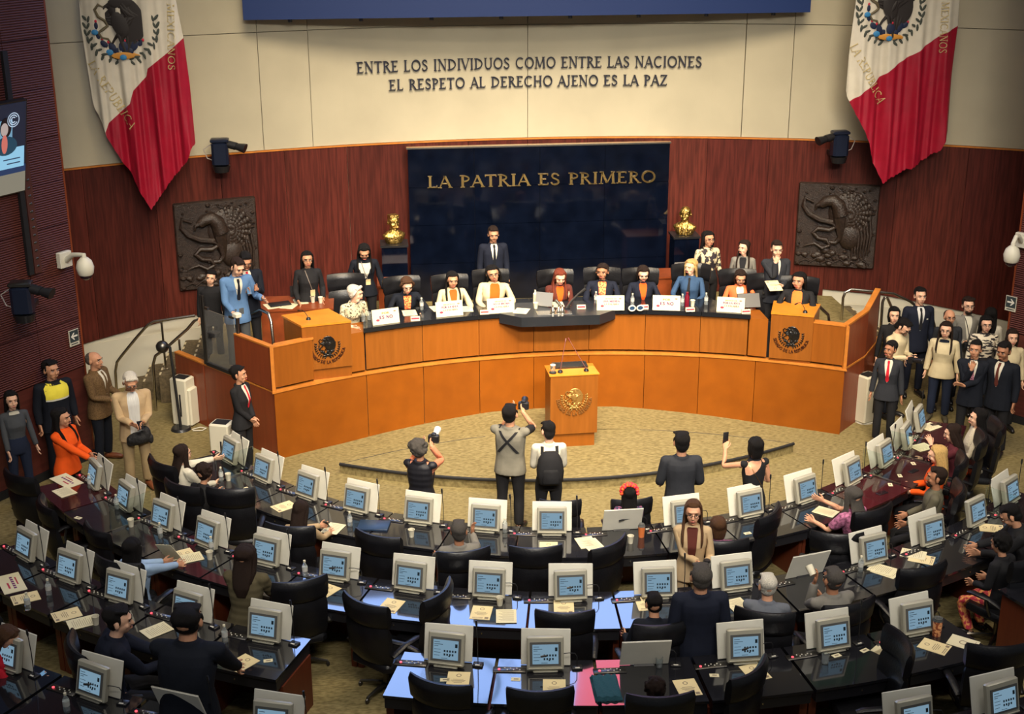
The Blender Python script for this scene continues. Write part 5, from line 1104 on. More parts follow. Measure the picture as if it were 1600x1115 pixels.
# papers, cups and bottles, surveyed from the photograph
def rz_at(P, turn=0): return math.atan2(P[0], -P[1])+PI+R(turn)
def item(kind, px, py, z, label, turn=0, dz=0.): P = at(px, py, z); return put(kind, (P[0], P[1], z+dz), rz_at(P, turn), label)
Z1, Z2, Z3, Z4 = .74, .89, 1.04, 1.19
for kind, px, py, z, turn, label in (
    ('placard', 104, 751, Z2, 12, 'white printed placard lying on the far left desk below the woman in orange'), ('plain', 101, 769, Z2, 96, 'white typed sheet below the placard on the far left desk'),
    ('card', 122, 809, Z2, 20, 'small white card alone on the red reflecting desk at far left'), ('cup', 205, 822, Z2, 0, 'white paper cup left of the second row desks'), ('bottle', 141, 762, Z2, 0, 'clear bottle beside the far left monitor'), ('bottle', 183, 795, Z2, 0, 'clear bottle beside the second monitor from far left'),
    ('bottle', 346, 751, Z1, 0, 'clear bottle near the curly haired person'), ('cup', 357, 750, Z1, 0, 'white paper cup by the curly haired person'), ('card', 386, 763, Z1, 0, 'white card on the desk by the curly haired person'),
    ('cream', 444, 791, Z1, -14, 'cream document on the desk of the dark haired woman with phone'), ('plain', 521, 826, Z1, 8, 'white typed sheets beside the blue folder'), ('bottle', 547, 822, Z1, 0, 'clear bottle in front of the blue folder'),
    ('cup', 643, 838, Z1, 0, 'white cup with dark print on the front row desk'), ('bottle', 789, 832, Z1, 0, 'clear bottle by the raised hand in the front row'), ('cream', 857, 855, Z1, 0, 'cream document centred on a front row desk'),
    ('plain', 916, 848, Z1, 12, 'white sheets fanned on the front row desk'), ('plain', 925, 851, Z1, 20, 'loose white sheet over the fanned sheets'), ('cup', 985, 848, Z1, 0, 'white paper cup in front of the panel without monitor'),
    ('card', 1168, 833, Z1, 0, 'small white card right of the brown haired woman'), ('plain', 1290, 800, Z1, 20, 'white paper by the grey haired woman'), ('plain', 1453, 667, Z1, 60, 'large typed sheet on the far right front row desk'), ('plain', 1441, 699, Z1, 60, 'white sheet near the maroon jacket'),
    ('card', 1427, 724, Z1, 40, 'small white card upper right of the red reflecting desks'), ('card', 1406, 743, Z1, 40, 'white card beside the dark phone'), ('card', 1391, 757, Z1, 40, 'crumpled white note on the red reflecting desk'),
    ('cream', 283, 866, Z2, -24, 'cream folder open on desk before the olive puffer jacket'), ('plain', 297, 872, Z2, -30, 'typed white page over the cream folder'), ('cup', 328, 873, Z2, 0, 'white paper cup by the cream folder'), ('bottle', 331, 862, Z2, 0, 'clear bottle behind the paper cup on the left'), ('bottle', 251, 840, Z2, 0, 'clear bottle in front of the third monitor on the left'),
    ('placard', 18, 911, Z3, -20, 'white placard with purple print at the left edge'), ('cream', 40, 934, Z3, -24, 'cream certificate on the left third row desk'), ('bottle', 77, 930, Z3, 0, 'clear bottle with cap by the left third row monitor'), ('bottle', 44, 952, Z3, 0, 'clear bottle lower left on the third row'),
    ('cream', 104, 960, Z3, -26, 'large cream folder on the third row left desk'), ('plain', 128, 973, Z3, -30, 'typed pages lying on the large cream folder'), ('cup', 150, 975, Z3, 0, 'white cup beside the man in navy'), ('plain', 245, 985, Z3, -20, 'page held by the seated men'),
    ('cream', 378, 1036, Z3, -18, 'cream certificate by the left aisle end desk'), ('bottle', 352, 1003, Z3, 0, 'clear bottle with red label near the aisle end desk'), ('card', 419, 1032, Z3, 30, 'folded white note at the aisle end of the desk'),
    ('card', 443, 928, Z2, -10, 'white card by the turned chair on the second row'), ('cream', 509, 923, Z2, -14, 'cream document behind the turned chair'), ('bottle', 477, 900, Z2, 0, 'clear bottle with red label on the second row'),
    ('cream', 611, 946, Z2, -6, 'cream document on a blue reflecting desk'), ('cream', 752, 957, Z2, 0, 'open cream notebook on a blue reflecting desk'), ('plain', 791, 963, Z2, 6, 'narrow white leaflet beside the notebook'), ('cup', 781, 945, Z2, 0, 'white paper cup beside the notebook'),
    ('cream', 881, 948, Z2, 0, 'cream certificate at the centre of the second row'), ('card', 911, 957, Z2, 0, 'white card at the corner of the central certificate'), ('cream', 1010, 943, Z2, 0, 'cream paper before the crouching dark haired man'), ('plain', 1153, 946, Z2, 8, 'white paper under the hand of the white haired man'),
    ('plain', 1378, 890, Z2, 28, 'white sheets under the seal folder on the right'), ('seal', 1384, 893, Z2, 24, 'cream folder with round seal on the second row right'), ('cream', 1440, 873, Z2, 34, 'cream certificate under the second row monitor on the right'), ('plain', 1427, 866, Z2, 36, 'white sheets beside the certificate on the right'),
    ('bottle', 1344, 893, Z2, 0, 'clear bottle in front of the second row right monitor'), ('cream', 1549, 825, Z2, 36, 'cream folder before the dark haired man at the right edge'),
    ('cream', 716, 1062, Z3, 4, 'cream document behind a chair in the third row'), ('card', 695, 1062, Z3, 10, 'white card in the third row by the aisle'), ('cream', 866, 1074, Z3, 0, 'cream certificate at the centre of the third row'), ('card', 806, 1061, Z3, 0, 'white card between two third row desks'),
    ('cream', 1074, 1074, Z3, 4, 'cream certificate beside the curly haired head'), ('card', 1116, 1055, Z3, -10, 'white card on the desk right of the curly haired head'), ('cream', 1180, 1050, Z3, 8, 'cream document above the tilted chair'),
    ('cream', 1395, 1022, Z3, 20, 'cream sheet with seal left of the upright chair'), ('seal', 1388, 1017, Z3, 30, 'white seal folder left of the upright chair'), ('cream', 1460, 1010, Z3, 32, 'cream certificate right of the upright chair'), ('seal', 1505, 1004, Z3, 32, 'white folder with round seal by the right aisle'), ('card', 1532, 1019, Z3, 20, 'small card at the right aisle end of the desk'),
    ('card', 1351, 1016, Z3, 16, 'white leaflet behind the glass of water'), ('card', 1307, 1024, Z3, 10, 'small printed card by the glass of water'), ('bottle', 105, 1112, Z4, 0, 'clear bottle in front of the lower left monitor')):
    item(kind, px, py, z, label, turn, .0 if kind != 'plain' else .005)
# single things on desks
P = at(584, 822, Z1); t = thing('folder', 'large closed blue folder on the front row desk', 'folder', (P[0], P[1], Z1), rz_at(P, 18)); mb = MB(); mb.bbox(-.19, .19, -.13, .13, 0, .025, .004); part('cover', mb, mat('blue_leather', (.015, .035, .08), .4), t)
P = at(947, 1076, Z3); t = thing('jacket_bundle', 'teal folded cloth lying on the pink reflecting desk', 'cloth', (P[0], P[1], Z3), rz_at(P, 3)); mb = MB(); mb.grid(lambda u, v: (-.13+.26*u, -.21+.42*v, .04*min(1, 8*min(u, 1-u, v*1.2, 1-v)**.7)+.008*sin(u*21+v*9)), 14, 18); part('fold', mb, mat('cloth_teal', (.010, .06, .085), .9, bump=.4, bscale=40), t); mb = MB(); mb.box(-.128, .128, -.205, .205, 0, .012); part('lining', mb, mat('cloth_teal', (0, 0, 0)), t, smooth=False)
P = at(1463, 992, Z3); t = thing('tumbler_cup', 'tall orange and brown patterned tumbler with clear lid', 'cup', (P[0], P[1], Z3)); mb = MB(); mb.cyl((0, 0), .042, 0, .17, 18, .05); part('cup_wall', mb, mat('pattern_cup', (.25, .05, .02), .4, col2=(.75, .35, .15), vscale=30, ramp=(.48, .52)), t); mb = MB(); mb.cyl((0, 0), .052, .17, .20, 18, .045); part('lid', mb, mat('clear_glass', (1, 1, 1)), t)
P = at(1289, 1036, Z3); glass_cup('clear glass of water before the third row right monitor', P, .10, .038)
P = at(1030, 1042, Z3); glass_cup('glass with pale drink behind the curly haired head', P, .11, .035)
P = at(1002, 838, Z1); t = thing('lidded_cup', 'orange iced drink in a clear cup', 'cup', (P[0], P[1], Z1)); mb = MB(); mb.cyl((0, 0), .034, 0, .14, 16, .044); part('drink', mb, mat('orange_drink', (.55, .15, .04), .3), t); mb = MB(); mb.cyl((0, 0), .046, .14, .175, 16, .03); part('lid', mb, mat('clear_glass', (1, 1, 1)), t)
P = at(1420, 700, Z1); t = thing('drink_bottle', 'pale cylindrical bottle with dark cap by the front row right monitor', 'bottle', (P[0], P[1], Z1)); mb = MB(); mb.cyl((0, 0), .04, 0, .19, 16, .042); part('body', mb, mat('paper_white', (0, 0, 0)), t); mb = MB(); mb.cyl((0, 0), .036, .19, .225, 14, .025); part('cap', mb, M_black, t)
def phone(px, py, z, label, turn=0, lit=False, rot=None, loc=None):
    P = at(px, py, z) if loc is None else np.array(loc); t = thing('phone', label, 'phone', (P[0], P[1], P[2]), rz_at(P, turn))
    if rot is not None: t.rotation_euler = rot
    mb = MB(); mb.bbox(-.037, .037, -.078, .078, 0, .009, .003); part('body', mb, M_black, t); mb = MB(); mb.box(-.033, .033, -.072, .072, .009, .0095); part('display', mb, mat('phone_screen', (.01, .02, .03), .1, emit=((.25, .5, .8), .5)) if lit else mat('phone_glass', (.01, .01, .012), .05), t, smooth=False); return t
phone(1427, 736, Z1, 'black phone on the red reflecting desk beside the white card', 80); phone(1378, 770, Z1, 'black phone on the red reflecting desk by the grey haired woman', 80); phone(1517, 863, Z2, 'phone with red back on the second row right desk', 80)
phone(1462, 663, Z1+.005, 'phone by the typed sheet at far right', 40)
# ------------------------------------------------------------------ chairs in the rows
CG = 'black leather swivel chairs'
for k, (px, py, z, turn, label) in enumerate((
    (237, 690, 0, -25, 'black chair turned, bluish top, left of the woman in white blazer'), (303, 750, 0, 0, 'black chair with light rim behind the curly haired person'), (357, 768, 0, 35, 'black chair in profile right of the curly haired person'),
    (457, 812, 0, 12, 'black chair of the dark haired woman with the phone'), (583, 840, 0, -8, 'black chair facing the blue folder'), (697, 848, 0, 4, 'black chair of the grey haired man raising a hand'), (838, 860, 0, 6, 'black chair before the front row cream document'),
    (962, 852, 0, 42, 'black chair half turned in front of the paper cup'), (1148, 848, 0, -4, 'black chair behind the brown haired woman'), (1214, 802, 0, 35, 'black chair turned left of the grey haired woman'), (1362, 790, 0, -8, 'black chair of the grey haired woman, right front row'),
    (1450, 768, 0, -10, 'black chair of the man with short dark hair, right'), (1500, 700, 0, 0, 'black chair of the blonde woman in orange'), (1543, 680, 0, 5, 'black chair of the woman in maroon'), (1565, 640, 0, 15, 'blue black chair of the woman in white knit'),
    (20, 745, 0, 20, 'blue black chair at the left edge below the grey sweater'), (60, 788, .0, -12, 'black chair tilted at the far left desk'), (140, 828, .15, -4, 'black chair under the far left second row monitors'), 
    (302, 895, .15, -10, 'black chair left of the olive puffer jacket'), (470, 912, .15, 38, 'black chair turned near the aisle, second row'), (560, 944, .15, -22, 'large black chair pushed out by the aisle'),
    (697, 925, .15, 75, 'black chair in side view between blue desks'), (883, 962, .15, 0, 'black chair at the centre of the second row'), (1012, 970, .15, -8, 'black chair of the crouching dark haired man'), (1213, 950, .15, -14, 'black chair of the white haired man'),
    (1352, 928, .15, -6, 'black chair right of the grey haired man drinking'), (1452, 890, .15, -4, 'wide black chair on the right of the second row'), (1560, 868, .15, -12, 'black chair of the person in patterned skirt'), (1310, 838, .0, -30, 'dark chair in front of the second row right desks'),
    (110, 1000, .30, 20, 'black chair of the man in navy, left third row'), (258, 1050, .30, 0, 'black chair behind the standing dark suit on the left'), (680, 1072, .30, -14, 'black chair near the aisle in the third row'),
    (845, 1085, .30, 4, 'black chair at the centre of the nearest row'), (1037, 1082, .30, 0, 'black chair of the curly haired head'), (1185, 1050, .30, 40, 'black chair tilted before the cream document'), (1421, 1000, .30, 78, 'black chair in side view with blue sheen'),
    (1567, 1015, .30, -20, 'black chair beside the right aisle'), (990, 784, 0, 0, 'black chair beyond the desks under the flower crown'), (876, 786, 0, 0, 'black chair beyond the front row monitors'))):
    w_ = turn
    if label.endswith('flower crown') or label.endswith('row monitors'):
        chair_px(px, py, z, turn, label, CG, .86)
    else: chair_px(px, py, z, turn, label, CG)
# ------------------------------------------------------------------ wall fittings
def on_side(Q, A, d, n, px, py, off=0.):       # point where a sight line meets a side wall
    dd = ray(px, py); nn = np.array([n[0], n[1], 0]); A3 = np.array([A[0], A[1], 0])+nn*off; t = ((A3-CAMP)@nn)/(dd@nn); return CAMP+dd*t
def dome(px, py, bx_, by_, wall, label, sg):
    Q, A, d, n = wall; P = on_side(Q, A, d, n, bx_, by_); ang = math.atan2(n[1], n[0])+PI/2
    t = thing('dome_camera', label, 'camera', P, ang); m = mat('camera_white', (.62, .60, .50), .4)      # local -y points into the room
    mb = MB(); mb.bbox(-.11, .11, -.09, 0, -.11, .12, .01); part('wall_box', mb, m, t)
    e = at(px, py, P[2]-.05); L = locfn((P[0], P[1]), ang)
    dx, dy = L(*(aty(px, py, P[1]+n[1]*.5)[:2])); z0 = aty(px, py, P[1]+n[1]*.5)[2]-P[2]
    mb = MB(); mb.tube([(0, -.08, .0), (dx*.4, dy*.4-.05, .10), (dx*.8, dy*.8, .12), (dx, dy, .02+z0), (dx, dy, z0-.06)], [.045, .035, .033, .033, .04], 12); part('arm', mb, m, t)
    mb = MB(); mb.cyl((dx, dy), 0, 0, 0, 18, rings=[(z0-.02, .05), (z0-.07, .10), (z0-.16, .125), (z0-.25, .11), (z0-.27, .095)]); part('housing', mb, m, t)
    mb = MB(); mb.cyl((dx, dy), 0, 0, 0, 16, rings=[(z0-.27, .09), (z0-.31, .08), (z0-.34, .04)]); part('dome_lens', mb, mat('dome_dark', (.02, .01, .015), .1), t)
WL, WR = (QL, AL, dL, nL), (QR, AR, dR, nR)
dome(131, 400, 97, 405, WL, 'white dome security camera on curved arm on the left ribbed wall', -1)
dome(1583, 382, 1600, 375, WR, 'white dome security camera on the right ribbed wall', 1)
def exit_sign(px, py, wall, label, right):
    Q, A, d, n = wall; P = on_side(Q, A, d, n, px, py, .01); ang = math.atan2(n[1], n[0])+PI/2; t = thing('exit_sign', label, 'sign', P, ang)
    mb = MB(); mb.box(-.09, .09, -.012, 0, -.12, .12); part('board', mb, mat('sign_pale', (.55, .52, .42), .5), t, smooth=False)
    mb = MB(); mb.box(-.08, .08, -.015, -.012, -.065, .11); part('green_field', mb, mat('sign_dark', (.03, .045, .05), .5), t, smooth=False)
    s = 1 if right else -1; mb = MB(); mb.prism_y([(s*.062, .022), (s*.01, .075), (-s*.01, .075), (s*.02, .035), (-s*.06, .035), (-s*.06, .010), (s*.02, .010), (-s*.01, -.03), (s*.01, -.03)][::-1], -.018, -.015); part('arrow', mb, mat('sign_white', (.7, .68, .6), .5), t, smooth=False)
    mb = MB(); mb.box(-.065, .065, -.014, -.012, -.10, -.085); part('caption', mb, MATS['sign_dark'], t, smooth=False)
exit_sign(115, 527, WL, 'small sign with white left arrow on the left ribbed wall', False); exit_sign(1580, 474, WR, 'small sign with white right arrow on the right ribbed wall', True)
# television on its rail at the left edge
def tv():
    Q, A, d, n = WL; a, b = on_side(Q, A, d, n, 40, 151, .18), on_side(Q, A, d, n, 42, 303, .18); ang = math.atan2(n[1], n[0])+PI/2; c = (a+b)/2
    t = thing('television', 'large wall television at the left edge showing a dark haired woman', 'television', (c[0], c[1], (a[2]+b[2])/2), ang); t.rotation_euler = (R(11), 0, ang); h = (a[2]-b[2])/2
    s = -1; W_ = 2.1     # local x runs towards the corner
    ux = np.array([cos(ang), sin(ang)]); tc = 1 if ux@(-d) > 0 else -1
    def X(v): return -tc*v      # v metres away from the corner-side edge
    def bx_(nm, v0, v1, z0, z1, y0, m): mb = MB(); mb.box(min(X(v0), X(v1)), max(X(v0), X(v1)), y0-.004, y0, z0, z1); return part(nm, mb, m, t, smooth=False)
    mb = MB(); mb.box(min(X(0), X(W_)), max(X(0), X(W_)), -.0, .09, -h, h); part('case', mb, M_black, t, smooth=False)
    E = lambda nm, c, s_: mat(nm, (0, 0, 0), .4, emit=(c, s_))
    bx_('display', .02, W_-.02, -h+.02, h-.02, -.002, E('tv_navy', (.012, .02, .045), .8))
    bx_('picture_floor', .02, 1.2, -h+.02, -h+.34, -.006, E('tv_beige', (.28, .26, .20), .8)); bx_('picture_desk_edge', .02, 1.2, -h+.30, -h+.40, -.009, E('tv_blue', (.02, .05, .14), .8))
    bx_('picture_placard', .05, .52, -h+.38, -h+.66, -.012, E('tv_pale', (.30, .62, .85), .9)); bx_('picture_placard_text', .12, .40, -h+.50, -h+.515, -.017, E('tv_text', (.05, .1, .2), .6)); bx_('picture_placard_text', .12, .34, -h+.44, -h+.455, -.017, MATS['tv_text'])
    bx_('picture_chair', .25, .7, -h+.62, -h+1.05, -.009, E('tv_lightblue', (.20, .42, .60), .8))
    mb = MB(); mb.ell((X(.36), -.012, -h+.95), (.10, .006, .14), 14, 10); part('picture_hair', mb, E('tv_hair', (.008, .006, .01), .8), t)
    mb = MB(); mb.ell((X(.385), -.018, -h+.93), (.062, .006, .09), 14, 10); part('picture_face', mb, E('tv_face', (.55, .45, .42), .8), t)
    mb = MB(); mb.ell((X(.36), -.016, -h+.70), (.19, .006, .13), 14, 10); part('picture_jacket', mb, E('tv_jacket', (.015, .07, .12), .8), t)
    mb = MB(); mb.ell((X(.385), -.022, -h+.73), (.05, .004, .13), 12, 8); part('picture_scarf', mb, E('tv_coral', (.75, .20, .16), .8), t)
    lg = E('tv_logo', (.55, .68, .85), .9)
    for r0, r1, a0, a1 in ((.088, .10, -180, 179), (.058, .072, 30, 330), (.028, .042, 40, 320)):
        mb = MB(); P = [(X(.24)+q*cos(R(w_)), h-.24+q*sin(R(w_))) for q, ws in ((r1, np.linspace(a0, a1, 20)), (r0, np.linspace(a1, a0, 20))) for w_ in ws]
        for i in range(19): mb.add([(P[i][0], -.02, P[i][1]), (P[i+1][0], -.02, P[i+1][1]), (P[38-i][0], -.02, P[38-i][1]), (P[39-i][0], -.02, P[39-i][1])], [(0, 1, 2, 3)])
        part('logo_ring', mb, lg, t, smooth=False)
    r = thing('mounting_rail', 'dark slotted vertical rail on the left wall beside the television', 'rail', (c[0], c[1], 0), ang)
    mb = MB(); mb.box(min(X(.02), X(.10)), max(X(.02), X(.10)), .12, .17, 3.05, 6.1); part('rail_bar', mb, M_blackm, r, smooth=False); mb = MB(); mb.box(min(X(-.12), X(.0)), max(X(-.12), X(.0)), .12, .17, 3.05, 5.0); part('slotted_bar', mb, mat('rail_red', (.07, .022, .018), .5), r, smooth=False)
    for k in range(12): mb = MB(); mb.ell((X(-.06), .12, 3.15+k*.11), (.028, .012, .018), 8, 5); part('slot', mb, M_chrome, r)
tv()
# broadcast cameras
def bcam(px, py, Y, label, sg, kind=0, loc=None, rz=0.):
    P = aty(px, py, Y) if loc is None else loc; t = thing('broadcast_camera', label, 'camera', P, rz); t.scale = (1.35, 1.2, 1.05)
    m = mat('camera_navy', (.008, .012, .028), .3)
    mb = MB(); mb.bbox(-.10, .10, -.10, .10, -.24, .14, .03); part('head', mb, m, t)
    mb = MB(); mb.bbox(-.11, .11, -.09, .09, .13, .19, .015); part('body', mb, M_chrome if kind else m, t)
    mb = MB(); mb.tube([(sg*.10, -.02, .10), (sg*.20, -.05, .07)], [.06, .06], 14); mb.tube([(sg*.20, -.05, .07), (sg*.31, -.08, .04)], [.05, .075], 14); part('lens', mb, M_black, t)
    mb = MB(); mb.bbox(-.05, .05, .0, .5, -.28, -.20, .01); part('wall_arm', mb, M_black, t); mb = MB(); mb.cyl((0, 0), .09, -.34, -.24, 16, .11); part('pan_base', mb, M_black, t)
    mb = MB(); mb.tube([(-sg*.08, 0, .12), (-sg*.20, 0, .02), (-sg*.16, 0, -.12), (-sg*.08, 0, -.16)], .007, 6); part('cable', mb, mat('cable_grey', (.35, .32, .30), .5), t)
    return t
bcam(344, 235, 2.35, 'black broadcast camera on the wall left of the marble', 1); bcam(1312, 222, 2.35, 'black broadcast camera on the wall right of the marble', -1)
Pc = on_side(*WL, 34, 462, .55); bcam(0, 0, 0, 'broadcast camera with zoom lens on an arm at the left wall', 1, 1, Pc, 0)
# rails
def rail(label, loc, paths, posts, rz=0., r_=.024):
    t = thing('handrail', label, 'railing', loc, rz)
    for p in paths: mb = MB(); mb.tube(p, r_, 10); part('rail', mb, M_steel, t)
    for x, y, z0, z1 in posts: mb = MB(); mb.tube([(x, y, z0), (x, y, z1)], r_*.8, 8); part('post', mb, M_steel, t); mb = MB(); mb.cyl((x, y), .04, z0, z0+.012, 12); part('flange', mb, M_steel, t)
    return t
for sg, nm in ((-1, 'left'), (1, 'right')):
    rail('long bent steel handrail along the white wall, %s side' % nm, (0, 0, 0), [[(-5.75, 1.5, 1.42), (-6.42, 1.5, 1.34), (-6.52, 1.5, 1.29), (-6.7, 1.5, 1.10), (-7.0, 1.5, .76), (-7.08, 1.5, .66), (-7.12, 1.5, .5), (-7.14, 1.5, 0)]] if sg < 0 else [[(5.16, 1.3, 1.0), (5.16, 1.3, 1.40), (5.19, 1.3, 1.50), (5.29, 1.3, 1.55), (6.05, 1.3, 1.45), (6.35, 1.3, 1.30), (6.8, 1.3, .95), (6.85, 1.3, .8), (6.86, 1.3, 0)]], [(-6.3, 1.5, .5, 1.34) if sg < 0 else (5.8, 1.3, .83, 1.46)])
rail('steel handrail curving up beside the flank panels at left', (0, 0, 0), [[(-6.42, .9, .0), (-6.40, .9, .8), (-6.35, .9, .95), (-6.2, .9, 1.05), (-5.8, .85, 1.40), (-5.68, .82, 1.54), (-5.60, .8, 1.58), (-5.56, .8, 1.48), (-5.55, .8, .85)]], [(-5.95, .87, .5, 1.22)])
rail('steel handrail curving down behind the right flank wall', (0, 0, 0), [[(5.50, .3, .2), (5.47, .3, 1.62), (5.50, .3, 1.71), (5.54, .3, 1.70), (5.66, .3, 1.47), (6.2, .3, .95)]], [])
rail('small bent steel rail behind the right emblem pedestal', (0, 0, 0), [[(4.15, .1, 1.8), (4.2, .1, 1.78), (4.50, .1, 1.5), (4.52, .1, 1.4), (4.52, .1, 1.0)]], [])
rail('steel hoop rail on the left of the stage desk', (0, 0, 0), [[(-4.9, .15, 1.7), (-4.75, .1, 1.84), (-4.55, -.1, 1.98), (-4.42, -.25, 1.96), (-4.38, -.32, 1.86), (-4.36, -.36, 1.4), (-4.36, -.36, 1.02)]], [])
# glass gate on the left flank
gt = thing('glass_gate', 'smoked glass gate with dark steel frame on the left of the stage', 'gate', (-5.42, .02, 1.075), math.atan2(-.62, .52))
gw = .80; mb = MB(); mb.box(.02, gw, -.006, .006, .05, .92); part('pane', mb, mat('smoked_glass', (.86, .86, .84), .04, trans=.92, ior=1.12), gt, smooth=False)
mb = MB(); mb.box(-.0, gw+.02, -.03, .03, 0, .05); part('bottom_rail', mb, M_black, gt, smooth=False)
for x in (0, -.06): mb = MB(); mb.cyl((x, 0), .022, 0, 1.12, 10); part('post', mb, M_chrome, gt)
mb = MB(); mb.cyl((gw+.03, .04), .03, 0, .95, 10); part('post', mb, M_chrome, gt)
for x in (.03, gw-.12): mb = MB(); mb.box(x, x+.10, -.015, .015, .92, .955); part('clamp', mb, M_steel, gt, smooth=False)
mb = MB(); mb.bbox(gw-.02, gw+.10, -.02, .08, .95, 1.02, .01); part('latch', mb, mat('camera_white', (0, 0, 0)), gt); mb = MB(); mb.cyl((.17, .05), .10, .50, .56, 16); part('lock_knob', mb, M_black, gt)
# stanchion with ball, purifiers, plinth bits
P = at(246, 640, 0)
st = thing('stanchion', 'dark metal ball and strap post at the foot of the left steps', 'stanchion', (-5.95, .05, 0)); mb = MB(); mb.ell((-.16, .1, 1.35), (.10, .10, .10), 18, 12); part('ball', mb, M_chrome, st); mb = MB(); mb.tube([(-.03, 0, 1.38), (.03, 0, .02)], .022, 8); part('pole', mb, M_blackm, st); mb = MB(); mb.cyl((.03, 0), .16, 0, .04, 20, .14); part('base', mb, M_black, st); mb = MB(); mb.tube([(-.16, .1, 1.35), (-.03, 0, 1.38)], .02, 8); part('strap', mb, M_blackm, st)
def purifier(px, py, rz, label, h=.72, zf=0.):
    P = at(px, py, zf); t = thing('air_purifier', label, 'air purifier', (P[0], P[1], zf), R(rz)); m = mat('purifier_white', (.58, .55, .44), .4)
    mb = MB(); mb.bbox(-.15, .15, -.13, .13, .02, h, .02); part('casing', mb, m, t); mb = MB(); mb.bbox(.06, .20, -.10, .12, .02, h-.16, .02); part('side_casing', mb, m, t)
    mb = MB(); mb.box(-.11, .11, -.09, .09, h-.001, h+.004); part('outlet_grille', mb, M_blackm, t, smooth=False); mb = MB(); mb.box(.02, .045, -.136, -.129, .18, .55); part('slot', mb, M_black, t, smooth=False); mb = MB(); mb.cyl((0, 0), .15, 0, .02, 16); part('foot', mb, M_pan, t)
purifier(290, 662, -28, 'white tower air purifier beside the left steps', .80); purifier(352, 738, -20, 'white air purifier partly behind the left usher', .80); purifier(1350, 658, 30, 'white tower air purifier beside the right usher', .80)
P = at(312, 672, 0); t = thing('power_cable', 'white looped cable behind the left air purifier', 'cable', (P[0], P[1], .01)); mb = MB(); mb.tube([(-.12, .0, .01), (.0, .08, .01), (.10, .03, .01), (.05, -.06, .01), (-.10, -.05, .01)], .008, 6); part('cord', mb, M_pan, t)
# ------------------------------------------------------------------ furniture on the stage
def stage_desk(x0, x1, y0, y1, label, z=.76, rz=0):
    c = ((x0+x1)/2, (y0+y1)/2); w_, d_ = (x1-x0)/2, (y1-y0)/2; t = thing('side_table', label, 'desk', (*c, 1.0), R(rz)); M1 = mat('mahogany_light', (.20, .045, .014), .3, var=.15, vscale=6)
    mb = MB(); mb.box(-w_, w_, -d_, d_, z-.03, z); part('tabletop', mb, M1, t, smooth=False)
    for a, b, e, f in ((-w_+.02, w_-.02, -d_+.02, -d_+.04), (-w_+.02, -w_+.04, -d_+.04, d_-.02), (w_-.04, w_-.02, -d_+.04, d_-.02)): mb = MB(); mb.box(a, b, e, f, 0, z-.03); part('side_panel', mb, M1, t, smooth=False)
    return t
stage_desk(-4.6, -3.45, .30, 1.05, 'dark wood table with papers behind the left emblem pedestal', .84); stage_desk(3.05, 3.95, .45, 1.0, 'dark wood table with phone behind the right side seats', .84); stage_desk(-2.75, -2.05, 1.55, 2.1, 'dark wood counter behind the second seat', .80); stage_desk(1.95, 2.75, 1.55, 2.1, 'dark wood counter between the blonde woman and the column', .80)
ZS = 1.84
for k, (kind, px, py, tn, label) in enumerate((('plain', 425, 478, 20, 'white papers on the left stage table'), ('plain', 452, 478, -20, 'white sheet on the left stage table by the chair'), ('plain', 470, 471, 10, 'white sheet under the standing woman with badge'), ('cup', 489, 472, 0, 'white paper cup on the left stage table'), ('cup', 501, 473, 0, 'second white cup beside the woman with badge'))): P = at(px, py, ZS); put(kind, (P[0], P[1], ZS), R(tn), label)
P = at(437, 476, ZS); t = thing('folder', 'dark folder on the left stage table', 'folder', (P[0], P[1], ZS+.005), .3); mb = MB(); mb.bbox(-.17, .17, -.1, .1, 0, .02, .004); part('cover', mb, M_black, t)
P = at(470, 466, ZS); t = thing('laptop', 'black laptop on the left stage table', 'laptop', (P[0], P[1]+.1, ZS)); mb = MB(); mb.box(-.17, .17, 0, .012, 0, .18); part('lid', mb, M_black, t, smooth=False); mb = MB(); mb.box(-.17, .17, .01, .22, 0, .015); part('keyboard', mb, M_black, t, smooth=False)
P = at(1200, 462, ZS); t = thing('desk_phone', 'grey desk telephone on the right stage table', 'telephone', (P[0], P[1], ZS)); mb = MB(); mb.loft([[(-.12, -.1, 0), (.12, -.1, 0), (.12, .1, 0), (-.12, .1, 0)], [(-.12, -.1, .02), (.12, -.1, .02), (.12, .1, .09), (-.12, .1, .09)]]); part('base', mb, M_black, t, smooth=False); mb = MB(); mb.tube([(-.09, -.08, .05), (-.09, 0, .09), (-.09, .09, .11)], [.022, .014, .022], 8); part('handset', mb, M_chrome, t)
CT = 1.80
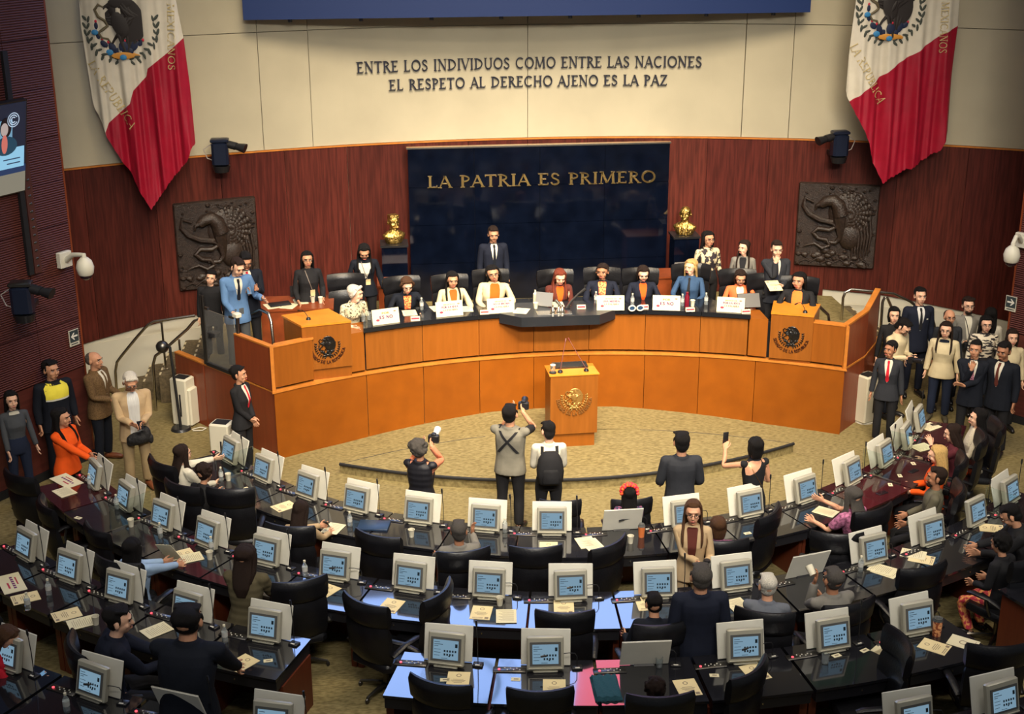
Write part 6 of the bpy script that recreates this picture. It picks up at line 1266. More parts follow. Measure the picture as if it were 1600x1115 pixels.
# placards standing on the counter
def placard(px, py, label, kind, w_=.215, h_=.235):
    P = at(px, py, CT); sl = math.atan(-(P[0])/8.3); t = thing('counter_placard', label, 'placard', (P[0], P[1], CT+.002), sl)
    T = Matrix.Rotation(R(-14), 4, 'X'); mb = MB(); mb.T = T; mb.box(-w_, w_, 0, .005, 0, h_); part('card', mb, mat('placard_white', (.58, .54, .39), .6), t, smooth=False)
    def txt(s, x0, x1, z, hh, m):
        mb = MB(); mb.T = T; wd = word_width(s); k = (x1-x0)/wd; x = x0
        for ch in s:
            Q, adv = glyph2d(ch, 2.1); put_glyph(mb, [[(u*k/hh, v) for u, v in q] for q in Q], lambda u, v, dd, x=x: (x+u, -.001-dd, z+v), hh, .001); x += (adv+.06)*k
        part('printed_line', mb, m, t, smooth=False)
    o = mat('print_orange', (.75, .25, .08), .6)
    if kind == 'no': txt('POR', -.06, .06, .155, .028, o); txt('ES NO', -.10, .11, .085, .045, M_purp)
    else: txt('MEXICO ES', -.09, .09, .175, .018, o); txt(('POR LA IDEA', 'NO ES BROMA', 'UNA MEDIDA')[kind % 3], -.12, .14, .130, .028, M_purp); txt('LA PALABRA', -.10, .13, .085, .026, M_inkp)
    mb = MB(); mb.T = T; mb.ell((-.13, -.002, .07), (.028, .002, .018), 8, 5); part('printed_bird', mb, M_redp, t); mb = MB(); mb.T = T; mb.ell((.15, -.002, .185), (.022, .002, .012), 8, 5); part('printed_bird', mb, M_inkp, t)
for k, (px, py, lb, kd) in enumerate(((604, 506, 'white placard with purple word at the left end of the counter', 'no'), (703, 494, 'white placard before the woman with long wavy hair', 0), (783, 489, 'white placard before the smiling woman with glasses', 1), (954, 485, 'white placard before the woman in navy and orange scarf', 2), (1041, 485, 'white placard before the blonde woman', 'no'), (1141, 488, 'white placard at the right end of the counter', 0))): placard(px, py, lb, kd)
for kind, px, py, label in (('cup', 837, 482, 'white paper cup left of the red haired woman'), ('bottle', 659, 484, 'clear bottle before the woman in dark blazer'), ('bottle', 931, 474, 'clear bottle left of the navy blazer placard'), ('bottle', 988, 477, 'clear bottle beside the novelty glasses'), ('bottle', 1066, 478, 'clear bottle beside the red flask'), ('bottle', 1103, 476, 'clear bottle before the coral blazer'), ('cup', 1082, 478, 'white paper cup beside the red flask')):
    P = at(px, py, CT); put(kind, (P[0], P[1], CT), 0, label)
for px, py, lb in ((577, 500, 'glass of water at the left end of the counter'), (568, 502, 'short glass beside the left counter glass')): glass_cup(lb, (*at(px, py, CT)[:2], CT), .13, .035)
for px, py, lb in ((649, 500, 'by the dark blazer'), (757, 490, 'between the two cream blazers'), (908, 482, 'right of the red haired woman'), (1006, 482, 'behind the novelty glasses'), (1078, 486, 'under the red flask'), (1165, 489, 'at the right counter end')):
    P = at(px, py, CT); t = thing('name_block', 'small cream and red block on the counter '+lb, 'name plate', (P[0], P[1], CT)); mb = MB(); mb.loft([[(-.07, -.03, 0), (.07, -.03, 0), (.07, .04, 0), (-.07, .04, 0)], [(-.07, -.01, .06), (.07, -.01, .06), (.07, .02, .06), (-.07, .02, .06)]]); part('block', mb, mat('block_cream', (.55, .48, .34), .5), t, smooth=False); mb = MB(); mb.box(-.06, .06, -.026, -.018, .025, .045); part('red_print', mb, M_redp, t, smooth=False)
P = at(1073, 480, CT); t = thing('flask', 'dark red insulated flask on the counter', 'bottle', (P[0], P[1], CT)); mb = MB(); mb.cyl((0, 0), 0, 0, 0, 16, rings=[(0, .036), (.18, .038), (.21, .022), (.25, .024)]); part('body', mb, mat('flask_red', (.13, .004, .015), .3), t)
P = at(994, 486, CT); t = thing('novelty_glasses', 'oversized white novelty eyeglasses standing on the counter', 'eyeglasses', (P[0], P[1], CT))
for s in (1, -1):
    mb = MB(); mb.tube([(s*.065+.052*cos(a), 0, .05+.042*sin(a)) for a in np.linspace(0, 2*PI, 15)], .011, 6); part('rim', mb, M_pan, t); mb = MB(); mb.T = Matrix.Translation((s*.065, 0, .05)); mb.ell((0, 0, 0), (.045, .003, .036), 12, 6); part('lens', mb, mat('novelty_lens', (.02, .05, .11), .1), t)
P = at(868, 487, CT+.01); t = thing('gavel_bell', 'silver bell and wooden gavel set on the counter centre', 'bell', (P[0], P[1]-.05, 1.806)); mb = MB(); mb.box(-.30, .25, -.07, .12, 0, .006); part('tray', mb, M_steel, t, smooth=False)
for x in (-.05, .04, .10): mb = MB(); mb.cyl((x, .0), 0, 0, 0, 14, rings=[(.006, .045), (.03, .042), (.08, .03), (.10, .01), (.13, .012)]); part('bell', mb, M_steel, t)
mb = MB(); mb.tube([(.0, .05, .20), (.12, .0, .06)], [.03, .016], 10); part('horn', mb, M_steel, t)
P = at(849, 480, CT); t = thing('tablet_computer', 'silver tablet on a stand facing the red haired woman', 'tablet', (P[0], P[1], CT), R(-24)); mb = MB(); mb.T = Matrix.Rotation(R(-18), 4, 'X'); mb.bbox(-.14, .14, 0, .01, .02, .24, .004); part('back', mb, mat('tablet_silver', (.42, .42, .42), .3, .7), t); mb = MB(); mb.T = Matrix.Rotation(R(-18), 4, 'X'); mb.cyl((0, 0), .02, .10, .14, 10); mb.T = None; mb2 = MB(); mb2.box(-.08, .08, .0, .14, 0, .02); part('stand', mb2, M_steel, t, smooth=False)
P = at(838, 476, CT); t = thing('pump_bottle', 'white pump bottle by the tablet', 'bottle', (P[0]-.0, P[1]+.15, CT)); mb = MB(); mb.cyl((0, 0), 0, 0, 0, 14, rings=[(0, .035), (.14, .035), (.16, .015), (.20, .013)]); part('body', mb, mat('paper_white', (0, 0, 0)), t)
P = at(885, 482, CT); t = thing('arm_microphone', 'thick grey jointed microphone arm before the navy blazer', 'microphone', (P[0], P[1], CT)); mb = MB(); mb.tube([(0, 0, 0), (.08, .05, .10), (.20, .1, .20), (.32, .12, .28)], [.03, .022, .018, .03], 8); part('arm', mb, M_chrome, t); mb = MB(); mb.cyl((0, 0), .06, 0, .02, 14); part('base', mb, M_black, t)
for px, py, lb, tn in ((684, 482, 'open white pages between the first two women', 15), (640, 489, 'white sheets before the woman with dark blazer', 5), (728, 483, 'white stack beside the second placard', 0), (815, 486, 'white pages right of the glasses woman placard', -20), (870, 476, 'white sheets under the hands of the red haired woman', 0)): P = at(px, py, CT); put('plain', (P[0], P[1], CT+.003), R(tn), lb)
P = at(1184, 483, CT); t = thing('flat_monitor', 'black tilted monitor at the right end of the counter', 'monitor', (P[0]-.1, P[1]+.1, CT)); mb = MB(); mb.T = Matrix.Rotation(R(-35), 4, 'X'); mb.bbox(-.18, .18, 0, .02, 0, .24, .005); part('back', mb, M_chrome, t)
# ------------------------------------------------------------------ people
NAVY = cloth('navy', (.0075, .010, .021)); BLK = cloth('black', (.012, .012, .014)); DGR = cloth('charcoal', (.021, .023, .029)); MID = cloth('midnight', (.006, .008, .014)); CREAM = cloth('cream', (.52, .44, .28)); ORG = cloth('orange', (.70, .085, .010)); TANG = cloth('tangerine', (.74, .088, .008))
CORAL = cloth('coral', (.70, .14, .045)); MAR = cloth('maroon', (.085, .020, .014)); WHT = cloth('white', (.54, .51, .42)); BLU = cloth('blue_shirt', (.030, .065, .135)); SKY = cloth('sky_blazer', (.085, .17, .33)); LBL = cloth('light_blue', (.28, .40, .58)); RED = cloth('red', (.50, .02, .03)); CRIM = cloth('crimson', (.45, .012, .025))
BRN = cloth('brown_tweed', (.115, .068, .030), var=.3, vscale=60); TAN = cloth('tan', (.42, .30, .17)); GRY = cloth('grey_sweater', (.055, .060, .068)); LGR = cloth('grey_blazer', (.17, .16, .14)); OLV = cloth('olive_puffer', (.085, .070, .038)); YEL = cloth('hi_vis', (.72, .62, .06)); DEN = cloth('denim', (.012, .018, .04))
FLO = mat('cloth_floral', (.02, .015, .02), .8, col2=(.56, .47, .30), vscale=14, ramp=(.47, .52)); SPOT = mat('cloth_spotted', (.04, .03, .02), .8, col2=(.52, .47, .32), vscale=34, ramp=(.40, .44)); ZEB = mat('cloth_zebra', (.015, .012, .015), .8, col2=(.62, .55, .42), vscale=9, stretch=(1, 1, 3), ramp=(.47, .53)); PUFF = cloth('puffer_black', (.012, .012, .016), rough=.45)
SCF = mat('cloth_scarf', (.55, .05, .02), .7, col2=(.85, .35, .10), vscale=40, ramp=(.45, .55)); DOT = mat('cloth_dotted_orange', (.35, .10, .02), .7, col2=(.72, .16, .012), vscale=60, ramp=(.34, .42)); FLB = mat('cloth_flowered', (.02, .025, .06), .8, col2=(.55, .12, .25), vscale=40, ramp=(.55, .6)); STR = mat('cloth_stripe', (.45, .45, .45), .8, col2=(.62, .62, .6), vscale=20, stretch=(8, 1, .2)); PINK = cloth('flower_print', (.35, .12, .22), var=.5, vscale=30); EMBR = mat('cloth_embroidered', (.45, .03, .06), .8, col2=(.80, .35, .12), vscale=22, ramp=(.45, .55)); KNIT = cloth('white_knit', (.54, .48, .36), bscale=60, bump=.6)
def quilt(m, sc):
    nt = m.node_tree; N, L = nt.nodes, nt.links; b = N['Principled BSDF']; tc = N.new('ShaderNodeTexCoord'); wv = N.new('ShaderNodeTexWave'); wv.bands_direction = 'Z'; wv.inputs['Scale'].default_value = sc; wv.inputs['Distortion'].default_value = .6
    L.new(tc.outputs['Object'], wv.inputs[0]); bp = N.new('ShaderNodeBump'); bp.inputs['Strength'].default_value = .22; bp.inputs['Distance'].default_value = .02; L.new(wv.outputs['Fac'], bp.inputs['Height']); L.new(bp.outputs[0], b.inputs['Normal'])
quilt(PUFF, 4.0); quilt(OLV, 4.0)
PPL = {}
def who(key, px, py, zf, face, label, chairlab=None, chairscale=1., **k):
    sex = k.get('sex', 'm'); h = (k.get('height') or (1.72 if sex == 'm' else 1.60))/1.74; wd = k.get('wide', 1.)
    pose = {a: k[a] for a in ('lean', 'side', 'twist', 'hyaw', 'hpitch', 'hroll', 'sit', 'hands', 'hint', 'feet', 'seat_z', 'stance', 'hdir') if a in k}
    A, B = solve(sex, **pose); hc = A[BI['head']]@np.array([0, -.0, 1.63])+B[BI['head']]; hc = hc*np.array([h*wd, h*wd, h])
    P = at(px, py, zf+hc[2]); f = R(face); x = P[0]-(cos(f)*hc[0]-sin(f)*hc[1]); y = P[1]-(sin(f)*hc[0]+cos(f)*hc[1])
    q = person(label, (x, y, zf), face, **k); PPL[key] = q
    if chairlab: chair(x+.0*sin(f), y, zf, f, chairlab, 'black leather chairs on the stage', chairscale)
    return q
CNT = dict(L=(.17, -.34, .82), R=(-.17, -.34, .82)); CNH = dict(L=(1, .25, -.8), R=(-1, .25, -.8))
SC_ = 'black leather chair on the stage, seat of '
# seated along the counter, from left
who('s1', 556, 458, 1.0, 30, 'white haired woman in a spotted cream blouse at the left counter end', sex='f', hair='crop', hc='white', skin_='d', topk='shirt', tc=SPOT, sit=True, lean=20, hyaw=40, feet=dict(L=(.12, .10, .085), R=(-.12, .10, .085)), hands=dict(L=(.16, -.28, .80), R=(-.16, -.28, .80)), wide=1.13)
who('s2', 636, 446, 1.0, 12, 'woman with short brown hair and red patterned scarf reading at the counter', SC_+'the woman with red scarf', sex='f', hair='crop', hc='brown', skin_='d', tc=MID, vee=SCF, veek='scarf', sit=True, lean=22, hpitch=12, feet=dict(L=(.12, .0, .085), R=(-.12, .0, .085)), glasses=True, hands=CNT, hint=CNH, wide=1.10)
who('s3', 707, 437, 1.0, 8, 'woman with long wavy black hair and cream blazer over orange top', SC_+'the long haired woman in cream', sex='f', hair='long', tc=CREAM, vee=ORG, sit=True, lean=4, hpitch=8, hands=CNT, hint=CNH, wide=1.10)
who('s4', 770, 427, 1.0, 4, 'smiling woman with glasses and cream blazer over bright orange top', SC_+'the smiling woman with glasses', sex='f', hair='back', tc=CREAM, vee=TANG, veek='wide', sit=True, side=-5, hroll=-8, glasses=True, hands=CNT, hint=CNH, wide=1.24)
who('s5', 875, 433, 1.0, 6, 'red haired woman in maroon jacket and orange top looking down at the centre', SC_+'the red haired woman', sex='f', hair='long', hc='red', skin_='d', tc=MAR, vee=TANG, sit=True, lean=14, hpitch=16, hands=dict(L=(.10, -.34, .84), R=(-.14, -.36, .82)), wide=1.10)
who('s6', 941, 424, 1.0, -8, 'woman with short dark hair, navy blazer and orange patterned scarf', SC_+'the woman with orange scarf', sex='f', hair='bun', hc='dark', skin_='c', tc=NAVY, vee=SCF, veek='scarf', sit=True, hyaw=-12, hands=CNT, hint=CNH, wide=1.19)
who('s7', 1005, 428, 1.0, -2, 'woman with dark hair and navy blazer over orange blouse looking down', SC_+'the navy blazer woman looking down', sex='f', hair='bob', hc='dark', skin_='d', tc=NAVY, vee=ORG, sit=True, hpitch=16, lean=5, hands=CNT, hint=CNH, wide=1.10)
who('s8', 1079, 417, 1.0, -22, 'blonde woman in blue shirt with dark tie turned left', SC_+'the blonde woman', sex='f', hair='back', hc='blonde', skin_='d', topk='shirt', tc=BLU, tie=BLK, sit=True, hyaw=-25, hands=CNT, hint=CNH, wide=1.10)
who('s9', 1157, 434, 1.0, -6, 'woman with dark fringe in coral blazer and white top looking down', SC_+'the coral blazer woman', sex='f', hair='bob', hc='dark', tc=CORAL, vee=WHT, sit=True, hpitch=16, lean=8, hands=CNT, hint=CNH, height=1.55, wide=1.10)
who('s10', 1248, 438, 1.0, -24, 'woman in black blazer and orange top behind the right pedestal', SC_+'the woman behind the right pedestal', sex='f', hair='back', tc=BLK, vee=DOT, veek='wide', sit=True, hyaw=-14, hands=CNT, hint=CNH, wide=1.24)
for px, py, lb in ((1085, 424, 'empty black chair behind the blonde woman'), (1205, 440, 'empty black chair near the right stage table'), (540, 440, 'tall black chair behind the white haired woman')):
    P = at(px, py, 2.2); chair(P[0], P[1]+.1, 1.0, R(0), lb, 'black leather chairs on the stage')
# standing on the stage
who('t1', 480, 405, 1.0, 10, 'woman in black with glasses and badge standing left of the counter', sex='f', hair='back', tc=BLK, topk='jacket', badge=True, glasses=True, hands=dict(L=(.20, -.16, .98), R=(-.20, -.2, .98)), wide=1.08)
who('t2', 569, 394, 1.0, 4, 'woman in navy shirt and cream vest bending over behind the chairs', sex='f', hair='long', topk='jacket', tc=MID, badge=True, hpitch=24, lean=10, extra=(('vest_front', 'lapels', WHT),), hands=dict(L=(.30, -.10, .92), R=(-.30, -.10, .92)), wide=1.12)
who('t3', 771, 366, 1.0, 4, 'man in navy suit standing before the black marble', hair='short', hc='dark', tc=NAVY, vee=WHT, tie=MID, hpitch=12)
who('t4', 1107, 373, 1.0, 12, 'woman in black and cream floral blouse beside the right column', sex='f', hair='back', topk='shirt', tc=FLO, glasses=True, hyaw=6, wide=1.12)
who('t5', 1162, 387, 1.0, -20, 'woman with long hair in grey blazer looking left on the stage', sex='f', hair='long', hc='dark', skin_='d', tc=LGR, vee=BLK, hyaw=-30, height=1.58)
who('t6', 1214, 389, 1.0, -4, 'man in dark grey suit with hand at mouth holding a paper', hair='short', hc='dark', skin_='d', tc=DGR, vee=WHT, tie=NAVY, hpitch=8, hands=dict(R=(-.04, -.16, 1.46), L=(.06, -.26, 1.10)), hdir=dict(R=(.3, -.2, 1), L=(-1, -.3, 0)))
who('t7', 357, 424, 1.0, 22, 'man in light blue blazer and dark tie leaning over the glass gate', hair='short', hc='dark', skin_='d', tc=SKY, vee=WHT, tie=MID, bottom=cloth('slate', (.06, .065, .07)), lean=14, hpitch=20, hyaw=14, height=1.82, hands=dict(R=(-.16, -.34, 1.02), L=(.30, -.30, 1.15)))
who('t8', 384, 408, 1.0, 14, 'man in dark suit with red tie looking at his phone on the stage', tc=MID, vee=WHT, tie=CRIM, hpitch=26, glasses=True, height=1.80, hands=dict(R=(-.08, -.30, 1.24), L=(.10, -.30, 1.26)))
who('t9', 323, 438, .83, -5, 'person in black seen behind the man in light blue blazer', hair='quiff', skin_='d', tc=BLK, hroll=10, height=1.52)
# the well
CAMD = dict(R=(.1, -.8, .5), L=(-.1, -.8, .5))
who('w1', 655, 700, 0, 158, 'woman photographer in black puffer vest and coral sleeves', sex='f', hair='curly', hc='darkgrey', topk='vest', under=cloth('salmon', (.55, .20, .11)), tc=PUFF, hands=dict(R=(-.06, -.24, 1.58), L=(.10, -.30, 1.52)), hint=dict(R=(-.5, -.2, -1), L=(.5, -.2, -1)), hdir=CAMD, height=1.60, wide=1.12, hroll=6, hyaw=-8)
who('w2', 797, 646, 0, 160, 'photographer in grey utility vest raising a camera', hair='short', topk='vest', under=BLK, short=True, tc=cloth('khaki_grey', (.16, .15, .12)), extra=(('camera_strap', 'cross_strap', BLK), ('camera_strap', 'cross_strap_b', BLK)), hands=dict(R=(-.10, -.24, 1.58), L=(.06, -.30, 1.54)), hint=dict(R=(-.6, -.2, -1), L=(.4, -.2, -1)), hdir=CAMD, height=1.76, wide=1.08)
who('w3', 856, 672, 0, 178, 'young man in white shirt with black backpack seen from behind', hair='short', hc='black', skin_='d', topk='shirt', tc=WHT, extra=(('strap', 'back_strap', BLK), ('strap', 'back_strap_b', BLK)), hyaw=20, hpitch=14, hands=dict(L=(.14, -.26, 1.05), R=(-.14, -.26, 1.05)), height=1.66)
who('w4', 1065, 690, 0, 176, 'man in dark blue shirt jacket seen from behind in the well', hair='quiff', hc='black', topk='jacket', tc=DGR, hands=dict(L=(.20, -.22, 1.02), R=(-.20, -.22, 1.02)), height=1.78, wide=1.04, hpitch=6)
who('w5', 1180, 697, 0, -168, 'woman in black one-shoulder dress filming with a phone', sex='f', hair='bob', topk='dress', tc=BLK, legs=None, extra=(('bare_shoulder', 'bare_back', SKIN['a']), ('bag_strap', 'cross_strap', M_gold)), hands=dict(L=(.26, -.34, 1.50), R=(-.18, -.22, 1.10)), hint=dict(L=(.9, .1, -.9)), height=1.64)
who('w6', 374, 584, 0, 62, 'usher in black suit with red scarf standing at the left', sex='f', hair='bun', tc=BLK, vee=WHT, tie=CRIM, hyaw=14, hands=dict(L=(.04, -.17, .96), R=(-.04, -.17, .96)), height=1.66)
who('w7', 1391, 545, 0, -26, 'usher in black suit with red scarf standing at the right', sex='f', hair='bun', skin_='c', tc=DGR, vee=WHT, tie=CRIM, hyaw=-30, height=1.64)
# left side
who('l1', 18, 625, 0, 28, 'woman in dark grey sweater standing at the left edge', sex='f', hair='back', skin_='d', topk='shirt', tc=GRY, bottom=DEN, height=1.62, hands=dict(R=(-.18, -.18, .93), L=(.26, -.10, .86)), extra=(('collar', 'collar', WHT),))
who('l2', 80, 577, 0, 36, 'security man in yellow and navy vest by the left wall', skin_='b', topk='jacket', tc=MID, extra=(('hi_vis_yoke', 'yoke', YEL), ('reflective_stripe', 'stripe', M_pan), ('collar', 'collar', BLK)), bottom=MID, height=1.78, wide=1.12, hyaw=10)
who('l3', 148, 562, 0, 68, 'man in brown tweed jacket and dark trousers by the left steps', hair='bald', hc='darkgrey', tc=BRN, vee=WHT, tie=BRN, bottom=MID, shoes=SHOEBR, height=1.70, wide=1.12, hands=dict(L=(.10, -.26, 1.08), R=(-.10, -.26, 1.08)))
who('l4', 204, 597, 0, 18, 'white haired man in beige jacket looking at his phone', hair='short', hc='white', skin_='b', tc=TAN, vee=STR, veek='wide', bottom=cloth('khaki', (.30, .22, .12)), shoes=SHOEBR, hpitch=26, glasses=True, height=1.74, wide=1.12, hands=dict(L=(.07, -.30, 1.12), R=(-.07, -.30, 1.12)))
who('l5', 97, 652, 0, 62, 'woman with long black hair in bright orange blazer at left', sex='f', hair='long', tc=TANG, bottom=MID, hyaw=10, height=1.60, wide=1.15, hands=dict(R=(.05, -.44, .98), L=(.16, -.24, 1.05)))
# right side
who('r1', 1397, 492, .0, -12, 'woman with dark hair peering from behind near the right flank', sex='f', hair='bob', skin_='d', topk='shirt', tc=BLK, height=1.66)
who('r2', 1413, 511, .0, 30, 'man in cream sweater looking down at a camera on the right', hair='short', skin_='d', topk='shirt', tc=CREAM, hpitch=34, lean=8, glasses=True, hands=dict(L=(.06, -.28, 1.14), R=(-.06, -.28, 1.14)), height=1.68, wide=1.05, bottom=MID)
who('r3', 1438, 462, 0, -2, 'tall young man in navy suit and dark tie on the right', skin_='d', tc=NAVY, vee=STR, tie=BLK, bottom=NAVY, height=1.84, extra=(('pass', 'pocket', M_pan),))
who('r4', 1478, 515, 0, -28, 'woman in cream sweater with blue scarf standing on the right', sex='f', hair='long', hc='dark', skin_='d', topk='jacket', tc=CREAM, bottom=DEN, shoes=mat('shoe_olive', (.06, .05, .03), .7), glasses=True, extra=(('scarf', 'collar', NAVY),), height=1.60, wide=1.12)
who('r5', 1484, 495, 0, -4, 'man whose face shows behind the cream sweater woman', hair='bald', hc='dark', topk='shirt', tc=DGR, glasses=True, height=1.66)
who('r6', 1513, 477, 0, -8, 'bearded man in grey blazer with camera strap on the right', hair='quiff', hc='dark', skin_='d', tc=LGR, vee=WHT, beard='dark', glasses=True, extra=(('strap', 'lanyard', BLK),), hands=dict(L=(.08, -.26, 1.12), R=(-.08, -.26, 1.12)), height=1.78, bottom=MID)
who('r7', 1541, 506, 0, -12, 'woman with glasses in black and white zebra blouse', sex='f', hair='back', skin_='d', topk='shirt', tc=ZEB, glasses=True, height=1.62, wide=1.1)
who('r8', 1524, 545, 0, -26, 'man in dark suit with striped tie and hand on chin', hair='short', tc=MID, vee=WHT, tie=mat('cloth_striped_tie', (.05, .02, .05), .7, col2=(.5, .2, .25), vscale=30, stretch=(1, 1, 3)), hands=dict(R=(-.02, -.18, 1.38), L=(-.10, -.26, 1.14)), hdir=dict(R=(.2, -.1, 1), L=(-1, 0, .2)), height=1.72, hyaw=-10)
who('r9', 1568, 548, 0, -50, 'dark haired man in dark suit with dark red tie in profile', hair='short', skin_='c', tc=MID, vee=WHT, tie=MAR, height=1.76, hpitch=10, wide=1.05)
who('r10', 1582, 527, 0, -10, 'woman in cream coat at the right edge', sex='f', hair='back', hc='dark', skin_='d', topk='jacket', tc=CREAM, height=1.62)
who('r11', 1548, 492, 0, 160, 'person with dark hair and pale clothes behind the zebra blouse', sex='f', hair='back', topk='jacket', tc=WHT, height=1.64)
# front row sitters (they face the rostrum)
who('a1', 286, 708, 0, 128, 'woman in white blazer reaching out to touch her monitor', sex='f', hair='long', hc='dark', skin_='d', tc=WHT, sit=True, hyaw=0, lean=8, hands=dict(L=(-.02, -.60, 1.08), R=(-.16, -.36, .80)), wide=1.05)
who('a2', 320, 738, 0, 142, 'person with curly reddish brown hair and black sleeves', sex='f', hair='curly', hc='dark', tc=BLK, sit=True, lean=20, hands=dict(L=(.2, -.5, .82), R=(-.2, -.5, .82)))
who('a3', 470, 798, 0, 162, 'dark haired woman seen from behind holding a phone', sex='f', hair='back', hc='dark', tc=TAN, topk='shirt', sit=True, lean=12, hpitch=16, hands=dict(L=(-.12, -.42, .94), R=(-.24, -.42, .84)))
who('a4', 717, 829, 0, -172, 'grey haired man in grey suit raising his right hand', hair='short', hc='darkgrey', skin_='c', tc=LGR, sit=True, hyaw=-14, hands=dict(R=(-.26, -.42, 1.02), L=(.2, -.4, .8)), hdir=dict(R=(-.1, -.2, 1)))
who('a5', 983, 772, 0, 176, 'woman with red and orange flower crown and dark floral blouse', sex='f', hair='back', topk='shirt', tc=FLB, sit=True, height=1.5)
who('a6', 1083, 800, .0, -12, 'smiling woman with glasses in beige blazer standing among the desks', sex='f', hair='long', hc='brown', skin_='a', tc=TAN, vee=MAR, veek='scarf', glasses=True, bottom=TAN, height=1.68, hands=dict(R=(.06, -.28, 1.16), L=(.15, -.28, 1.12)), wide=1.04)
who('a7', 1122, 822, 0, 176, 'brown haired woman with pink scarf sitting behind the beige blazer', sex='f', hair='bob', hc='brown', topk='shirt', tc=PINK, sit=True, lean=6)
who('a8', 1331, 775, 0, 205, 'woman with long grey hair and flowered blouse, elbow on the desk', sex='f', hair='long', hc='darkgrey', skin_='a', topk='tee', tc=PINK, sit=True, lean=14, hands=dict(R=(.10, -.40, 1.12), L=(.24, -.38, .86)), hint=dict(R=(-.5, -.5, -1)), wide=1.12)
who('a9', 1462, 745, 0, -112, 'man with short black hair and beard in orange striped shirt', hair='short', hc='dark', skin_='c', topk='shirt', tc=mat('cloth_olive', (.09, .08, .05), .8), beard='dark', sit=True, hyaw=6, hands=dict(L=(.14, -.24, .72), R=(-.14, -.24, .72)))
who('a10', 1463, 710, 0, -116, 'blonde woman in bright orange blouse on the right', sex='f', hair='back', hc='blonde', skin_='d', topk='jacket', tc=TANG, sit=True, hyaw=10, hpitch=10, wide=1.08, hands=dict(L=(.12, -.24, .76), R=(-.12, -.24, .76)))
who('a11', 1487, 676, 0, -112, 'woman with long dark hair in maroon jacket, right front row', sex='f', hair='back', hc='dark', skin_='d', tc=cloth('wine', (.08, .014, .02)), sit=True, lean=12, hpitch=8, hands=dict(L=(.05, -.32, 1.12), R=(-.1, -.42, .82)))
who('a12', 1527, 652, 0, -104, 'woman with black hair in white cable knit sweater', sex='f', hair='back', skin_='d', topk='jacket', tc=KNIT, sit=True, bottom=TANG, height=1.68, hands=dict(L=(.12, -.24, .74), R=(-.12, -.24, .74)))
# second row
who('b1', 208, 856, .15, 152, 'woman with long black hair in light blue shirt holding a paper', sex='f', hair='back', topk='jacket', tc=LBL, sit=True, hands=dict(L=(-.06, -.42, .92), R=(-.22, -.44, .90)), wide=1.05)
who('b2', 384, 868, .15, 164, 'person with long dark hair in olive puffer jacket', sex='f', hair='back', hc='dark', topk='jacket', tc=OLV, wide=1.2, height=1.62, lean=10, hands=dict(L=(.16, -.34, 1.0), R=(-.16, -.34, 1.0)))
who('b3', 1021, 942, .15, 186, 'dark haired man leaning over the desk, second row centre', hair='short', tc=MID, sit=True, lean=20, side=6, height=1.6)
who('b4', 1095, 900, .15, 178, 'man in dark navy suit standing with his back to the camera', hair='short', hc='darkgrey', tc=NAVY, bottom=MID, height=1.76, wide=1.14, extra=())
who('b5', 1199, 914, .15, 160, 'white haired man in grey suit resting a hand on papers', hair='short', hc='white', skin_='a', tc=cloth('blue_grey', (.12, .13, .155)), glasses=True, sit=True, lean=12, hyaw=20, hands=dict(L=(.12, -.46, .80), R=(-.2, -.42, .82)))
who('b6', 1301, 904, .15, 196, 'grey haired man in brown grey suit drinking from a cup', hair='short', hc='darkgrey', skin_='c', tc=LGR, sit=True, lean=8, hpitch=-4, hands=dict(L=(.06, -.20, 1.18), R=(-.2, -.4, .84)), wide=1.08)
who('b8', 1577, 805, .15, -106, 'dark haired man writing at the right edge', hair='short', tc=BLK, sit=True, lean=22, hpitch=24, glasses=True, hands=dict(L=(.1, -.44, .82), R=(-.06, -.46, .84)))
who('b9', 1562, 848, .15, -148, 'person with curly black hair and embroidered trousers on the right', sex='f', hair='curly', tc=BLK, bottom=EMBR, sit=True, lean=12, hpitch=10, hands=dict(L=(.14, -.24, .74), R=(-.14, -.24, .74)))
# third row
who('c1', 14, 998, .30, 62, 'woman with brown hair in red jacket holding a phone at left', sex='f', hair='bob', hc='brown', skin_='a', tc=CRIM, sit=True, hpitch=24, lean=10, hands=dict(L=(.05, -.36, .90), R=(-.06, -.38, .88)), wide=1.08)
who('c2', 186, 968, .30, 112, 'dark haired man in navy jacket turned to his neighbour', hair='quiff', skin_='d', tc=NAVY, sit=True, lean=18, hyaw=-14, hands=dict(L=(-.1, -.46, .86), R=(-.1, -.4, .8)), height=1.80, wide=1.12)
who('c3', 294, 968, .30, 168, 'large man in black suit seen from behind on the left', hair='quiff', tc=MID, height=1.86, wide=1.34, lean=16, sit=False, hands=dict(L=(.2, -.4, .95), R=(-.2, -.4, .95)), bottom=MID)
who('c4', 1023, 1075, .45, 178, 'person with curly dark hair in the nearest row', sex='f', hair='curly', hc='dark', tc=BLK, sit=True, height=1.42)
# seat the row sitters properly: the nearest chair slides under them and turns their way; two men by the gate stand well behind it
ROWCH = [o for o in COL.objects if o.get('group') == CG]
taken = set()
for k in ('a1', 'a2', 'a3', 'a4', 'a7', 'a8', 'a9', 'a10', 'a11', 'a12', 'b1', 'b3', 'b5', 'b6', 'b9', 'c1', 'c2', 'c4'):
    p = PPL[k][0]; best = min((o for o in ROWCH if o.name not in taken), key=lambda o: (o.location-p.location).length)
    if (best.location-p.location).length < 1.15: taken.add(best.name); rz = p.rotation_euler[2]; best.location = (p.location.x-sin(rz)*.04, p.location.y+cos(rz)*.04, p.location.z); best.rotation_euler = (0, 0, rz)
for k, dx, dy in (('t7', .12, .22), ('t9', .05, .15)): PPL[k][0].location.x += dx; PPL[k][0].location.y += dy
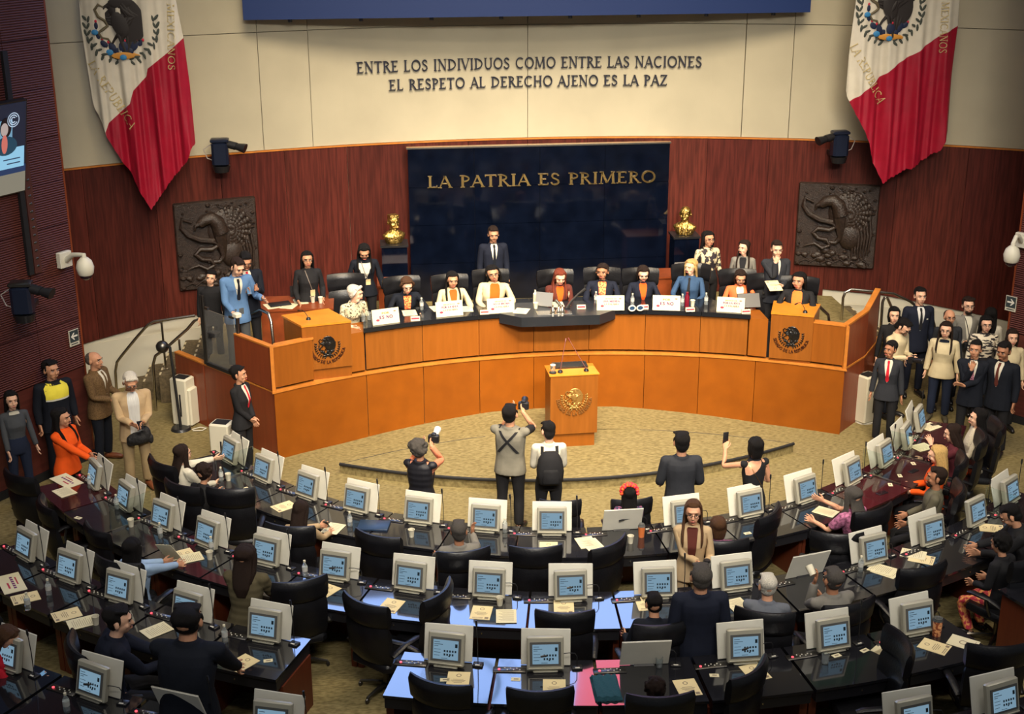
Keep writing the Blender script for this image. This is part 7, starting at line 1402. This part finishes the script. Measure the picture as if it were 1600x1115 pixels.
# ------------------------------------------------------------------ what they hold and wear
def camera_in(Pn, label, lens_white=False, dirv=None, side='R', dz=.02):
    q = wrist(Pn, side, .08); t = thing('photo_camera', label, 'camera', (q[0], q[1], q[2]+dz), Pn[0].rotation_euler[2]+R(8))
    mb = MB(); mb.bbox(-.07, .07, -.04, .04, -.05, .05, .01); mb.bbox(-.03, .03, -.035, .035, .045, .075, .008); part('body', mb, M_black, t)
    L_ = mat('lens_white', (.62, .60, .55), .35) if lens_white else M_black
    k = .22 if lens_white else .14; mb = MB(); mb.tube([(0, -.04, 0), (0, -.04-k*.5, .01), (0, -.04-k, .02)], [.038, .040, .048], 14); part('lens', mb, L_, t)
    mb = MB(); mb.tube([(0, -.04-k, .02), (0, -.05-k, .02)], [.046, .042], 14); part('lens_hood', mb, M_black, t); return t
camera_in(PPL['w1'], 'black camera with white telephoto lens raised by the vest photographer', True); camera_in(PPL['w2'], 'black camera raised by the photographer in utility vest')
camera_in(PPL['r2'], 'black camera in the hands of the cream sweater man', dz=-.02); camera_in(PPL['r6'], 'black camera in the hands of the grey blazer man', dz=-.02)
def phone_in(key, label, side='L', tilt=(70, 0), lit=False, off=(0, 0, 0)):
    q = wrist(PPL[key], side, .10)+np.array(off); rz = PPL[key][0].rotation_euler[2]; return phone(0, 0, 0, label, lit=lit, loc=q, rot=(R(tilt[0]), R(tilt[1]), rz))
phone_in('w5', 'black phone held up by the woman in the black dress', 'L', (88, 0), off=(0, 0, .05)); phone_in('l4', 'black phone held by the white haired man in beige', 'L', (35, 0)); phone_in('t8', 'phone held by the man in dark suit on the stage', 'R', (40, 0), True); phone_in('a3', 'dark phone held by the woman in the front row', 'L', (50, 0)); phone_in('c1', 'lit phone in the hands of the woman in red', 'L', (30, 0), True, (.0, .0, .02))
phone_in('l5', 'white eyeglasses case held by the woman in orange', 'L', (60, 20))
q = wrist(PPL['t6'], 'L', .10); put('cream', (q[0]-.05, q[1]-.03, q[2]+.02), R(0), 'cream booklet held by the man in grey suit on the stage', rot=(R(18), 0, R(4)))
q = wrist(PPL['b1'], 'L', .10); put('plain', (q[0]-.02, q[1]+.05, q[2]+.08), 0, 'white paper held up by the woman in light blue', rot=(R(60), R(10), R(150)))
q = wrist(PPL['a6'], 'R', .10); t = thing('travel_mug', 'dark lidded steel mug held by the smiling woman in beige', 'cup', (q[0]+.03, q[1]-.02, q[2]-.06)); mb = MB(); mb.cyl((0, 0), .036, 0, .13, 14, .042); part('body', mb, mat('mug_steel', (.25, .25, .26), .3, .7), t); mb = MB(); mb.cyl((0, 0), .042, .13, .155, 14, .036); part('lid', mb, M_black, t)
q = wrist(PPL['b6'], 'L', .09); t = thing('paper_cup', 'white cup at the mouth of the grey haired man', 'cup', (q[0]-.04, q[1]+.0, q[2]-.0)); t.rotation_euler = (R(-50), 0, R(20)); mb = MB(); mb.cyl((0, 0), .035, 0, .11, 14, .042); part('cup_wall', mb, mat('cup_paper', (0, 0, 0)), t)
def worn(key, name, label, tpl, mats, cat):      # an accessory posed with its wearer, a thing of its own
    t0, A, B, sc = PPL[key]; o = link(name, pmesh(name, tpl, A, B, mats, None, sc)); o.location = t0.location; o.rotation_euler = t0.rotation_euler; tag(o, label, cat); return o
worn('w3', 'backpack', 'black backpack on the back of the white shirt man', BAG, BLK, 'bag')
FC = worn('a5', 'flower_crown', 'crown of red and orange flowers on black hair', FACE['flower_crown'], mat('petals', (.60, .015, .06), .6, col2=(.80, .10, .01), vscale=30, ramp=(.46, .54)), 'headband')
q = PPL['l4'][0].location; t = thing('waist_bundle', 'black jacket and bag slung at the waist of the beige jacket man', 'bag', (q.x+.06, q.y-.15, .82), R(18)); t.scale = (.8, .8, .75); mb = MB(); 
for a in ((0, 0, 0, .20, .10, .13), (.14, .02, .05, .10, .09, .17), (-.1, .02, -.06, .10, .07, .09), (.22, .0, -.04, .05, .05, .10)): mb.ell(a[:3], a[3:], 12, 8)
me = remeshed(mb, .012, .5, 1); me.materials.clear(); me.materials.append(mat('bag_black', (.01, .01, .012), .7, bump=.8, bscale=25)); me.shade_smooth(); part('bundle', me, None, t)
